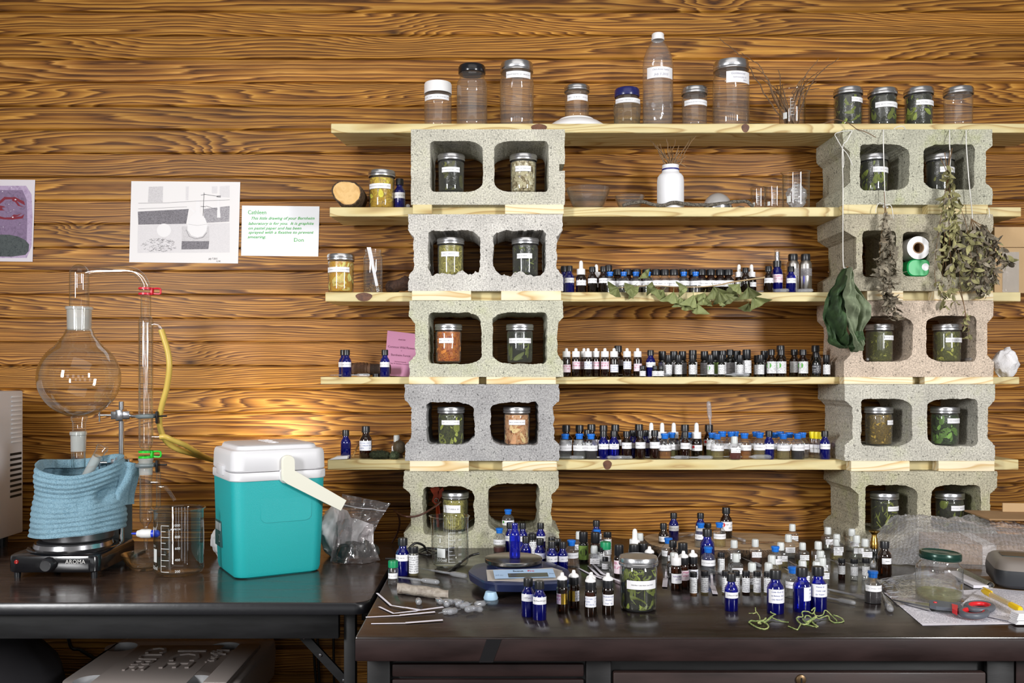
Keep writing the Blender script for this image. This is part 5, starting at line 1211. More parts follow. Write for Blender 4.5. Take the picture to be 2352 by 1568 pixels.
# crumpled paper towels
def crumple(label, c, r, seed, sx=1, sy=1, sz=1, fr=9, name='paper_towel', m=None, amp=.45, cat='paper towel', sm=75):
    def fn(d):
        p = Vector((d.x * sx, d.y * sy, d.z * sz)) * r
        n = noise.noise_vector(d * 1.6 + Vector((seed, 0, 0))) * .5 + noise.noise_vector(d * 4 + Vector((seed, 5, 0))) * .25
        p += n * r * amp; p.z = max(p.z, -r * sz * .92); return p
    o = obj(name, blob(fn, 36, 26), m or pbr('tissue_white', srgb(236, 234, 236), .9), None, c, smooth=sm)
    mz = min(q.co.z for q in o.data.vertices); o.location.z = c[2] - mz
    return tag(o, label, cat) if label else o
p = at(478, 1285, TABLE); crumple('crumpled white paper towel left of the teal cooler', (p.x + .035, p.y + .03, TABLE), .036, 3, 1, .9, 1.25)
crumple('crumpled white paper towel right of the teal cooler', (wx(772, -.06), -.06, TABLE), .05, 8, .75, .8, 1.25)
def fuzz(o, n, l, m, seed=1):
    q = random.Random(seed); V = o.data.vertices; L_ = []
    for i in range(n):
        v = V[q.randrange(len(V))]; p = v.co; d = (v.normal + noise.random_unit_vector() * .8).normalized(); s_ = d.orthogonal().normalized() * l * .16
        L_.append(([p - s_, p + s_, p + d * l * (.5 + q.random())], [(0, 1, 2)]))
    t = obj('moss_fronds', join(*L_), m, o, smooth=0); t['kind'] = 'stuff'
# zip bag with dark scraps
FILM = glass('plastic_film', (.86, .84, .84), (.5, .48, .48), .8, body=(.5, .46, .46), bodyfac=.10, rough=.08, bump=(55, 1.0))
bg = thing('zip_bag', 'clear zip-top plastic bag of dark scraps leaning beside the cooler', 'plastic bag', (wx(825, -.10), -.10, TABLE))
OUT = [(762, 1294), (877, 1282), (852, 1228), (897, 1160), (892, 1153), (788, 1133), (784, 1150), (775, 1205)]
def bagside(s):
    def fn(u, v):
        L = [(762, 1293), (770, 1230), (778, 1190), (786, 1134)]; Rr = [(877, 1281), (856, 1230), (872, 1195), (897, 1156)]
        k = v * 3; i = min(2, int(k)); t = k - i
        a = Vector(L[i]).lerp(Vector(L[i + 1]), t); b = Vector(Rr[i]).lerp(Vector(Rr[i + 1]), t); q = a.lerp(b, u)
        y = -.10 - .12 * (1 - v) * .25 + s * .030 * math.sin(PI * u) * (1 - v) ** .7 + .012 * noise.noise(Vector((u * 5, v * 6, s * 3 + 2))) + .006 * noise.noise(Vector((u * 14, v * 14, s)))
        z = max(wz(q.y, -.10) - TABLE, .001 + (1 - v) * .0)
        return (wx(q.x, -.10) - bg.location.x, y + .10, z)
    return fn
obj('film_front', grid(bagside(-1), 22, 22), FILM, bg, smooth=30); obj('film_back', grid(bagside(1), 22, 22), FILM, bg, smooth=30)
obj('zip_strip', tube([Vector(bagside(-1)(u / 10, .86)) + Vector((0, -.002, 0)) for u in range(11)], .0016, 6), pbr('film_ridge', srgb(190, 186, 190), .25), bg)
obj('paper_scrap', grid(lambda u, v: (wx(776 + 82 * u, -.1) - bg.location.x, .004 * math.sin(u * 6), wz(1250 - 52 * v - 8 * math.sin(u * 4), -.1) - TABLE), 10, 8, .001), pbr('tissue_white', (0, 0, 0)), bg, smooth=40)
for i, (a, b, r_) in enumerate(((790, 1272, .017), (808, 1262, .016), (826, 1268, .018), (845, 1262, .017), (858, 1270, .015), (815, 1252, .013), (840, 1250, .012), (803, 1278, .014))):
    obj('dark_scrap', blob(lambda d, i=i, r_=r_: d * r_ * (1 + .35 * noise.noise(d * 2 + Vector((i, 0, 0)))), 12, 8), pbr('black_herb', srgb(30, 32, 30), .4, rnd=.4), bg, (wx(a, -.1) - bg.location.x, (i % 3 - 1) * .008, max(wz(b, -.1) - TABLE, r_ * 1.35)))
# cables behind and on the desk
CB = pbr('black_cable', srgb(22, 20, 20), .35); CBB = pbr('brown_cable', srgb(70, 40, 28), .4)
def cable(label, pts, r, m=CB, name='power_cable'):
    return tag(obj(name, tube(spline(pts, 7), r, 8), m, None, smooth=60), label, 'cable')
K_ = lambda a, b, y: (wx(a, y), y, wz(b, y))
cable('brown flex looping from the block cell towards the zip bag', [K_(1012, 1152, .03), K_(1000, 1162, .0), K_(975, 1178, -.035), K_(950, 1186, -.04), K_(925, 1184, -.03), K_(905, 1172, .06), K_(914, 1180, .07), K_(918, 1200, .08), K_(912, 1225, .09), K_(900, 1246, .09)], .0026, CBB)
zc_ = DESK + .0032
def on(a, b, h=0): q = at(a, b); return (q.x, q.y, zc_ + h)
cable('black cable arching over the desk behind the leftmost blue bottle', [on(885, 1286), on(915, 1285), K_(932, 1274, -.10), K_(940, 1258, -.09), K_(955, 1247, -.08), K_(972, 1252, -.07), K_(982, 1266, -.06), on(996, 1274), on(1020, 1266), on(1042, 1260)], .0030)
cable('thin black lead of the scale running past the beaker', [on(1100, 1285, .012), on(1080, 1287, .008), on(1058, 1295), on(1040, 1308), on(1024, 1318), on(1000, 1312)], .0028)
cable('black coiled flex lying behind the beaker', [on(955, 1278), on(975, 1266), on(1000, 1271), on(985, 1277), on(960, 1272), on(978, 1264, .003), on(1030, 1266)], .0028)
# orange spring clamp in the lower left block cell
ORG = pbr('orange_plastic', srgb(222, 78, 30), .4)
sc_ = thing('spring_clamp', 'orange spring clamp in the lowest left block cell', 'clamp', (wx(1000, .12), .12, .7955))
c_ = lambda a, b: (wx(a, .12) - sc_.location.x, wz(b, .12) - .7955)
for poly in ([c_(988, 1122), c_(998, 1112), c_(1010, 1120), c_(1006, 1140), c_(1001, 1160), c_(992, 1150), c_(996, 1136)], [c_(1006, 1128), c_(1018, 1118), c_(1020, 1130), c_(1008, 1150), c_(1012, 1180), c_(1008, 1180)]):
    obj('jaw', extrude(list(reversed(poly)), -.006, .006), ORG, sc_, smooth=0)
obj('spring_coil', tube([(c_(1003, 1148)[0] + .006 * math.cos(t), -.01 + t * .0005, c_(1003, 1148)[1] + .006 * math.sin(t)) for t in [i * .5 for i in range(40)]], .0012, 6), METAL, sc_)
obj('support_foot', tube([(c_(1003, 1150)[0], 0, c_(1003, 1150)[1]), (c_(1006, 1200)[0], 0, .0005)], .004, 8), ORG, sc_)
# ======== things under the folding table
ig = thing('chest_cooler', 'grey lidded chest cooler on the floor under the folding table', 'cooler', (-.795, -.075, 0))
TAUPE = pbr('taupe_plastic', srgb(186, 174, 168), .5)
ow, od, oz = .41, .42, .50
obj('body', stack(rrect(ow, od, .05, 6), [(.0, .86), (.02, .9), (.40, .94), (.405, .94)]), pbr('dark_cooler_body', srgb(60, 60, 66), .5), ig, smooth=35)
cups = [((300 - CX) / F * (.09 - CAMY) + .795, .165), ((532 - CX) / F * (.09 - CAMY) + .795, .165), (-.14, -.10), (.10, -.10)]
OL = rrect(ow, od, .06, 8); cr_ = .040
loops = [[(x, y) for x, y in OL]] + [[(a + cr_ * math.cos(2 * PI * i / 24), b - .06 + cr_ * math.sin(2 * PI * i / 24)) for i in range(24)] for a, b in cups]
tri = geometry.tessellate_polygon([[Vector((a, b, 0)) for a, b in q] for q in loops]); pts = [(a, b, oz) for q in loops for a, b in q]
vv = (pts, [tuple(t) for t in tri])
skirt = loft([[(x * s, y * s, z) for x, y in OL] for z, s in ((.405, .97), (.41, 1.0), (.47, 1.02), (.49, 1.01), (oz, 1.0))], False)
ld = obj('lid', join(vv, skirt), TAUPE, ig, smooth=35)
bm = bmesh.new(); bm.from_mesh(ld.data); bmesh.ops.remove_doubles(bm, verts=bm.verts, dist=1e-5); bmesh.ops.recalc_face_normals(bm, faces=bm.faces); bm.to_mesh(ld.data); bm.free()
for a, b in cups: obj('cup_holder', lathe([(0, oz - .022), (cr_ * .8, oz - .022), (cr_ * .95, oz - .012), (cr_, oz)], 24), pbr('cup_grey', srgb(190, 190, 192), .45), ld, (a, b - .06, 0))
EM = Matrix.Translation((0, 0, oz)) @ Matrix.Rotation(-PI / 2, 4, 'Z')
for t_, z_, x_, y_, d_, b_ in (('ICE', .105, .015, 0, .004, 0), ('CUBE', .075, -.075, 0, .004, 0), ('Igloo.', .048, .095, .02, .004, 0), ('MADE IN USA', .016, .160, -.01, .003, 0)):
    obj('embossed_word', emboss(t_, z_, Matrix.Translation((x_, y_, 0)) @ EM, d_, bold=b_), TAUPE, ld, smooth=0)
obj('lid_ridge', box(-.135, .085, -.195, .115, oz - .001, oz + .0006, .0002), TAUPE, ld)
obj('lid_handle', box(.128, .185, -.2, .10, oz - .006, oz + .010, .005), TAUPE, ld)
crumple('dark fabric bag on the floor at the left under the table', (-1.25, -.12, 0), .22, 5, 1, .8, 1.45, name='fabric_bag', m=pbr('dark_fabric', srgb(30, 28, 32), .9), amp=.25, cat='bag')
cable('black cable hanging under the folding table by the dark bag', [(wx(148, .15), .15, .68), (wx(158, .16), .16, wz(1470, .16)), (wx(185, .17), .17, wz(1492, .17)), (wx(222, .17), .17, wz(1517, .17)), (wx(250, .16), .16, wz(1560, .16)), (wx(260, .16), .16, .01)], .005)
for i, q in enumerate((722, 733, 770)):
    cable(['left', 'middle', 'right'][i] + ' one of the three thin black cables behind the table leg', [(wx(q, .185), .185, .72), (wx(q - 4, .19), .19, .5), (wx(q + 12 - i * 6, .19), .19, .2), (wx(q + 4, .18), .18, .005)], .0035)
# ======== jars
WATER = liquid('water', (.975, .975, .97), .015, .16)
JB = [(0, 0), (.84, 0), (.95, .035), (.97, .10), (1.0, .74), (.98, .79), (.93, .82), (.93, .84), (0, .84)]
LID = [(1.0, .835), (1.045, .842), (1.045, .885), (1.02, .897), (1.045, .91), (1.04, .97), (1.0, .998), (.95, 1.0), (.93, .992), (0, .992)]
def flakes(r, z0, z1, n, size, seed, long=1.0, depth=.055):
    """leaf pieces pressed against the glass"""
    q = random.Random(seed); o = []
    for i in range(n):
        a = -PI * .95 + q.random() * PI * 1.9; z = z0 + q.random() * (z1 - z0); t = q.random() * PI; l = size * (.6 + q.random() * .8); w_ = l * (.32 + .3 * q.random()) / long
        rr = r * (1 - q.random() * depth); tw_ = (q.random() - .5) * .4; P = []
        for k in range(9):
            b = 2 * PI * k / 9; u, v = l * math.cos(b), w_ * math.sin(b) * (1 - .35 * math.cos(b))
            x, zz = u * math.cos(t) - v * math.sin(t), u * math.sin(t) + v * math.cos(t)
            zz = min(max(z + zz, z0), z1); r2 = rr * (1 - .05 * abs(math.sin(b * 1.5 + i)) + tw_ * v / r * .3)
            r2 = min(r2, r); P.append((r2 * math.sin(a + x / r), -r2 * math.cos(a + x / r), zz))
        o.append((P, [tuple(range(9))]))
    return join(*o)
HERB = {
 'murky': (['#141409', '#26270f', '#0b0b06', '#3a3a14'], '#55561f'), 'garlic': (['#2a1c10', '#8a7a52', '#d9d0ac', '#3a2814'], '#cfc59c'), 'frond': (['#4a4418', '#7d7530', '#a09a4c', '#56501c'], '#a8a050'),
 'dark': (['#0e1006', '#20250c', '#090a05', '#343a12'], '#5a6424'), 'amber': (['#5a1e08', '#a04a10', '#c8781c', '#3a1206'], '#c06a18'), 'strip': (['#1c2008', '#4a5018', '#121406', '#6b7024'], '#848c34'),
 'peach': (['#4a1e0c', '#b87a48', '#d6a878', '#2a1208'], '#d8a070'), 'fine': (['#3a3c10', '#626420', '#1e200c', '#7a7a28'], '#7c7c2a'), 'ochre': (['#4a3a0c', '#7e641a', '#2a200a', '#8e7a22'], '#967a24'),
 'green': (['#182408', '#34481a', '#0c1206', '#466020'], '#5c8030'), 'needle': (['#12140a', '#2c3010', '#0a0b06', '#3d4216'], '#7a8232'), 'yellow': (['#8a6a0a', '#c29a14', '#a07c10', '#6a500c'], '#d0b030'), 'gold': (['#a0700a', '#d0a018', '#b87a10', '#c8b048'], '#d8c060'),
 'leafy': (['#101206', '#26290c', '#0a0b05', '#3a4012'], '#6e7a24')}
def hexc(s): return srgb(int(s[1:3], 16), int(s[3:5], 16), int(s[5:7], 16))
_JM = {}
def jar(loc, label, herb=None, r=.0345, h=.1, lz=(.50, .63), ang=0.0, arcv=1.45, lab='1', fill=.80, seed=1, fl=(26, .011), group=None, lid=True, tilt=None, liq=None, lidmat=None, nm='jar', text=None, prof=None, lidprof=None, ink=None, glassm=None, long=1.0):
    t = thing(nm, label, 'jar', loc, 0, group)
    if tilt: t.rotation_euler = tilt
    obj('glass_body', mesh('glass_body', lathe([(a * r, b * h) for a, b in (prof or JB)], 32), 50), glassm or CLEAR, t)
    if lid: obj('lid', mesh('lid', lathe([(a * r, b * h) for a, b in (lidprof or LID)], 36), 30), lidmat or SILVER, t)
    if herb:
        cols, lf = HERB[herb]
        m = mottled('herb_' + herb, [hexc(c) for c in cols], {'fine': 420, 'ochre': 380, 'garlic': 90, 'peach': 90}.get(herb, 150), .25, vor=False, bump=.3)
        obj('steeped_herb', lathe([(0, .03 * h), (.80 * r, .03 * h), (.88 * r, .06 * h), (.90 * r, fill * h), (0, fill * h)], 28), m, t, smooth=50)
        fo = obj('herb_pieces', flakes(r * .965, .05 * h, fill * h, fl[0], fl[1], seed, long), pbr('piece_' + herb, hexc(lf), .45, spec=.25, rnd=.1, var=(60, .6, tuple(x * .45 for x in hexc(lf)))), t, smooth=0)
        fo['kind'] = 'stuff'
        f2_ = obj('pale_pieces', flakes(r * .97, .06 * h, fill * h * .97, max(4, fl[0] // 3), fl[1] * .9, seed + 50, long), pbr('pale_' + herb, tuple(min(.8, x * 1.9 + .01) for x in hexc(lf)), .45, spec=.25, var=(80, .7, hexc(lf))), t, smooth=0); f2_['kind'] = 'stuff'
    if liq:
        obj('liquid', lathe([(0, .02 * h), (.86 * r, .02 * h), (.955 * r, .07 * h), (.97 * r, fill * h), (0, fill * h)], 32), liq, t, smooth=50)
    if lab:
        vf, uv = patch_round(r * 1.012, ang, arcv, lz[0] * h, lz[1] * h, 12); lo = obj('paper_label', vf, LB[lab], t, smooth=60, uv=uv)
        if text: obj('writing', join(*[text_round(s, sz, r * 1.02, ang + dx, h * (lz[0] + (lz[1] - lz[0]) * yy_), shear=.25) for s, sz, yy_, dx in text]), ink or INK, lo)
    return t
def cell_jar(px, blk, label, herb, y=.045, **k):
    z = BLK[blk][0] + (BLK[blk][1] - BLK[blk][0]) * (.185 if blk != 1 else .2) + .001
    return jar((wx(px, y), y, z), label, herb, **k)
cell_jar(1036.5, 0, 'jar of murky dark leaves in the top left cell of the left stack', 'murky', seed=1, fl=(14, .013), ang=.0)
cell_jar(1202, 0, 'jar of pale sliced roots in the top right cell of the left stack', 'garlic', seed=2, fl=(34, .012), ang=-.05, lz=(.52, .66), arcv=1.25)
cell_jar(1035, 1, 'jar of yellow-green fronds in the second block of the left stack', 'frond', seed=3, fl=(70, .010), long=3.2)
cell_jar(1206.5, 1, 'jar of dark needles in the second block of the left stack', 'dark', seed=4, fl=(60, .008), long=3, lz=(.45, .58), arcv=1.2, ang=-.1)
cell_jar(1030, 2, 'jar of orange-brown flowers in the third block of the left stack', 'amber', seed=5, fl=(40, .009), arcv=1.15, ang=-.15)
cell_jar(1194, 2, 'jar of dark green strips in the third block of the left stack', 'dark', seed=6, fl=(22, .015), long=1.6, arcv=1.9)
cell_jar(1036, 3, 'jar of olive green pods in the fourth block of the left stack', 'strip', seed=7, fl=(34, .012), lz=(.54, .66))
cell_jar(1187, 3, 'jar of peach-coloured peel in the fourth block of the left stack', 'peach', seed=8, fl=(26, .014), lz=(.54, .67), arcv=1.3)
cell_jar(1046, 4, 'jar of yellow-green herb in the lowest block behind the beaker', 'frond', y=.06, seed=9, fl=(40, .01), lz=(.48, .68), ang=-.3, long=2.5)
cell_jar(2007, 0, 'jar of dark green leaves behind the string in the top right block', 'leafy', seed=10, fl=(20, .014), lz=(.50, .64), arcv=1.6, ang=.35)
cell_jar(2159, 0, 'very dark jar behind the tied herb stems in the top right block', 'murky', seed=11, fl=(8, .01), lz=(.50, .64), arcv=1.7, ang=.4)
cell_jar(2019, 2, 'jar of fine yellow-green herb half behind the big hanging leaf', 'fine', seed=12, fl=(90, .004), arcv=1.3, ang=.65, lz=(.58, .70))
cell_jar(2175, 2, 'jar of moss-green herb beside the drooping sprig', 'fine', seed=13, fl=(60, .007), arcv=1.7, ang=.3, lz=(.52, .64))
cell_jar(2018, 3, 'jar of ochre chopped herb in the fourth block of the right stack', 'ochre', seed=14, fl=(90, .004), arcv=1.0, ang=.75, lz=(.54, .66))
cell_jar(2170, 3, 'jar of bright green leaves in the fourth block of the right stack', 'green', seed=15, fl=(36, .011), arcv=1.35, ang=.4, lz=(.58, .71))
cell_jar(2031, 4, 'jar of dark needle leaves in the lowest right block, left cell', 'needle', seed=16, fl=(50, .013), long=3.2, arcv=1.2, ang=.45, lz=(.55, .67))
cell_jar(2181, 4, 'jar of dark leaves in the lowest right block, right cell', 'leafy', seed=17, fl=(16, .016), arcv=1.5, ang=.4, lz=(.56, .69))
# ---- top shelf
YT = .085; ST = F / (YT - CAMY)
def topj(px, top, wpx, label, **k):
    return jar((wx(px, YT), YT, SH[1]), label, r=wpx / 2 / ST, h=wz(top, YT) - SH[1], **k)
NECK = [(0, 0), (.9, 0), (.98, .02), (1, .06), (1, .66), (.97, .72), (.88, .78), (.80, .81), (.80, .86), (.86, .87), (0, .87)]
QUART = [(0, 0), (.86, 0), (.96, .02), (1, .06), (1, .68), (.97, .75), (.92, .79), (.90, .82), (.90, .86), (0, .86)]
QLID = [(.9, .855), (.97, .86), (.97, .875), (.945, .885), (.965, .895), (.965, .955), (.93, .995), (.85, 1), (.83, .993), (0, .993)]
topj(1006, 192, 63, 'squat water jar with white plastic lid at the left of the top shelf', liq=WATER, fill=.70, lz=(.57, .68), ang=-.1, arcv=2.1, lidmat=P_WHITE, prof=[(0, 0), (.9, 0), (.98, .02), (1, .06), (1, .70), (.96, .74), (.9, .76), (0, .76)], lidprof=[(.95, .76), (1.0, .76), (1.0, .965), (.96, .995), (.9, 1.0), (0, 1.0)])
topj(1084, 153, 71, 'tall water jar with black lid on the top shelf', liq=WATER, fill=.74, lab=None, lidmat=pbr('black_tin', srgb(24, 24, 28), .2), prof=NECK, lidprof=[(.80, .875), (.86, .875), (.88, .885), (.88, .97), (.82, 1), (0, 1)])
topj(1187, 147, 78, 'quart water jar with tin lid and printed label, third on the top shelf', liq=WATER, fill=.76, lz=(.71, .81), ang=.1, arcv=1.55, prof=QUART, lidprof=QLID)
pl = thing('plate', 'upturned white plate with a small jar standing on it', 'plate', (wx(1324, .121), .121, SH[1]))
obj('dish', lathe([(.086, 0), (.0865, .003), (.080, .012), (.062, .024), (.048, .0295), (.047, .033), (.044, .033), (.043, .0295), (0, .0295)], 48), P_WHITE, pl, smooth=50)
zpl = SH[1] + .034
jar((wx(1325, .121), .121, zpl), 'small half-full water jar standing on the upturned white plate', r=57 / 2 / ST, h=wz(190, YT) - zpl, liq=WATER, fill=.42, lz=(.50, .68), arcv=1.9)
topj(1440, 206, 62, 'short jar with dark blue lid and pale liquid on the top shelf', liq=liquid('greenish_water', (.74, .78, .62), .05, .35), fill=.62, lz=(.58, .70), arcv=2.2, lidmat=pbr('navy_tin', srgb(32, 34, 92), .25), prof=[(0, 0), (.8, 0), (.9, .03), (.95, .2), (1.05, .52), (1.02, .6), (.86, .68), (.82, .74), (.82, .8), (0, .8)], lidprof=[(.8, .80), (.9, .80), (.92, .82), (.92, .96), (.86, 1), (0, 1)], text=None)
h = wz(78, YT) - SH[1]; r = 35 / ST
pet = thing('plastic_bottle', 'tall clear plastic bottle with white cap and handwritten label', 'bottle', (wx(1511, YT), YT, SH[1]))
def petal(vf):
    o = []
    for p in vf[0]:
        p = Vector(p); k = max(0, 1 - p.z / (.12 * h)); a = math.atan2(p.y, p.x); f = 1 - .16 * k * (.5 + .5 * math.cos(5 * a))
        o.append(Vector((p.x * f, p.y * f, p.z)))
    return o, vf[1]
obj('plastic_body', petal(lathe([(0, .02 * h), (.5 * r, .0), (.8 * r, .0), (.95 * r, .03 * h), (r, .09 * h), (r * .97, .16 * h), (r, .18 * h), (r, .30 * h), (.98 * r, .46 * h), (r, .54 * h), (r, .66 * h), (.93 * r, .74 * h), (.75 * r, .83 * h), (.48 * r, .90 * h), (.36 * r, .925 * h), (.36 * r, .94 * h)], 40)), glass('pet_plastic', (.95, .95, .95), (.62, .62, .62), .7, body=(.8, .78, .78), bodyfac=.07, rough=.06, bump=(120, .35)), pet, smooth=60)
obj('screw_cap', lathe([(.38 * r, .93 * h), (.42 * r, .93 * h), (.42 * r, .955 * h), (.39 * r, .957 * h), (.40 * r, .99 * h), (.36 * r, h), (0, h)], 36, 1, .956 * h, .985 * h), P_WHITE, pet)
obj('liquid', petal(lathe([(0, .025 * h), (.8 * r, .02 * h), (.92 * r, .04 * h), (.965 * r, .09 * h), (.965 * r, .49 * h), (0, .49 * h)], 40)), WATER, pet, smooth=60)
vf, uv = patch_round(r * 1.012, .03, 1.9, .49 * h, .605 * h, 12); pl_ = obj('paper_label', vf, LBLW, pet, uv=uv, smooth=60)
obj('writing', join(text_round('Clem-flower hydrol', .0058, r * 1.02, .03, .575 * h, shear=.3), text_round('July 5 2015', .0085, r * 1.02, .05, .525 * h, shear=.3)), pbr('faint_pencil', srgb(150, 150, 170), .6), pl_)
topj(1595, 204, 57, 'small jar with tin lid between the plastic bottle and the quart jar', liq=WATER, fill=.74, lz=(.52, .65), arcv=2.2)
topj(1679, 144, 83, 'quart jar half full of water with a handwritten label', liq=WATER, fill=.50, lab='W', lz=(.62, .79), ang=.25, arcv=1.5, prof=QUART, lidprof=QLID, text=[('Goldenrod', .009, .78, -.1), ('hydrosol July 25', .006, .45, 0), ('2015', .006, .2, .3)], ink=pbr('faint_pencil', (0, 0, 0)))
# beaker of twigs
def g_small(r, h):
    o = [vline(r, -.45, h * .25, h * .7, .0008)]
    for i in range(6): o.append(tick(r, -.45, -.45 + (.28 if i % 2 == 0 else .18), h * (.28 + .08 * i), .0009))
    o.append(patch_round(r, -.9, .35, h * .2, h * .36, 4)[0]); return o
tb = beaker((wx(1820, YT), YT, SH[1]), 29 / ST, wz(206, YT) - SH[1], 'small beaker holding a bundle of dry twigs on the top shelf', g_small, spout=None)
TWIG = pbr('dry_twig', srgb(112, 86, 62), .8, rnd=.2)
def twig(pts, r0, r1, label=None, nm='twig', cat='twig', group=None, m=TWIG):
    P = spline(pts, 5); n = len(P)
    P = [jig(p, .004, 45, 1) if 0 < i < n - 1 else p for i, p in enumerate(P)]
    o = obj(nm, tube(P, [r0 + (r1 - r0) * i / (n - 1) for i in range(n)], 5), m, None, smooth=60)
    return tag(o, label, cat, group) if label else o
q = random.Random(3)
ends = [(1650, 92), (1707, 116), (1730, 150), (1772, 205), (1787, 160), (1750, 168), (1765, 186), (1780, 200), (1885, 130), (1925, 135), (1880, 165), (1860, 165), (1868, 195), (1885, 200), (1850, 178), (1840, 195), (1795, 195), (1830, 200), (1770, 215), (1872, 183)]
for i, (ex, ey) in enumerate(ends):
    b0 = (wx(1806 + 26 * q.random(), YT), YT + (q.random() - .5) * .03, SH[1] + .004 + .006 * q.random())
    mid = (wx(1803 + (ex - 1803) * .30 + 10 * q.random(), YT), YT + (q.random() - .5) * .03, wz(225 + 10 * q.random(), YT))
    m2 = (wx(1806 + (ex - 1806) * .62, YT), YT + (q.random() - .5) * .04, wz(210 + (ey - 210) * .55 + 6 * q.random(), YT))
    twig([b0, mid, m2, (wx(ex, YT), YT + (q.random() - .5) * .05, wz(ey, YT))], .0022, .0008, 'thin dry brown twig standing in the top-shelf beaker', group='twigs in the top-shelf beaker')
topj(1948, 206, 62, 'leftmost of three dark green leaf jars on the top shelf', herb='leafy', seed=21, fl=(18, .015), ang=.45, arcv=1.15, lz=(.60, .72)); topj(2027, 208, 62, 'middle one of three dark green leaf jars on the top shelf', herb='leafy', seed=22, fl=(14, .02), ang=.15, arcv=2.1, lz=(.48, .62))
topj(2110, 206, 62, 'rightmost of three dark green leaf jars on the top shelf', herb='leafy', seed=23, fl=(30, .011), ang=.25, arcv=1.7, lz=(.52, .65)); topj(2201, 205, 62, 'empty lidded jar at the right end of the top shelf', lab=None)
# ---- second shelf, left end
y2 = .075
lg = thing('log_slice', 'short bark-covered log with pale cut face on the second shelf', 'log', (wx(803, y2), y2, SH[2]))
def logring(y, k):
    o = []
    for i in range(28):
        t = 2 * PI * i / 28; q_ = .0370 * k * (1 + .10 * math.cos(2 * t + .5) + .05 * math.sin(3 * t) + .06 * noise.noise(Vector((math.cos(t) * 3, math.sin(t) * 3, y * 20))))
        o.append((q_ * math.cos(t), y, .034 + min(q_ * math.sin(t), 9)))
    return o
BARK = mottled('bark', [srgb(60, 44, 32), srgb(104, 82, 60), srgb(44, 32, 24), srgb(128, 106, 82)], 90, .9, bump=1.0)
vf = loft([logring(-.045, .93), logring(-.04, 1.0), logring(0, 1.02), logring(.05, 1.0)]); mz = min(p[2] for p in vf[0])
obj('bark', ([(p[0], p[1], p[2] - mz) for p in vf[0]], vf[1]), BARK, lg, smooth=30)
vf = loft([logring(-.0462, .86), logring(-.0448, .88)]); obj('cut_face', ([(p[0], p[1], p[2] - mz) for p in vf[0]], vf[1]), mottled('cut_wood', [srgb(206, 160, 92), srgb(226, 186, 124), srgb(190, 140, 74)], 26, .7, (1, 1, 1), bump=.1), lg, smooth=0)
jar((wx(877, .075), .075, SH[2]), 'jar of olive-yellow petals beside the log slice', 'yellow', h=wz(394, .075) - SH[2], seed=31, fl=(26, .015), lz=(.50, .63), arcv=1.9, ang=-.1)
ba = obj('glass_marble', blob(lambda d: d * .0058, 14, 10), glass('polythene', (.9, .9, .92), (.6, .6, .64), .6, body=(.76, .78, .82), bodyfac=.22, rough=.08), None, (wx(937, .05), .05, SH[2] + .0058), smooth=80); tag(ba, 'small clear round bead beside the blue bottle on the second shelf', 'bead')
# second shelf, between the stacks
def glassbowl(px, wpx, top, label, y):
    s = F / (y - CAMY); r = wpx / 2 / s; h = wz(top, y) - SH[2]
    t = thing('glass_bowl', label, 'bowl', (wx(px, y), y, SH[2]))
    obj('glass_wall', lathe([(0, .004), (.45 * r, .0), (.55 * r, .001), (.75 * r, .35 * h), (.92 * r, .78 * h), (.98 * r, h), (1.0 * r, h), (.96 * r, .96 * h), (.88 * r, .76 * h), (.7 * r, .36 * h), (.5 * r, .007), (0, .007)], 40), CLEAR, t, smooth=60)
glassbowl(1351, 102, 434, 'larger clear glass bowl at the left of the second shelf', .105); glassbowl(1446, 70, 451, 'smaller clear glass dish beside the larger bowl', .09)
yw = .09; sw = F / (yw - CAMY); hw_ = wz(380, yw) - SH[2]; rw = 30.5 / sw
wb = thing('white_bottle', 'white plastic bottle with navy neck ring holding dry sprigs', 'bottle', (wx(1540, yw), yw, SH[2]))
obj('plastic_body', lathe([(0, 0), (.92 * rw, 0), (rw, .03 * hw_), (rw, .66 * hw_), (.96 * rw, .74 * hw_), (.82 * rw, .80 * hw_), (.66 * rw, .83 * hw_), (.64 * rw, .86 * hw_), (.62 * rw, .86 * hw_), (.62 * rw, hw_), (.54 * rw, hw_), (.54 * rw, .8 * hw_), (0, .78 * hw_)], 40), pbr('white_hdpe', srgb(236, 236, 240), .42), wb, smooth=50)
obj('neck_ring', lathe([(.63 * rw, .885 * hw_), (.655 * rw, .89 * hw_), (.655 * rw, .915 * hw_), (.63 * rw, .92 * hw_)], 36), pbr('navy_plastic', srgb(40, 42, 120), .4), wb)
ends = [(1495, 318), (1508, 335), (1530, 320), (1548, 325), (1520, 345), (1540, 335), (1562, 330), (1597, 288), (1594, 318), (1512, 350), (1555, 345), (1500, 330), (1575, 360), (1583, 386), (1548, 350), (1525, 340), (1535, 352), (1570, 372), (1566, 340), (1516, 330)]
SPR = pbr('dry_sprig', srgb(136, 108, 78), .8, rnd=.3)
for i, (ex, ey) in enumerate(ends):
    b0 = (wx(1528 + 24 * q.random(), yw), yw + (q.random() - .5) * .015, SH[2] + hw_ * .82)
    mid = (wx(1530 + 20 * q.random() + (ex - 1540) * .25, yw), yw + (q.random() - .5) * .015, wz(374, yw))
    twig([b0, mid, (wx((ex + 1540) / 2 + (ex - 1540) * .2, yw), yw + (q.random() - .5) * .03, wz((ey + 370) / 2, yw)), (wx(ex, yw), yw + (q.random() - .5) * .04, wz(ey, yw))], .0019, .0010, 'dry brown sprig sticking up from the white bottle', nm='sprig', group='sprigs in the white bottle', m=SPR)
BRANCH = mottled('lichen_bark', [srgb(62, 54, 46), srgb(120, 112, 100), srgb(48, 42, 36), srgb(168, 164, 150)], 160, .9, bump=1.0)
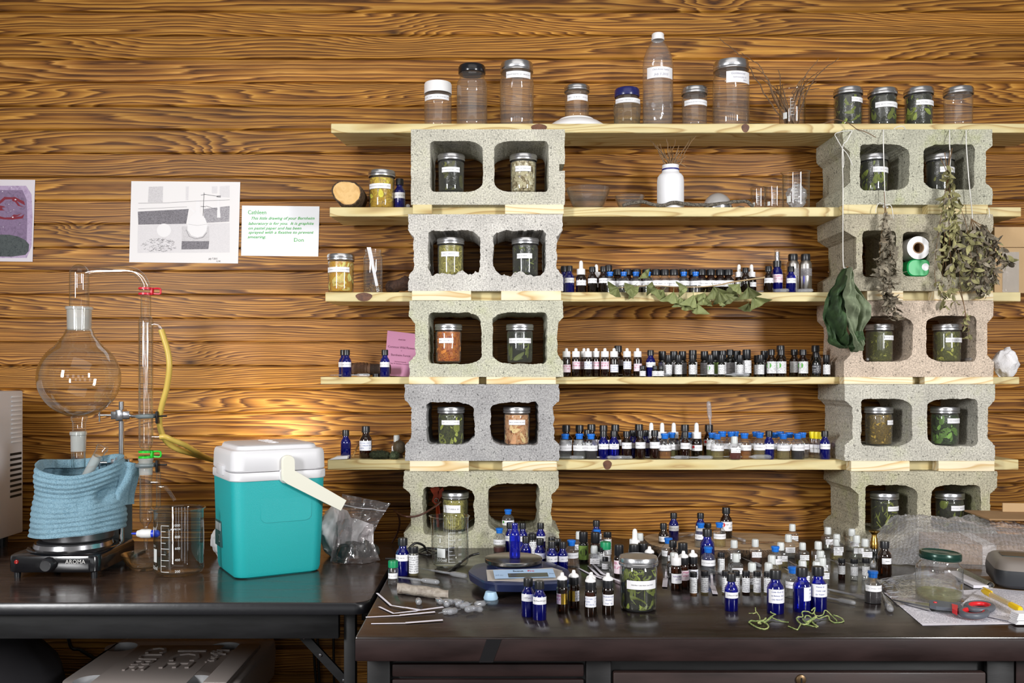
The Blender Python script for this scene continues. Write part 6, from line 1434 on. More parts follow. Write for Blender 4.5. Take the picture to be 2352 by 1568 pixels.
pts = [(wx(a, .048), .048, wz(b, .048)) for a, b in ((1430, 475), (1448, 471), (1478, 467), (1508, 475), (1530, 474), (1548, 468), (1580, 472), (1612, 474), (1650, 472), (1680, 468), (1712, 465), (1724, 472), (1732, 477))]
br_ = obj('lichen_branch', tube([jig(p, .002, 60, 2) for p in spline(pts, 5)], .0048, 8), BRANCH, None, smooth=60); tag(br_, 'crooked lichen-covered branch lying along the front of the second shelf', 'branch')
br_.location.z = SH[2] - min(v.co.z for v in br_.data.vertices)
ysv = .085; ss = F / (ysv - CAMY)
sv = thing('sieve', 'small metal sieve lying bowl up on the second shelf', 'sieve', (wx(1648, ysv), ysv, SH[2]))
rs_ = 32 / ss
obj('mesh_dome', lathe([(rs_ * math.cos(t), .008 + rs_ * 1.05 * math.sin(t)) for t in [PI / 2 * i / 10 for i in range(11)]], 40), glass('wire_gauze', (.66, .64, .62), (.3, .3, .3), .3, body=(.55, .53, .52), bodyfac=.65, rough=.3), sv, smooth=60)
obj('rim', lathe([(rs_ * .98, .0), (rs_ * 1.07, .0), (rs_ * 1.07, .009), (rs_ * .98, .010)], 40), METAL, sv); obj('handle', tube([(rs_, 0, .006), (rs_ * 1.6, -.005, .010), (rs_ * 1.9, -.004, .0085)], .0018, 8), METAL, sv)
for pxx, top, wpx, lb in ((1742, 433, 34, 'smallest empty beaker, left of the three on the second shelf'), (1778, 428, 41, 'middle empty beaker on the second shelf')):
    beaker((wx(pxx, .1), .1, SH[2]), wpx / 2 / (F / (.1 - CAMY)), wz(top, .1) - SH[2], lb, g_small, spout=None if wpx < 36 else PI)
bb = beaker((wx(1829, .095), .095, SH[2]), 29.5 / (F / (.095 - CAMY)), wz(397, .095) - SH[2], 'beaker stuffed with crumpled clear plastic on the second shelf', g_small, spout=PI)
def wadfn(d):
    p = Vector((d.x * .026, d.y * .024, d.z * .034 + .036)); return p + noise.noise_vector(d * 2.3) * .006 + noise.noise_vector(d * 7) * .003
wd_ = obj('plastic_wad', blob(wadfn, 34, 30), glass('wad_film', (.8, .8, .82), (.6, .6, .62), .9, body=(.72, .72, .74), bodyfac=.30, rough=.1, bump=(90, 1.0)), None, (wx(1829, .095), .095, SH[2] + .002), smooth=20); tag(wd_, 'wad of crumpled clear plastic stuffed in the beaker', 'plastic')
# ---- third shelf, left end
jar((wx(783, .07), .07, SH[3]), 'jar of yellow flowers in golden oil at the left end of the third shelf', 'gold', h=wz(585, .07) - SH[3], seed=33, fl=(30, .013), lz=(.52, .65), arcv=2.0, ang=-.15)
oj = jar((wx(857, .075), .075, SH[3]), 'open lidless jar with a paper strip and seeds in it', None, r=.0255, h=wz(573, .075) - SH[3], lid=False, lab=None, prof=[(0, 0), (.9, 0), (1, .03), (1, .80), (.96, .85), (.82, .88), (.82, .92), (.86, .93), (.82, .95), (.86, .97), (.84, 1.0)])
hj = wz(573, .075) - SH[3]
obj('paper_strip', grid(lambda u, v: (-.010 + .022 * (1 - v) + (u - .5) * (.008 if v < .62 else .011), .012 - .022 * v, .006 + v * (hj * .99)), 2, 10, .0003), LBLW, None, (wx(857, .075), .075, SH[3]))
bpy.context.scene.collection.objects[-1]; ps = [o for o in bpy.data.objects if o.name == 'paper_strip'][0]; tag(ps, 'white paper strip standing in the open lidless jar', 'paper strip')
sd = random.Random(9)
o_ = []
for i in range(70):
    a, rr, zz = sd.random() * 2 * PI, .0225 * math.sqrt(sd.random()), .004 + .018 * sd.random() * (1 + .4 * sd.random())
    o_.append(xf(blob(lambda d: d * .0016, 6, 4), Matrix.Translation((rr * math.cos(a), rr * math.sin(a), zz))))
tag(obj('seeds', join(*o_), mottled('seed', [srgb(40, 28, 18), srgb(160, 120, 60), srgb(24, 18, 14)], 300, .5), None, (wx(857, .075), .075, SH[3]), smooth=60), 'brown and tan seeds at the bottom of the open jar', 'seeds', kind='stuff')
DW_ = mottled('dark_driftwood', [srgb(46, 30, 24), srgb(78, 54, 42), srgb(34, 24, 20)], 60, .85, bump=.9)
dw_ = obj('bark_chunk', loft([[(x, .012 + (.020 * k) * math.cos(t) * (1 + .2 * math.sin(2 * t + x * 90)), .017 + .018 * k * math.sin(t) * (1 + .25 * math.sin(3 * t + x * 60)) + .006 * math.sin(x * 70)) for t in [2 * PI * i / 14 for i in range(14)]] for x, k in ((-.032, .35), (-.026, .9), (-.01, 1.0), (.008, .85), (.02, 1.05), (.034, .8), (.042, .45))]), DW_, None, (wx(912, .10), .10, SH[3]), smooth=40); tag(dw_, 'dark piece of bark lying beside the left block stack on the third shelf', 'bark')
dw_.location.z = SH[3] - min(v.co.z for v in dw_.data.vertices)
# ---- fourth shelf, left end: long cone, leaflet, cap, pipette
pc = thing('pine_cone', 'long brown scaly cone lying behind the blue bottles', 'cone', (wx(843, .12), .12, SH[4]))
SCALE = pbr('cone_scale', srgb(98, 68, 46), .7, rnd=.25)
Lc, rc = .125, .0175
obj('cone_core', lathe([(0, -Lc / 2), (rc * .6, -Lc / 2 + .004), (rc * .9, -.03), (rc * .85, .03), (rc * .35, Lc / 2 - .002), (0, Lc / 2)], 16), pbr('cone_dark', srgb(48, 32, 22), .8), pc, (0, 0, rc + .003), (0, PI / 2, 0))
sm = mesh('scale', grid(lambda u, v: ((u - .5) * .0125 * math.sin(PI * (.18 + .75 * (1 - v) * .8 + .1)), .0016 * v + .0012 * (1 - (2 * u - 1) ** 2), v * .014), 4, 4, .0008), 40)
for ring in range(13):
    for k in range(9):
        a = 2 * PI * (k + .5 * (ring % 2)) / 9; xx = -Lc / 2 + .006 + ring * .0088
        prof_ = rc * (.65 + .35 * math.sin(PI * min(1, (ring + 2) / 10)))
        if math.sin(a) < -.75: continue
        o = obj('scale', sm, SCALE, pc); nrm = Vector((0, math.cos(a), math.sin(a)))
        M = Matrix((Vector((0, math.sin(a), -math.cos(a))), nrm, Vector((1, 0, 0)))).transposed().to_4x4()
        o.matrix_local = Matrix.Translation(Vector((xx, 0, rc + .003)) + nrm * (prof_ * .93 - .001)) @ M
PINK = pbr('pink_paper', srgb(226, 158, 196), .6)
yb3, yt3 = .165, .195
def leafp(a, b, lift=0.0):
    t = (862 - b) / 104.0; y = .150 + .045 * t - lift; return Vector((wx(a, y), y, wz(b, y)))
c0_, c1_, c2_, c3_ = leafp(882, 862), leafp(958, 866), leafp(966, 768), leafp(890, 759)
off = (c0_ + c1_ + c2_ + c3_) / 4
lf_ = obj('leaflet', loft([[p - off for p in (c0_, c1_, c2_, c3_)], [p - off + Vector((0, .0012, .0003)) for p in (c0_, c1_, c2_, c3_)]]), PINK, None, off, smooth=0); tag(lf_, 'pink leaflet about wild flowers leaning behind the fourth shelf', 'leaflet')
def onleaf(s, xa, xb, py, hpx, **k):
    v, f = text2d(s, 1.0, align='LEFT', **k); mn = min(p.x for p in v); mx = max(p.x for p in v); o = []
    for p in v:
        t = (p.x - mn) / (mx - mn); a = xa + (xb - xa) * t; b = py + t * (xb - xa) * .085 - p.y * hpx * 1.3
        o.append(leafp(a, b, .0008) - off)
    return o, f
pz = lambda a, b: (880 + a / 11.2, 740 + b / 11.2)
def ol(s, xa, xb, py, h_, **k): A = pz(xa, py); B = pz(xb, py); return onleaf(s, A[0], B[0], A[1], h_ / 11.2, **k)
obj('printed_text', join(ol('check list', 390, 575, 440, 42, shear=.25), ol('Common Wild Flowers', 125, 835, 620, 66), ol('of', 455, 485, 730, 36), ol('Bernheim Forest', 205, 705, 830, 62), ol('Clermont Kentucky', 290, 595, 1005, 32), ol('Isaac W. Bernheim Foundation', 195, 670, 1050, 32)), pbr('print_maroon', srgb(110, 56, 84), .6), lf_, smooth=0)
bcap = obj('bottle_cap', lathe([(0, 0), (.0095, 0), (.0095, .008), (.0085, .0088), (0, .0088)], 28, 1, .0, .008), P_BLACK, None, (wx(864, .06), .06, SH[4])); tag(bcap, 'loose black bottle cap lying beside the blue bottle', 'cap')
# ---- lowest shelf, left end
m1_ = crumple('dark green clump of moss on the lowest shelf beside the gourd', (wx(872, .055), .055, SH[5]), .014, 21, 2.0, 1.1, .75, name='moss_clump', m=mottled('moss', [srgb(30, 34, 22), srgb(60, 68, 36), srgb(22, 24, 18), srgb(84, 92, 52)], 500, .95, bump=1.0), amp=.5, cat='moss')
m2_ = crumple('small pale green tuft of moss at the foot of the gourd', (wx(906, .05), .05, SH[5]), .0105, 25, 1.2, 1, .95, name='moss_clump', m=mottled('moss_pale', [srgb(52, 60, 44), srgb(100, 112, 80), srgb(40, 46, 34)], 600, .95, bump=1.0), amp=.5, cat='moss')
fuzz(m1_, 700, .0045, MATS['moss'], 1); fuzz(m2_, 500, .0040, MATS['moss_pale'], 2)
gd = thing('round_gourd', 'round dark brown gourd leaning against the block on the lowest shelf', 'gourd', (wx(917, .085), .085, SH[5]))
obj('shell', blob(lambda d: Vector((d.x * .0165, d.y * .0165, d.z * .0195 + .0275)) * (1 + .03 * math.sin(6 * math.atan2(d.y, d.x)) * (1 - d.z * d.z)) if True else d, 26, 18), mottled('gourd_shell', [srgb(56, 46, 32), srgb(80, 68, 48), srgb(42, 34, 24)], 60, .6, bump=.3), gd, smooth=60)
obj('stem', tube([(0, 0, .046), (.002, 0, .051)], [.003, .002], 8), DW_, gd); obj('stand', lathe([(0, 0), (.010, 0), (.009, .010), (0, .011)], 14), DW_, gd)
for (a, b), (c, d), lb in (((768, 1044), (800, 1051), 'pinkish paper strip lying on the lowest shelf at its left end'),):
    y = .05
    o = obj('paper_scrap', extrude([(-.028, .0), (-.010, .008), (.020, .010), (.018, .002)], -.02, .016), LBLW, None, (wx(784, y), y, SH[5]), smooth=0); tag(o, 'folded pale paper scrap at the left end of the lowest shelf', 'paper')
st_ = obj('wooden_stick', tube([(wx(809, .07), .07, SH[5] + .003), (wx(828, .11), .11, wz(1012, .11))], .0022, 8), pbr('pale_stick', srgb(190, 146, 84), .6)); tag(st_, 'thin pale wooden stick leaning between the two lone bottles', 'stick')
# ---- things in the middle cell of the second right block
zc2 = BLK[1][0] + (BLK[1][1] - BLK[1][0]) * .19
xg, yg = wx(2102, .03), .03
gr = thing('tape_dispenser', 'green plastic tape dispenser lying in the narrow middle cell', 'dispenser', (xg, yg, zc2 + .001))
hz = (wz(597, .01) - zc2)
obj('case', xf(loft([[(x * s, y * s, z) for x, y in rrect(.063, hz, hz * .42, 6)] for z, s in ((-.025, .9), (-.022, 1), (.022, 1), (.025, .9))]), Matrix.Translation((0, 0, hz / 2)) @ Matrix.Rotation(PI / 2, 4, 'X')), pbr('bright_green_plastic', srgb(30, 170, 92), .35), gr, smooth=40)
obj('round_label', xf(lathe([(0, 0), (.0095, 0), (0, .0006)], 24), Matrix.Translation((.015, -.0252, hz * .55)) @ Matrix.Rotation(PI / 2, 4, 'X')), LBLW, gr)
tz = zc2 + hz + .0025 + 27 / SR
tr_ = thing('tape_roll', 'white paper tape roll on top of the green dispenser', 'tape roll', (wx(2099, .03), .03, tz))
RM = Matrix.Rotation(PI / 2, 4, 'X'); ro = 26.5 / (F / (.0 - CAMY))
obj('tape_body', xf(lathe([(ro * .5, -.026), (ro, -.026), (ro, .026), (ro * .5, .026), (ro * .5, -.026)], 40), RM), P_WHITE, tr_, smooth=30)
obj('cardboard_core', xf(lathe([(ro * .40, -.0255), (ro * .495, -.0255), (ro * .495, .0262), (ro * .40, .0262), (ro * .40, -.0255)], 32), RM), pbr('core_cardboard', srgb(150, 120, 90), .8), tr_, smooth=30)
# ======== strings, dried herbs, hanging leaf
STR = pbr('white_cotton_string', srgb(228, 226, 220), .85)
YSTR = -.022
def s_(a, b, y=YSTR): return (wx(a, y), y, wz(b, y))
def string(label, pts, extra=()):
    t = thing('string', label, 'string', pts[0])
    o0 = Vector(pts[0]); obj('twine', tube([Vector(p) - o0 for p in spline(pts, 6)], .0013, 6), STR, t, smooth=60)
    for e in extra: obj('loose_end', tube([Vector(p) - o0 for p in spline(e, 5)], .0010, 6), STR, t, smooth=60)
    return t
string('forked white string from which the big green leaf hangs', [s_(1957, 301, -.004), s_(1946, 322), s_(1935, 341), s_(1936, 420), s_(1936, 520), s_(1937, 608), s_(1946, 615)], [[s_(1935, 341), s_(1922, 318, -.012), s_(1918, 308, -.004), s_(1934, 302, -.004), s_(1957, 300, -.003)], [s_(1936, 342), s_(1945, 352), s_(1952, 365), s_(1958, 380)], [s_(1936, 344), s_(1938, 370), s_(1937, 385)]])
string('white string with a bow from which the grey leaf bundle hangs', [s_(2029, 298, -.003), s_(2029, 330), s_(2031, 400), s_(2033, 472)], [[s_(2033, 470), s_(2020, 466), s_(2013, 476), s_(2011, 488)], [s_(2033, 470), s_(2046, 472), s_(2050, 486), s_(2052, 502)], [s_(2030, 474), s_(2040, 476), s_(2033, 478), s_(2028, 473), s_(2040, 471)]])
string('white string tied round the tall herb stems over the dark jar', [s_(2181, 299, -.003), s_(2181, 330), s_(2183, 370, -.03), s_(2178, 396, -.04), s_(2170, 403, -.045), s_(2180, 405, -.05), s_(2185, 400, -.045)])
string('rightmost white string with the brown herb bundle at its end', [s_(2219, 300, -.003), s_(2220, 340), s_(2226, 420), s_(2233, 492, -.024), s_(2231, 504, -.025)], [[s_(2271, 478, -.01), s_(2273, 492, -.012), s_(2271, 500, -.014)]])
lp = obj('string_loop', tube(spline([s_(2053, 296, -.004), s_(2062, 291, -.01), s_(2074, 290, -.012), s_(2080, 297, -.004)], 6), .0012, 6), STR); tag(lp, 'short loop of white string over the top right block edge', 'string')
def leafmesh(nm, L, W, curl, seed, lobed=0, tw=.6, nu=4, nv=7):
    def fn(u, v):
        w = W * math.sin(PI * min(1, v * .92 + .04)) ** .8 * (1 + lobed * .45 * math.sin(v * 19))
        s = (u - .5) * w; a = curl * v; z = -(L / max(curl, .2)) * math.sin(a) if curl > .2 else -L * v
        y = (L / max(curl, .2)) * (1 - math.cos(a)) if curl > .2 else 0
        t = tw * v
        return (s * math.cos(t), y + s * math.sin(t) - .35 * abs(u - .5) * w + .02 * L * noise.noise(Vector((u * 3, v * 5, seed))), z)
    return mesh(nm, grid(fn, nu, nv), 80)
GL1 = pbr('dry_leaf_grey', srgb(168, 158, 138), .8, rnd=.25, var=(90, .7, srgb(96, 86, 70))); GL2 = pbr('dry_leaf_olive', srgb(176, 170, 116), .8, rnd=.25, var=(120, .7, srgb(108, 104, 70))); GL3 = pbr('dry_leaf_brown', srgb(150, 136, 114), .85, rnd=.35, var=(120, .8, srgb(60, 52, 42)))
STEM = pbr('dry_stem', srgb(112, 84, 52), .8, rnd=.1)
q = random.Random(12)
def bundle(nm, label, base, Y, stems, lm, mats, n, place, scale, pitch=.5):
    """stems: pixel polylines; leaves dropped along them"""
    o0 = Vector((wx(base[0], Y), Y, wz(base[1], Y)))
    t = thing(nm, label, 'dried herb', o0)
    lines = []
    for st in stems:
        P = spline([Vector((wx(a, Y + dy), Y + dy, wz(b, Y + dy))) - o0 for a, b, dy in st], 6); lines.append(P)
        obj('stem', tube(P, [.0011 - .0006 * i / len(P) for i in range(len(P))], 5), STEM, t, smooth=60)
    for i in range(n):
        P = lines[i % len(lines)]; k = place(q); p = P[min(len(P) - 1, int(k * len(P)))]
        o = obj('leaf', lm[q.randrange(len(lm))], mats[q.randrange(len(mats))], t)
        o.location = p + Vector(((q.random() - .5) * .010, -.002 - q.random() * .010, (q.random() - .5) * .008))
        o.rotation_euler = (q.gauss(-.2, .35), q.gauss(0, pitch), q.random() * 6.28); s = scale * (.65 + .7 * q.random()); o.scale = (s, s, s)
    return t
mug = [leafmesh('leaf', .034, .013, c, i, 1, t) for i, (c, t) in enumerate(((1.5, 1.2), (2.4, -1.0), (.9, 2.0), (1.9, .4)))]
bundle('herb_bundle', 'grey-brown bundle of curled leaves hanging before the narrow cell', (2033, 475), -.030,
       [[(2033, 475, 0), (2030, 520, 0), (2028, 590, -.004), (2034, 650, 0), (2042, 712, 0)], [(2034, 475, 0), (2040, 540, -.003), (2046, 600, -.006), (2044, 660, 0), (2048, 715, 0)], [(2031, 440, 0), (2032, 490, 0), (2022, 560, -.004), (2024, 630, 0), (2040, 690, 0)]],
       mug, [GL1, GL1, GL1, GL3], 120, lambda q: .22 + .76 * q.random(), 1.0, .5)
small = [leafmesh('leaf', .015, .0062, c, 10 + i, 0, t, 2, 4) for i, (c, t) in enumerate(((.8, .6), (1.6, -.8), (.4, 1.2)))]
bundle('herb_bundle', 'tall olive-yellow herb bundle with brown stems hanging over the right stack', (2176, 404), -.045,
       [[(2170, 350, 0), (2176, 404, 0), (2172, 480, 0), (2168, 580, 0), (2160, 690, 0)], [(2182, 345, 0), (2177, 404, 0), (2186, 470, -.004), (2200, 560, -.006), (2205, 650, -.004)], [(2187, 340, 0), (2178, 404, 0), (2196, 450, -.006), (2220, 520, -.006), (2232, 610, -.004), (2228, 660, 0)],
        [(2160, 362, 0), (2175, 404, 0), (2166, 470, 0), (2152, 560, 0), (2148, 640, 0), (2170, 700, 0)], [(2178, 380, 0), (2177, 410, 0), (2180, 520, -.008), (2184, 620, -.008), (2176, 668, 0)], [(2176, 404, 0), (2192, 500, -.003), (2172, 600, 0), (2190, 690, 0)], [(2177, 404, 0), (2184, 455, -.008), (2196, 520, -.008), (2190, 560, -.008), (2210, 610, -.004)]],
       small, [GL2, GL2, GL2, GL1], 295, lambda q: .16 + .84 * q.random() ** .85, 1.45, .8)
bundle('herb_bundle', 'brown-grey herb bundle at the right edge of the right stack', (2231, 504), -.030,
       [[(2231, 500, 0), (2236, 560, 0), (2240, 640, 0), (2250, 672, 0)], [(2232, 503, 0), (2252, 550, 0), (2270, 600, 0), (2275, 660, 0)], [(2232, 503, 0), (2262, 535, 0), (2285, 575, 0), (2296, 600, 0)], [(2231, 503, 0), (2242, 570, -.006), (2258, 620, -.006), (2262, 680, 0)], [(2231, 503, 0), (2225, 560, 0), (2230, 620, 0), (2245, 660, 0)],
        [(2232, 504, 0), (2270, 530, 0), (2292, 568, 0), (2310, 590, 0), (2312, 606, 0)], [(2232, 503, 0), (2258, 560, -.008), (2280, 620, -.006), (2282, 650, 0)]],
       small, [GL3, GL3, GL1, GL2], 290, lambda q: .12 + .88 * q.random() ** .8, 1.4, .9)
bundle('herb_sprig', 'thin drooping pale sprig in front of the third right block', (2205, 660), -.028, [[(2200, 655, 0), (2214, 700, 0), (2222, 745, 0), (2228, 785, 0)], [(2205, 655, 0), (2217, 720, 0), (2210, 750, 0)]], small, [GL2], 16, lambda q: .35 + .65 * q.random(), 1.15, .8)
# large crumpled green leaf
GUN = pbr('big_leaf_under', srgb(140, 150, 122), .8, var=(30, .8, srgb(92, 106, 78)), bump=(120, .3)); GTOP = pbr('big_leaf_top', srgb(58, 84, 46), .7, var=(40, .8, srgb(26, 40, 24)), bump=(120, .3))
hl = thing('hanging_leaf', 'large crumpled grey-green leaf hanging from the forked string', 'leaf', (wx(1946, -.045), -.045, wz(615, -.045)))
def bigleaf(L, Rr, ydep, seed, amp):
    def fn(u, v):
        k = v * (len(L) - 1); i = min(len(L) - 2, int(k)); t = k - i
        a = Vector(L[i]).lerp(Vector(L[i + 1]), t); b = Vector(Rr[i]).lerp(Vector(Rr[i + 1]), t); p = a.lerp(b, u)
        y = -.045 + ydep + amp * noise.noise(Vector((u * 2.2, v * 3.4, seed))) + amp * .45 * noise.noise(Vector((u * 6, v * 8, seed))) - .012 * math.sin(PI * u)
        return (wx(p.x, -.045) - hl.location.x, y + .045, wz(p.y, -.045) - hl.location.z)
    return grid(fn, 26, 40, .0006)
obj('leaf_blade', bigleaf([(1943, 615), (1930, 650), (1905, 675), (1893, 705), (1898, 740), (1905, 770), (1912, 790), (1925, 800)], [(1948, 615), (1952, 650), (1956, 675), (1950, 705), (1948, 740), (1950, 770), (1948, 790), (1945, 800)], .012, 3, .055), GTOP, hl, smooth=50)
obj('leaf_blade', bigleaf([(1944, 617), (1940, 650), (1935, 680), (1932, 705), (1938, 730), (1955, 765), (1958, 790), (1960, 806)], [(1949, 617), (1962, 650), (1982, 680), (1990, 705), (1993, 730), (1984, 765), (1984, 790), (1972, 806)], -.006, 7, .045), GUN, hl, smooth=50)
obj('leaf_blade', bigleaf([(1958, 760), (1952, 775), (1950, 790), (1952, 800), (1958, 808)], [(1985, 760), (1990, 775), (1988, 790), (1984, 800), (1972, 808)], .010, 9, .01), GTOP, hl, smooth=50)
obj('stalk', tube([(wx(1946, -.045) - hl.location.x, 0, .004), (0, 0, -.03), (.004, -.004, -.10)], [.0022, .0018, .001], 8), STEM, hl)
# ginkgo branch on the third shelf
YK = .020
gk = thing('ginkgo_branch', 'drying ginkgo branch with fan leaves drooping over the third shelf', 'branch', (wx(1600, YK), YK, SH[3]))
def kp(a, b, y=YK): return Vector((wx(a, y), y, wz(b, y))) - gk.location
obj('stem', tube(spline([kp(1757, 637), kp(1720, 642), kp(1680, 648), kp(1658, 653), kp(1620, 658), kp(1560, 659), kp(1500, 656), kp(1440, 659), kp(1400, 664, .03)], 5), [.0022 - .0014 * i / 40 for i in range(41)], 8), pbr('ginkgo_twig', srgb(172, 146, 108), .7), gk, smooth=60)
GK = pbr('ginkgo_leaf', srgb(134, 140, 88), .65, rnd=.3, var=(70, .5, srgb(92, 102, 60)), bump=(200, .2))
def fan(seed, curl):
    def fn(u, v):
        a = (u - .5) * 1.9; r = .034 * v * (1 - .10 * abs(math.sin((u - .5) * PI * 2)) * (1 if v > .8 else 0)) * (1 - .18 * (1 - abs(2 * u - 1)) * (v > .99))
        return (r * math.sin(a), curl * .016 * (a * a) * v + .006 * noise.noise(Vector((u * 4, v * 2, seed))) + .003 * math.sin(u * 17) * v, -r * math.cos(a) - .010)
    return mesh('leaf', join(grid(fn, 14, 5, .0004), tube([(0, 0, 0), (0, 0, -.0105)], .0006, 5)), 70)
fans = [fan(1, 1), fan(2, -1), fan(3, 2.2), fan(4, -2)]
for a, b, s, ry in ((1546, 662, .95, .15), (1528, 660, .8, .7), (1560, 676, .75, -.2), (1590, 668, 1.0, .1), (1575, 690, .6, .0), (1602, 690, .8, .2), (1632, 650, .95, -.35), (1618, 665, .8, .3), (1645, 662, .9, -.4), (1662, 672, .75, -.5), (1612, 678, .6, -.1), (1712, 650, .95, -.2), (1700, 648, .7, .7), (1722, 672, .95, -.45), (1716, 690, .75, -.1), (1690, 655, .7, .9),
                    (1425, 656, .8, .9), (1440, 658, .7, -.9), (1462, 652, .8, 1.0), (1478, 655, .6, -1.2), (1492, 644, .6, 2.4), (1510, 660, .6, .9), (1555, 655, .6, -.9), (1652, 690, .35, .3), (1580, 656, .6, 1.2), (1628, 684, .5, .5)):
    o = obj('leaf', fans[R.randrange(4)], GK, gk, kp(a, b) + Vector((0, -.010 - .008 * R.random(), 0)), (R.gauss(.05, .25), ry, R.gauss(0, .5))); s *= 1.22; o.scale = (s, s, s)
vt = twig([(wx(1882, .05), .05, SH[1] + .003), (wx(1930, .02), .02, SH[1] + .004), (wx(1975, -.005), -.005, wz(300, 0)), (wx(2000, -.012), -.012, wz(312, 0)), (wx(2012, -.015), -.015, wz(319, 0))], .0012, .0009, 'thin brown vine tip trailing over the top shelf edge', nm='vine_tip', cat='twig')
# ---- right ends of the shelves
CARD = pbr('cardboard', srgb(196, 164, 122), .8, var=(12, .4, srgb(180, 146, 104)))
CARD2 = pbr('brown_cardboard', srgb(158, 124, 86), .8, var=(14, .4, srgb(140, 108, 74)))
TAPEC = glass('clear_tape', (.94, .92, .9), (.7, .7, .7), .5, body=(.8, .76, .70), bodyfac=.35, rough=.15, bump=(60, .6))
xb0, xb1 = wx(2284, .06), wx(2420, .06); zb1 = wz(521, .06)
cbx = thing('cardboard_box', 'taped pale cardboard box at the right end of the third shelf', 'box', ((xb0 + xb1) / 2, .115, SH[3]))
hw2 = (xb1 - xb0) / 2; zm = wz(568, .06) - SH[3]
obj('lower_panel', box(-hw2, hw2, -.055, .055, 0, zm - .0006, .001), CARD, cbx, smooth=0); obj('upper_flap', box(-hw2, hw2, -.0555, .0555, zm + .0004, zb1 - SH[3], .001), CARD, cbx, smooth=0)
tp0, tp1 = wx(2302, .06) - cbx.location.x, wx(2340, .06) - cbx.location.x
obj('clear_tape', box(tp0, tp1, -.0562, -.0556, .002, zm * .9, 0), TAPEC, cbx, smooth=0)
crumple('white terry cloth scrunched on the right end of the fourth shelf', (wx(2310, .09), .09, SH[4]), .032, 41, .95, .8, 1.25, name='cloth', m=pbr('white_terry', srgb(238, 236, 238), .95, bump=(300, .8)), amp=.5, cat='cloth')
# ======== pipettes
PE = MATS['polythene']
pip = mesh('pipette_body', lathe([(.0006, 0), (.0011, .006), (.0014, .03), (.0026, .045), (.0028, .095), (.0032, .100), (.0058, .106), (.0064, .112), (.0064, .140), (.0056, .147), (.003, .1505), (0, .151)], 14), 60)
PIPN = [0]
def pipette(a, b, label, z=DESK, ya=None, group='plastic dropper pipettes', zl=.0066, L=None, bulb_only=False):
    """a = pixel of the tip, b = pixel of the bulb end"""
    pa = at(*a, z) if ya is None else Vector((wx(a[0], ya[0]), ya[0], z)); pb = at(*b, z) if ya is None else Vector((wx(b[0], ya[1]), ya[1], z))
    d = (pb - pa); d.z = 0; k = (L or .151); s = min(1.25, max(.55, d.length / k)) if L is None else L / .151
    d.normalize()
    base = pb - d * .151 * s + Vector((0, 0, .0066 * s)); base.z = z + .0066 * s
    o = obj('pipette', pip, PE, None, base, None, smooth=0)
    dr_ = d.copy(); dr_.z = 0
    o.rotation_euler = dr_.to_track_quat('Z', 'Y').to_euler(); o.scale = (s, s, s)
    return tag(o, label, 'pipette', group)
for a, b, lb in ((A_(660, 880), A_(1165, 965), 'pipette lying left of the scale with its bulb at the scale'), (A_(330, 960), A_(872, 1030), 'pipette lying behind the brown paper roll'), (D_(560, 1085), D_(1178, 1205), 'nearer of two pipettes right of the large blue bottles'), (D_(700, 1010), D_(1402, 1165), 'farther of two pipettes right of the large blue bottles'),
                 (D_(1490, 1075), D_(1600, 1300), 'pipette pointing at the viewer beside the black-oil vial'), (C_(1090, 705), C_(1312, 805), 'pipette between the square bottles before the slab'), (C_(1560, 820), C_(1745, 940), 'pipette behind the middle large blue bottle'), (C_(1600, 730), C_(1750, 830), 'pipette amid the square bottles at the desk middle'),
                 (C_(760, 840), C_(900, 890), 'pipette behind the small bright blue bottle'), (D_(830, 660), D_(1010, 720), 'pipette behind the amber thin vial'), (D_(1040, 700), D_(1310, 790), 'pipette behind the thin vials on the right'), (D_(1408, 620), D_(1385, 770), 'pipette standing out between brass top and amber bottle'),
                 (C_(60, 850), C_(150, 750), 'pipette peeping right of the big jar'), (C_(150, 720), C_(215, 610), 'pipette beside the amber bottle left of the slab')):
    pipette(a, b, lb)
for a, b, lb in ((C_(900, 440), C_(1135, 520), 'pipette lying on the wood slab behind the crimped vials'), (C_(400, 470), C_(560, 440), 'pipette lying flat at the left of the wood slab')): pipette(a, b, lb, SLAB)
for i, (a, b) in enumerate(((1312, 1342), (1396, 1430), (1422, 1453), (1545, 1584), (1590, 1638), (1702, 1772))):
    pipette((a - 60, 0), (b, 0), ['leftmost', 'second', 'third', 'fourth', 'fifth', 'rightmost'][i] + ' pipette lying along the front of the lowest shelf', SH[5], (.050, .040), L=.12 if b - a < 60 else .15)
for b, lb in ((1813, 'left pipette bulb lying before the aluminium bottles'), (1868, 'right pipette bulb lying before the aluminium bottles')): pipette((b - 70, 0), (b, 0), lb, SH[3], (.075, .042), L=.13)
for b, lb in ((1543, 'left pipette lying on the fourth shelf'), (1722, 'pipette lying before the grey-labelled bottle on the fourth shelf')): pipette((b - 80, 0), (b, 0), lb, SH[4], (.060, .041), L=.14)
pipette((800, 0), (850, 0), 'pipette lying between the two blue bottles on the fourth shelf', SH[4], (.055, .045), L=.11)
sp_ = obj('pipette', pip, PE, None, (wx(1638, .12), .12, SH[5] + .004), (.06, -.10, 0), smooth=0); sp_.scale = (1.0, 1.0, .98); tag(sp_, 'pipette standing upright with its bulb high above the lowest shelf', 'pipette')
for blk, px, lb, yy_ in ((0, 2003, 'pipette bulb in the top right block before the left jar', (.10, .012)), (2, 1993, 'round pipette bulb end in the third right block', (.13, .012)), (2, 2232, 'pipette bulb right of the jar in the third right block', (.08, .016))):
    z = BLK[blk][0] + (BLK[blk][1] - BLK[blk][0]) * .205 + .001; pipette((px - (30 if blk == 2 and px > 2100 else 8), 0), (px, 0), lb, z, yy_, L=.10)
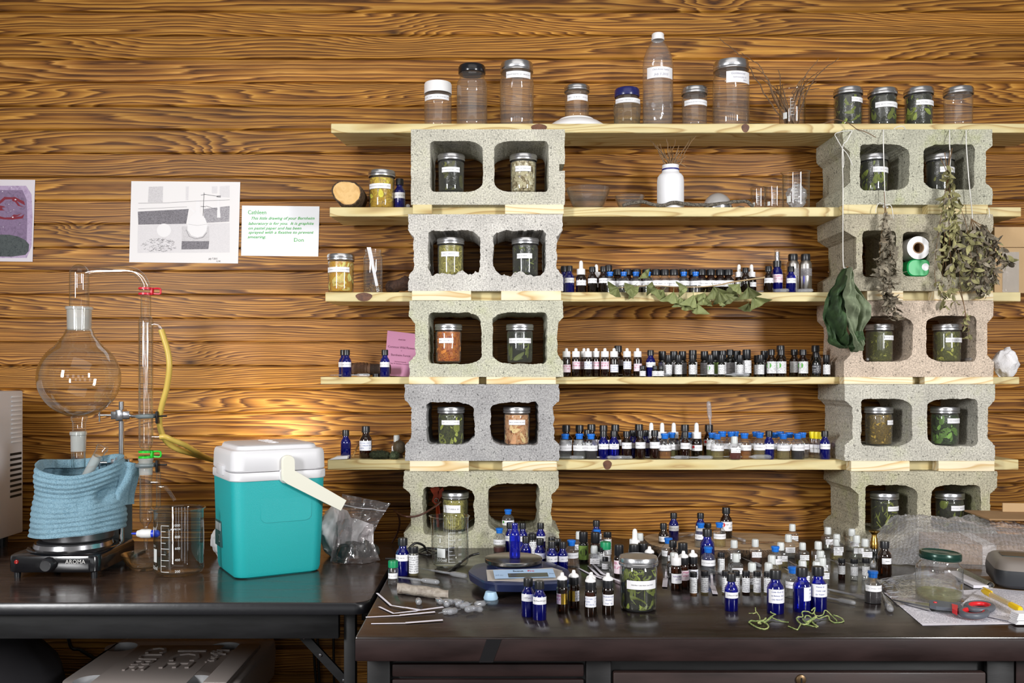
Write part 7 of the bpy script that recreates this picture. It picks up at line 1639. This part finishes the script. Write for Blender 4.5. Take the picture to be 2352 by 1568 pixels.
# little ampoule bulbs in a heap
amp = mesh('ampoule_body', lathe([(0, 0), (.003, .0008), (.0056, .004), (.0060, .007), (.0060, .019), (.0050, .022), (.0012, .0235), (.0008, .034), (0, .034)], 14), 60)
for i, (a, b, an) in enumerate(((960, 1384, -1.4), (1014.6, 1390, 2.0), (1027, 1397, 1.7), (1027.5, 1414, .8), (1043, 1390, 2.9), (1049, 1401, 1.2), (1058, 1405, .9), (1062, 1392, 2.4), (1076.5, 1400, 1.9), (1068, 1413, .7), (1107, 1408, 2.3), (1040, 1408, -2.4), (1089, 1395, .4))):
    p = at(a, b); o = obj('plastic_ampoule', amp, PE, None, (p.x, p.y, DESK + .0061 + (.004 if i in (5, 6, 9) else 0)), smooth=0)
    d = Vector((math.cos(an), math.sin(an), 0)); o.rotation_euler = d.to_track_quat('Z', 'Y').to_euler()
    if i in (0, 10, 12): tag(o, {0: 'lone plastic ampoule left of the heap below the paper roll', 10: 'rightmost plastic ampoule lying apart from the heap', 12: 'plastic ampoule at the right rim of the heap'}[i], 'ampoule', 'plastic ampoules on the desk')
    else: tag(o, 'small clear plastic ampoule in the heap before the scale', 'ampoule', 'heap of plastic ampoules')
# paper scent strips
STRIP = pbr('strip_paper', srgb(232, 226, 236), .6)
def ribbon(label, pts, w0=.0042, w1=.0068, lift=.0008):
    P = [at(*p) for p in pts]; n = len(P); V = []
    for i, p in enumerate(P):
        d = (P[min(i + 1, n - 1)] - P[max(i - 1, 0)]); d.z = 0; d.normalize(); nn = Vector((-d.y, d.x, 0)); t = i / (n - 1); w = (w0 if t < .45 else w1) / 2
        z = DESK + lift + (.0006 * i)
        V.append([(p.x - nn.x * w, p.y - nn.y * w, z), (p.x + nn.x * w, p.y + nn.y * w, z), (p.x + nn.x * w, p.y + nn.y * w, z + .0005), (p.x - nn.x * w, p.y - nn.y * w, z + .0005)])
    o = obj('scent_strip', loft(V), STRIP, None, smooth=0); return tag(o, label, 'paper strip', 'scent strips')
ribbon('bent scent strip, uppermost of the four at the left desk corner', [(866, 1365), (898, 1394), (930, 1400), (931, 1400.4), (965, 1407)], lift=.0028)
ribbon('bent scent strip crossing the others at the left desk corner', [(871, 1395), (903.5, 1411), (957, 1406), (958, 1406), (1018, 1398.5)], lift=.0016)
ribbon('long straight scent strip under the bent ones', [(840, 1418), (918, 1415), (919, 1415), (999, 1408)]); ribbon('lowest straight scent strip at the left desk corner', [(852.5, 1433), (931, 1432.5), (932, 1432.5), (1017, 1426.7)])
for i, l in enumerate(((B_(785, 858), B_(905, 922), B_(1020, 968)), (B_(880, 835), B_(990, 940), B_(1045, 955)), (B_(922, 812), B_(1030, 925), B_(1075, 945)), (B_(1080, 950), B_(1150, 985), B_(1232, 1018)))):
    ribbon(['yellowed', 'middle', 'uppermost', 'pinkish'][i] + ' scent strip fanned out left of the big jar', l, lift=.0008 + .001 * i)
ribbon('scent strip hanging down beside the violet-lettered bottle', [C_(248, 820), C_(240, 925), C_(239, 930), C_(228, 1030)], .0045, .0105); ribbon('scent strip between the thin vials and the small blue bottle', [C_(755, 870), C_(766, 1010), C_(767, 1014), C_(797, 1112)], .0050, .0105)
# brown paper roll
p0, p1 = at(913, 1362), at(1030, 1378)
def rollfn(u, v):
    a = 2 * PI * v; r = .0105 * (1 + .16 * noise.noise(Vector((u * 7, math.cos(a) * 1.4, math.sin(a) * 1.4)))) * (1.06 if u < .82 else 1 - .5 * math.sin((u - .82) * 14) * .3)
    c = p0.lerp(p1, u); return (c.x, c.y + r * 1.15 * math.cos(a), DESK + .0108 + r * math.sin(a) * .92)
rl = obj('paper_roll', grid(rollfn, 40, 18), mottled('brown_wrap', [srgb(132, 122, 110), srgb(166, 156, 144), srgb(112, 100, 90)], 40, .55, bump=.3), None, smooth=30); tag(rl, 'rolled brown paper packet lying on the left of the desk', 'paper roll')
# ======== weighing scale
SX, SY = .036, -.425
sc = thing('scale', 'dark blue digital scale with round steel pan and pale keypad', 'scale', (SX, SY, DESK), .10)
NAVY = pbr('navy_scale_plastic', srgb(34, 42, 74), .28)
ol_ = [(-.098, -.005), (-.072, -.098), (-.05, -.118), (.0, -.126), (.085, -.118), (.108, -.10), (.118, -.01), (.092, .075), (.05, .095), (-.03, .095), (-.075, .07)]
def rnd_poly(P, n=4):
    o = []
    for i, p in enumerate(P):
        a, b = Vector(P[i - 1]), Vector(P[(i + 1) % len(P)]); p = Vector(p)
        s, e = p.lerp(a, .22), p.lerp(b, .22)
        for k in range(n + 1):
            t = k / n; o.append(tuple((s * (1 - t) ** 2 + p * 2 * t * (1 - t) + e * t * t)))
    return o
oo = rnd_poly(ol_)
obj('housing', stack(oo, [(.014, .90), (.016, .97), (.030, 1.0), (.0335, .985), (.0465, .52), (.049, .50)]), NAVY, sc, smooth=32)
pan_p = [Vector((-.064, -.103, .0348)), Vector((.0, -.117, .0345)), Vector((.078, -.109, .0348)), Vector((.094, -.060, .0405)), Vector((.074, -.048, .0450)), Vector((.040, -.062, .0465)), Vector((.0, -.067, .0470)), Vector((-.034, -.062, .0465)), Vector((-.062, -.052, .0440))]
kp_ = obj('keypad_panel', loft([pan_p, [p + Vector((0, -.0004, .0022)) for p in pan_p]]), pbr('keypad_grey', srgb(172, 164, 156), .35), sc, smooth=20)
PL = lambda x, t: pan_p[1].lerp(Vector((.0, -.067, .0470)), t) + Vector((x, 0, 0)) + Vector((0, -.0006, .0026))
def pquad(x0, x1, t0, t1, up=.0003): return [PL(x0, t0) + Vector((0, -up, up)), PL(x1, t0) + Vector((0, -up, up)), PL(x1, t1) + Vector((0, -up, up)), PL(x0, t1) + Vector((0, -up, up))], [(0, 1, 2, 3)]
obj('blue_field', pquad(-.05, .072, .2, .96), pbr('keypad_blue', srgb(158, 184, 214), .35), kp_, smooth=0); obj('display', pquad(-.022, .058, .28, .62, .0007), pbr('lcd_grey', srgb(72, 74, 66), .2), kp_, smooth=0)
pm = Matrix.Translation(PL(0, .8) + Vector((0, -.0007, .0007))) @ Matrix.Rotation(math.atan2(.0125, .050), 4, 'X')
obj('panel_print', join(text_flat('Scout', .0095, pm @ Matrix.Translation((.0, .0, 0)), bold=.01), text_flat('O/T On', .0048, Matrix.Translation((-.040, -.018, -.0035)) @ pm), text_flat('Print', .0048, Matrix.Translation((.066, -.014, -.0030)) @ pm)), INK, kp_, smooth=0)
obj('panel_print_red', text_flat('Pro', .0095, pm @ Matrix.Translation((.026, .0, 0)), bold=.01), INKR, kp_, smooth=0)
obj('pan_support', lathe([(0, .046), (.050, .046), (.052, .0495), (.044, .052), (0, .052)], 40), NAVY, sc, (0, .0, 0))
obj('steel_pan', lathe([(.040, .0515), (.0585, .0505), (.0600, .0515), (.0605, .0585), (.0595, .0598), (.0580, .0592), (0, .0592)], 56), pbr('pan_steel', srgb(150, 146, 140), .22, 1), sc)
for fx, fy in ((-.058, -.108), (.10, -.10), (-.06, .07), (.08, .07)): obj('foot', lathe([(0, 0), (.0135, 0), (.0145, .003), (.0105, .015), (0, .015)], 24), pbr('pale_blue_rubber', srgb(172, 204, 228), .45), sc, (fx, fy, 0))
bl = special('spray_bottle', 'open cobalt blue bottle without cap standing on the scale pan', (wx(1182.5, -.425), -.425, DESK + .0598), [('glass_body', lathe([(0, 0), (.0108, 0), (.0116, .0015), (.0116, .047), (.0105, .053), (.0072, .058), (.0062, .060)] + [(.0062 + .0009 * (i % 2), .061 + .0016 * i) for i in range(6)] + [(.0066, .0715), (.0052, .072)], 22), glass('cobalt_clear', (.12, .22, .95), (.02, .03, .4), .7, body=srgb(12, 22, 170), bodyfac=.35), 40)])
# 500 ml beaker
def g500(r, h):
    o = []; zz = lambda py: (1304 - py) / 124.0 * h
    a0 = -.02; o.append(vline(r, a0, zz(1286), zz(1214)))
    for i, (py, s) in enumerate(((1214, '500'), (1232, '400'), (1250, '300'), (1268, '200'), (1285, '100'))):
        o.append(tick(r, a0, a0 + .34, zz(py), .0009)); o.append(text_round(s, .0060, r, a0 + .62, zz(py)))
        if i < 4: o.append(tick(r, a0, a0 + .2, zz(py + 9), .0008))
    o.append(text_round('Karter', .0056, r, a0 - .55, zz(1222))); o.append(text_round('213D3', .0056, r, a0 - .5, zz(1248))); o.append(text_round('500ml', .0105, r, a0 - .42, zz(1281)))
    o.append(text_round('I', .013, r, a0 - .50, zz(1234), bold=.04))
    o.append(patch_round(r, a0 - .45, .50, zz(1275), zz(1253), 6)[0]); return o
yk = ydesk(1300); beaker((wx(1034, yk), yk, DESK), 42 / (F / (yk - CAMY)), (1300 - 1185) / (F / (yk - CAMY)), '500 ml glass beaker with white scale before the left block stack', g500, spout=PI * .93)
# ======== wood slab, big jar, right-hand group
ya, yb4 = -.129, .126; xl, xr = wx(1478, 0), wx(1830, 0)
pts = []
for i in range(60):
    t = 2 * PI * i / 60; c, s = math.cos(t), math.sin(t); k = (abs(c) ** 3.2 + abs(s) ** 3.2) ** (-1 / 3.2)
    pts.append((((xr - xl) / 2) * c * k * (1 + .03 * noise.noise(Vector((c * 3, s * 3, 0)))), ((yb4 - ya) / 2) * s * k * (1 + .05 * noise.noise(Vector((c * 3, s * 3, 5))))))
sl = thing('wood_slab', 'flat bark-edged wooden slab on the desk under the back bottles', 'wood slab', ((xl + xr) / 2, (ya + yb4) / 2, DESK))
sl['kind'] = 'thing'
obj('bark_edge', loft([[(x * s, y * s, z) for x, y in pts] for z, s in ((0, .975), (.004, .99), (.012, 1.0), (.0188, .985))]), BARK, sl, smooth=30)
obj('sawn_top', loft([[(x * s, y * s, z) for x, y in pts] for z, s in ((.018, .97), (.0198, .965))]), lumber_mat('sawn_wood', srgb(188, 158, 122), srgb(170, 138, 100), srgb(142, 110, 78)), sl, smooth=0)
xs, ysl = at(1745, 1250, SLAB).x, at(1745, 1250, SLAB).y
zi = obj('zip_packet', grid(lambda u, v: (xs + (u - .5) * .085, ysl + .010 + (v - .5) * .02 + .018 * u, SLAB + .0012 + .001 * noise.noise(Vector((u * 6, v * 4, 0)))), 12, 4, .0006), FILM, None, smooth=40); tag(zi, 'small flat clear packet lying on the right of the wood slab', 'packet')
p = at(1466, 1398)
jar((p.x, p.y, DESK), 'large tin-lidded jar of green leaves standing at the desk front', 'leafy', r=.0350, h=.1005, seed=40, fl=(34, .019), lz=(.44, .60), arcv=1.75, ang=.08, lab='W', text=[('Wild Mint ?  Lake Nevin  June 4 2015', .0029, .5, 0)])
gj = thing('jar', 'clear jar with loose dark green lid and a little pale oil', 'jar', (at(2157, 1380).x, at(2157, 1380).y, DESK + .002))
rj, hj2 = .0425, .092
obj('glass_body', lathe([(0, .003), (.80 * rj, 0), (.93 * rj, .004), (rj, .014), (rj, .062), (.97 * rj, .068), (.84 * rj, .074), (.80 * rj, .078), (.80 * rj, .084)], 40), CLEAR, gj, smooth=60)
obj('liquid', lathe([(0, .004), (.85 * rj, .004), (.95 * rj, .014), (.95 * rj, .018), (0, .018)], 36), liquid('pale_oil', srgb(206, 206, 150), .2, .2), gj, smooth=50)
ldm = Matrix.Translation((.002, 0, .081)) @ Matrix.Rotation(.05, 4, 'Y')
obj('lid', xf(lathe([(.84 * rj, 0), (.88 * rj, 0), (.90 * rj, .002), (.90 * rj, .011), (.86 * rj, .014), (.80 * rj, .014), (.77 * rj, .0125), (.4 * rj, .0125), (.36 * rj, .0135), (0, .0135)], 44), ldm), pbr('dark_green_tin', srgb(22, 58, 48), .25, .3), gj, smooth=35)
# papers
PAPER = printed('printed_page', srgb(226, 222, 230), srgb(96, 92, 110), 30, k=1.6, fill=.5, band=(.05, .95))
def sheet(label, corners, zl, m, curl=0.0, nm='paper_sheet', cat='paper'):
    P = [at(*c) for c in corners]
    v, f = grid(lambda u, v: (lambda q: (q.x, q.y, DESK + zl + curl * math.sin(PI * v) * (.4 + .6 * u)))(P[0].lerp(P[1], u).lerp(P[3].lerp(P[2], u), v)), 16, 16, .0006)
    n = 17 * 17; uv = [((i % 17) / 16 * .75, (i // 17) / 16) for i in range(n)] * 2
    return tag(obj(nm, (v, f), m, None, smooth=60, uv=uv), label, cat)
sheet('white sheet of paper under the scissors at the right front', [(2119, 1437), (2420, 1432), (2420, 1350), (2030, 1362)], .0014, PAPER)
sheet('curling printed page under the yellow marker', [(2195, 1405), (2430, 1452), (2420, 1368), (2260, 1352)], .0036, PAPER, .010)
bgp = thing('pipette_bag', 'clear plastic bag of pipettes lying behind the scissors', 'plastic bag', tuple(at(2090, 1352)))
for i in range(7):
    a, b = at(2030 + i * 4, 1338 + i * 7), at(2150 + i * 5, 1322 + i * 9); d = (b - a); d.z = 0; d.normalize()
    o = obj('bagged_pipette', pip, PE, bgp, (a - d * .01 + Vector((0, 0, .0085 + .003 * (i % 2)))) - bgp.location, d.to_track_quat('Z', 'Y').to_euler(), smooth=0)
CB0 = [at(2012, 1333), at(2060, 1392), at(2215, 1385), at(2195, 1318)]
obj('film', grid(lambda u, v: (lambda q: (q.x - bgp.location.x, q.y - bgp.location.y, .003 + .016 * math.sin(PI * min(1, max(0, u))) ** .5 * math.sin(PI * v) ** .5 + .003 * noise.noise(Vector((u * 9, v * 9, 1)))))(CB0[0].lerp(CB0[3], u).lerp(CB0[1].lerp(CB0[2], u), v)), 26, 20), FILM, bgp, smooth=30)
# scissors
S0 = at(2140, 1404); sx_ = thing('scissors', 'grey and red handled scissors lying on the white paper', 'scissors', (S0.x, S0.y, DESK + .0026))
def flat(pts, z0, z1): return loft([[(lambda q: (q.x - S0.x, q.y - S0.y, z0))(at(*p)) for p in pts], [(lambda q: (q.x - S0.x, q.y - S0.y, z1))(at(*p)) for p in pts]])
obj('blade', flat([(2050, 1384), (2138, 1402), (2142, 1396), (2138, 1394)], .003, .0045), METAL, sx_, smooth=0); obj('blade', flat([(2052, 1383), (2100, 1397), (2138, 1407), (2142, 1402)], .0012, .0028), METAL, sx_, smooth=0)
GREYP = pbr('grey_grip', srgb(84, 88, 96), .45); REDP = pbr('red_grip', srgb(206, 30, 38), .4)
def ringo(cx_, cy_, a, b, rot, z, w):
    o = []
    for i in range(29):
        t = 2 * PI * i / 28; u, v = a * math.cos(t), b * math.sin(t); p_ = at(cx_ + u * math.cos(rot) - v * math.sin(rot), cy_ + u * math.sin(rot) * .5 + v); o.append((p_.x - S0.x, p_.y - S0.y, z))
    return o
obj('handle', flat([(2134, 1394), (2150, 1394), (2205, 1402), (2212, 1412), (2200, 1414), (2150, 1409), (2136, 1406)], .0046, .011), GREYP, sx_, smooth=0)
for (cx_, cy_, z) in ((2236, 1419, .0075), (2250, 1408, .0095)):
    obj('finger_ring', tube(ringo(cx_, cy_, 30, 8.5, .1, z, 0), .0055, 10), GREYP, sx_, smooth=60); obj('ring_liner', tube(ringo(cx_, cy_, 26, 6.8, .1, z + .0005, 0), .0042, 10), REDP, sx_, smooth=60)
obj('red_joint', flat([(2186, 1404), (2200, 1408), (2199, 1422), (2187, 1416)], .0046, .0125), REDP, sx_, smooth=0); obj('pivot', lathe([(0, .011), (.0035, .011), (.003, .0125), (0, .013)], 12), REDP, sx_, (at(2148, 1400).x - S0.x, at(2148, 1400).y - S0.y, 0))
# yellow marker
M0, M1 = at(2258, 1378), at(2342, 1422); dm = (M1 - M0); dm.z = 0; Lm = dm.length
mk = thing('marker_pen', 'yellow and clear marker pen on the curled page', 'pen', (M0.x, M0.y, DESK + .0185)); mk.rotation_euler = dm.to_track_quat('Z', 'Y').to_euler()
YM = pbr('yellow_marker', srgb(238, 196, 24), .35)
obj('cap', lathe([(0, 0), (.004, 0), (.0046, .004), (.0056, .012), (.0056, .034), (0, .034)], 18), YM, mk); obj('barrel', lathe([(.0052, .034), (.0052, Lm * .78), (0, Lm * .78)], 18), glass('marker_clear', (.95, .85, .6), (.7, .6, .3), .6, body=srgb(240, 226, 180), bodyfac=.5), mk); obj('ink_core', lathe([(0, .035), (.0028, .035), (.0028, Lm * .7), (0, Lm * .7)], 12), YM, mk)
obj('end_plug', lathe([(.0056, Lm * .78), (.0056, Lm), (.0045, Lm + .003), (0, Lm + .003)], 18), YM, mk); obj('clip', box(-.0016, .0016, .0056, .0078, .001, .036, .0006), YM, mk)
e = at(2345, 1438); ec = thing('card_stack', 'small stack of white cards cut off at the right edge', 'cards', (e.x + .012, e.y + .01, DESK + .0022))
for i in range(3): obj('card', box(-.022 + .002 * i, .024, -.012, .012, .0022 * i + .001, .0022 * i + .0031, .0003), LBLW, ec, smooth=0)
for i in range(4): obj('card', box(-.020 + .001 * i, .024, -.012, .012, .0085 + .003 * i, .0112 + .003 * i, .0003), LBLW, ec, smooth=0)
# spiral notebook and kraft sheet
n0, n1 = at(2206, 1318), at(2276, 1352); dn = n1 - n0; dn.z = 0; Ln = dn.length; dn.normalize(); nn = Vector((dn.y, -dn.x, 0))
if nn.x > 0: nn = -nn
nbk = thing('spiral_notebook', 'spiral-bound notebook with black coil behind the green-lidded jar', 'notebook', (n0.x, n0.y, DESK + .001))
obj('pages', loft([[tuple(p_ + Vector((0, 0, z))) for p_ in (Vector((0, 0, 0)), dn * Ln, dn * Ln + nn * .035, nn * .035)] for z in (.0, .006)]), PAPER, nbk, smooth=0)
obj('coil_spine', tube([Vector((0, 0, .0055)), dn * Ln + Vector((0, 0, .0055))], .0052, 10), P_BLACK, nbk)
obj('coil', tube([dn * (Ln * i / 260) + nn * (.0072 * math.cos(i * .72)) + Vector((0, 0, .0068 + .0060 * math.sin(i * .72))) for i in range(261)], .0008, 5), pbr('coil_wire', srgb(180, 172, 150), .3, .7), nbk, smooth=60)
sheet('brown kraft sheet between the notebook and the card reader', [(2228, 1326), (2290, 1356), (2420, 1360), (2420, 1322)], .0024, CARD2)
# card reader
rd = at(2330, 1352); kr = thing('card_reader', 'dark handheld card reader with grey top at the right edge', 'card reader', (rd.x + .02, rd.y + .03, DESK + .006), -.35)
obj('lower_shell', stack(rrect(.10, .16, .028, 6), [(0, .80), (.008, .96), (.026, 1.0), (.038, .97)]), pbr('reader_black', srgb(44, 46, 50), .45), kr, smooth=40); obj('upper_shell', stack(rrect(.10, .16, .028, 6), [(.038, .97), (.050, .90), (.056, .78), (.057, .5)]), pbr('reader_grey', srgb(122, 114, 108), .4), kr, smooth=40)
obj('screen', loft([[(x, y + .01, .0565) for x, y in rrect(.056, .05, .008, 4)], [(x, y + .01, .0582) for x, y in rrect(.056, .05, .008, 4)]]), pbr('reader_screen', srgb(52, 72, 74), .12), kr, smooth=0)
# bubble wrap over a cardboard box
bw = thing('bubble_wrap', 'crumpled sheet of bubble wrap over the cardboard box', 'bubble wrap', (1.08, -.15, DESK))
x_a, x_b = wx(2046, -.2), wx(2440, -.2)
def bws(u, v):
    x = x_a + (x_b - x_a) * u; yf = -.205 - .15 * u; yk_ = -.035 + .0 * u
    Hh = .012 + .078 * min(1, u / .20) ** .8 - .012 * u
    k_ = min(1, v * 4) * min(1, u * 6); z = Hh * math.sin(min(1, v * 1.25) * PI / 2) + (.014 * noise.noise(Vector((u * 7, v * 4, 2))) + .007 * noise.noise(Vector((u * 22, v * 13, 5)))) * k_
    y = yf + (yk_ - yf) * (v ** 1.25) + .008 * noise.noise(Vector((u * 18, v * 10, 9)))
    z = max(z, .0015)
    return Vector((x, y, z))
def bwf(u, v):
    p = bws(u, v); a, b = u * 46, v * 22
    if int(b) % 2: a += .5
    fa, fb = a % 1 - .5, b % 1 - .5; d = math.sqrt(fa * fa + fb * fb)
    h_ = .0028 * max(0, 1 - (d / .46) ** 2) ** .5
    return (p.x - 1.08, p.y + .15 - h_ * .7, p.z + h_)
WRAP = glass('bubble_film', (.90, .89, .90), (.60, .58, .60), 1.0, body=(.82, .80, .82), bodyfac=.20, rough=.05, bump=(300, 1.4))
obj('bubble_sheet', grid(bwf, 310, 150), WRAP, bw, smooth=45)
hz_ = .047
cb2 = thing('cardboard_box', 'brown cardboard box wrapped under the bubble wrap', 'box', (wx(2290, -.14), -.14, DESK), -.18)
obj('box_body', box(-.155, .2, -.085, .085, 0, hz_, .001), CARD2, cb2, smooth=0); obj('box_side_strip', box(-.06, -.03, -.0862, .0862, .001, hz_ + .0006, 0), pbr('box_tape', srgb(214, 204, 196), .6), cb2, smooth=0)
fb = thing('cardboard_flap', 'corrugated cardboard sheet lying on the bubble wrap at the right', 'cardboard', (wx(2320, -.06), -.06, DESK + .092))
obj('sheet', xf(box(-.085, .14, -.085, .062, 0, .004, .0006), Matrix.Rotation(-.10, 4, 'Z')), CARD2, fb, smooth=0); obj('raised_edge', xf(box(.0, .14, .040, .044, .004, .026, .0005), Matrix.Rotation(-.10, 4, 'Z')), CARD, fb, smooth=0)
# green vines
VINE = mottled('vine', [srgb(120, 140, 70), srgb(176, 180, 116), srgb(92, 124, 60), srgb(196, 190, 140)], 120, .7, bump=.3)
vz = lambda a, b: (1700 + a / 9.046, 1380 + b / 9.046)
def vine(label, lines):
    b0 = at(*vz(*lines[0][0][:2])); t = thing('vine_tendril', label, 'vine', (b0.x, b0.y, DESK))
    for l in lines:
        w_ = l[0][3] if len(l[0]) > 3 else .0014
        P = []
        for k in l:
            up = k[2] if len(k) > 2 else 0
            g0 = at(*vz(k[0], k[1])); d0 = g0.y - CAMY
            # a raised point projects further up: move its foot towards the viewer
            yy2 = F * (CAMZ - DESK - up) / ((1380 + k[1] / 9.046) - CY) + CAMY
            P.append(Vector((wx(1700 + k[0] / 9.046, yy2), yy2, DESK + up + w_)) - t.location)
        obj('tendril', tube([jig(p, .0006, 200, 3) for p in spline(P, 6)], w_, 6), VINE, t, smooth=60)
vine('left curly green vine tendril at the desk front', [[(430, 490, 0, .0019), (385, 475, .004), (420, 440, .004), (480, 450, .002), (540, 440, .002), (650, 350, .004)], [(180, 450, .001, .0013), (230, 490, .001), (330, 550, .001), (440, 590, 0), (530, 595, 0), (590, 550, .001), (560, 490, .002), (500, 465, .002)], [(180, 455, .001), (230, 425, .002), (330, 435, .003), (430, 425, .004), (500, 405, .006), (540, 360, .010)],
     [(420, 425, .003, .0009), (400, 330, .008), (350, 250, .012), (320, 210, .014), (315, 145, .016)], [(345, 245, .012, .0008), (265, 270, .010)], [(270, 255, .010, .0006), (180, 258, .010)], [(650, 350, .004, .0010), (690, 300, .007), (735, 285, .009), (640, 250, .010), (635, 230, .012)], [(650, 350, .004, .0011), (760, 400, .002), (870, 430, .001), (950, 450, .001), (1000, 445, .003)]])
vine('right tangled green vine tendril before the large blue bottles', [[(1170, 370, .001, .0012), (1220, 340, .003), (1300, 340, .004), (1290, 240, .010), (1400, 230, .011), (1510, 275, .008), (1560, 150, .018), (1480, 215, .012)], [(1170, 370, .001, .0013), (1200, 430, 0), (1290, 500, 0), (1400, 490, .001), (1480, 420, .003), (1590, 350, .005)], [(1340, 370, .003, .0013), (1370, 320, .006), (1440, 330, .006), (1480, 390, .003), (1420, 430, .001), (1340, 430, .001), (1300, 380, .002)],
     [(1270, 480, .001, .0011), (1400, 510, 0), (1590, 555, 0)], [(1470, 430, .002), (1540, 490, .001), (1610, 545, 0)], [(1590, 360, .004, .0011), (1640, 375, .003), (1720, 345, .003), (1830, 320, .005), (1870, 410, .001), (1960, 460, 0), (2060, 460, 0), (2150, 430, .001), (2090, 360, .003), (1940, 300, .006)], [(1540, 260, .009, .0010), (1570, 310, .006), (1660, 320, .005), (1730, 280, .007), (1755, 205, .012), (1810, 225, .010), (1900, 310, .004), (2010, 420, .001)],
     [(1000, 535, 0, .0011), (1080, 570, 0), (1190, 605, 0), (1220, 560, .001), (1260, 480, .002)], [(1380, 480, .002, .0022), (1580, 350, .006)]])
# ======== labels that need to know their neighbours
ORD = ['leftmost', 'second', 'third', 'fourth', 'fifth', 'sixth', 'seventh', 'eighth', 'ninth', 'tenth', 'eleventh', 'twelfth', 'thirteenth', 'fourteenth', 'fifteenth', 'sixteenth', 'seventeenth', 'eighteenth', 'nineteenth', 'twentieth', 'twenty-first', 'twenty-second', 'twenty-third', 'twenty-fourth', 'twenty-fifth']
by = {}
for t, d, pl, x in ROWS: by.setdefault((d, pl), []).append((x, t))
for (d, pl), L_ in by.items():
    L_.sort(key=lambda q: q[0])
    for i, (x, t) in enumerate(L_):
        if len(L_) == 1: s = f'{d} {pl}'
        elif len(L_) > 2 and i == len(L_) - 1: s = f'rightmost {d} {pl}'
        elif len(L_) == 2: s = ('left one of two: ' if i == 0 else 'right one of two: ') + f'{d} {pl}'
        else: s = f'{ORD[i]} {d}' + (' from left ' if i else ' ') + pl
        w = s.split()
        if len(w) > 16: s = ' '.join([q for q in w if q not in ('and', 'with', 'the')])
        t['label'] = s
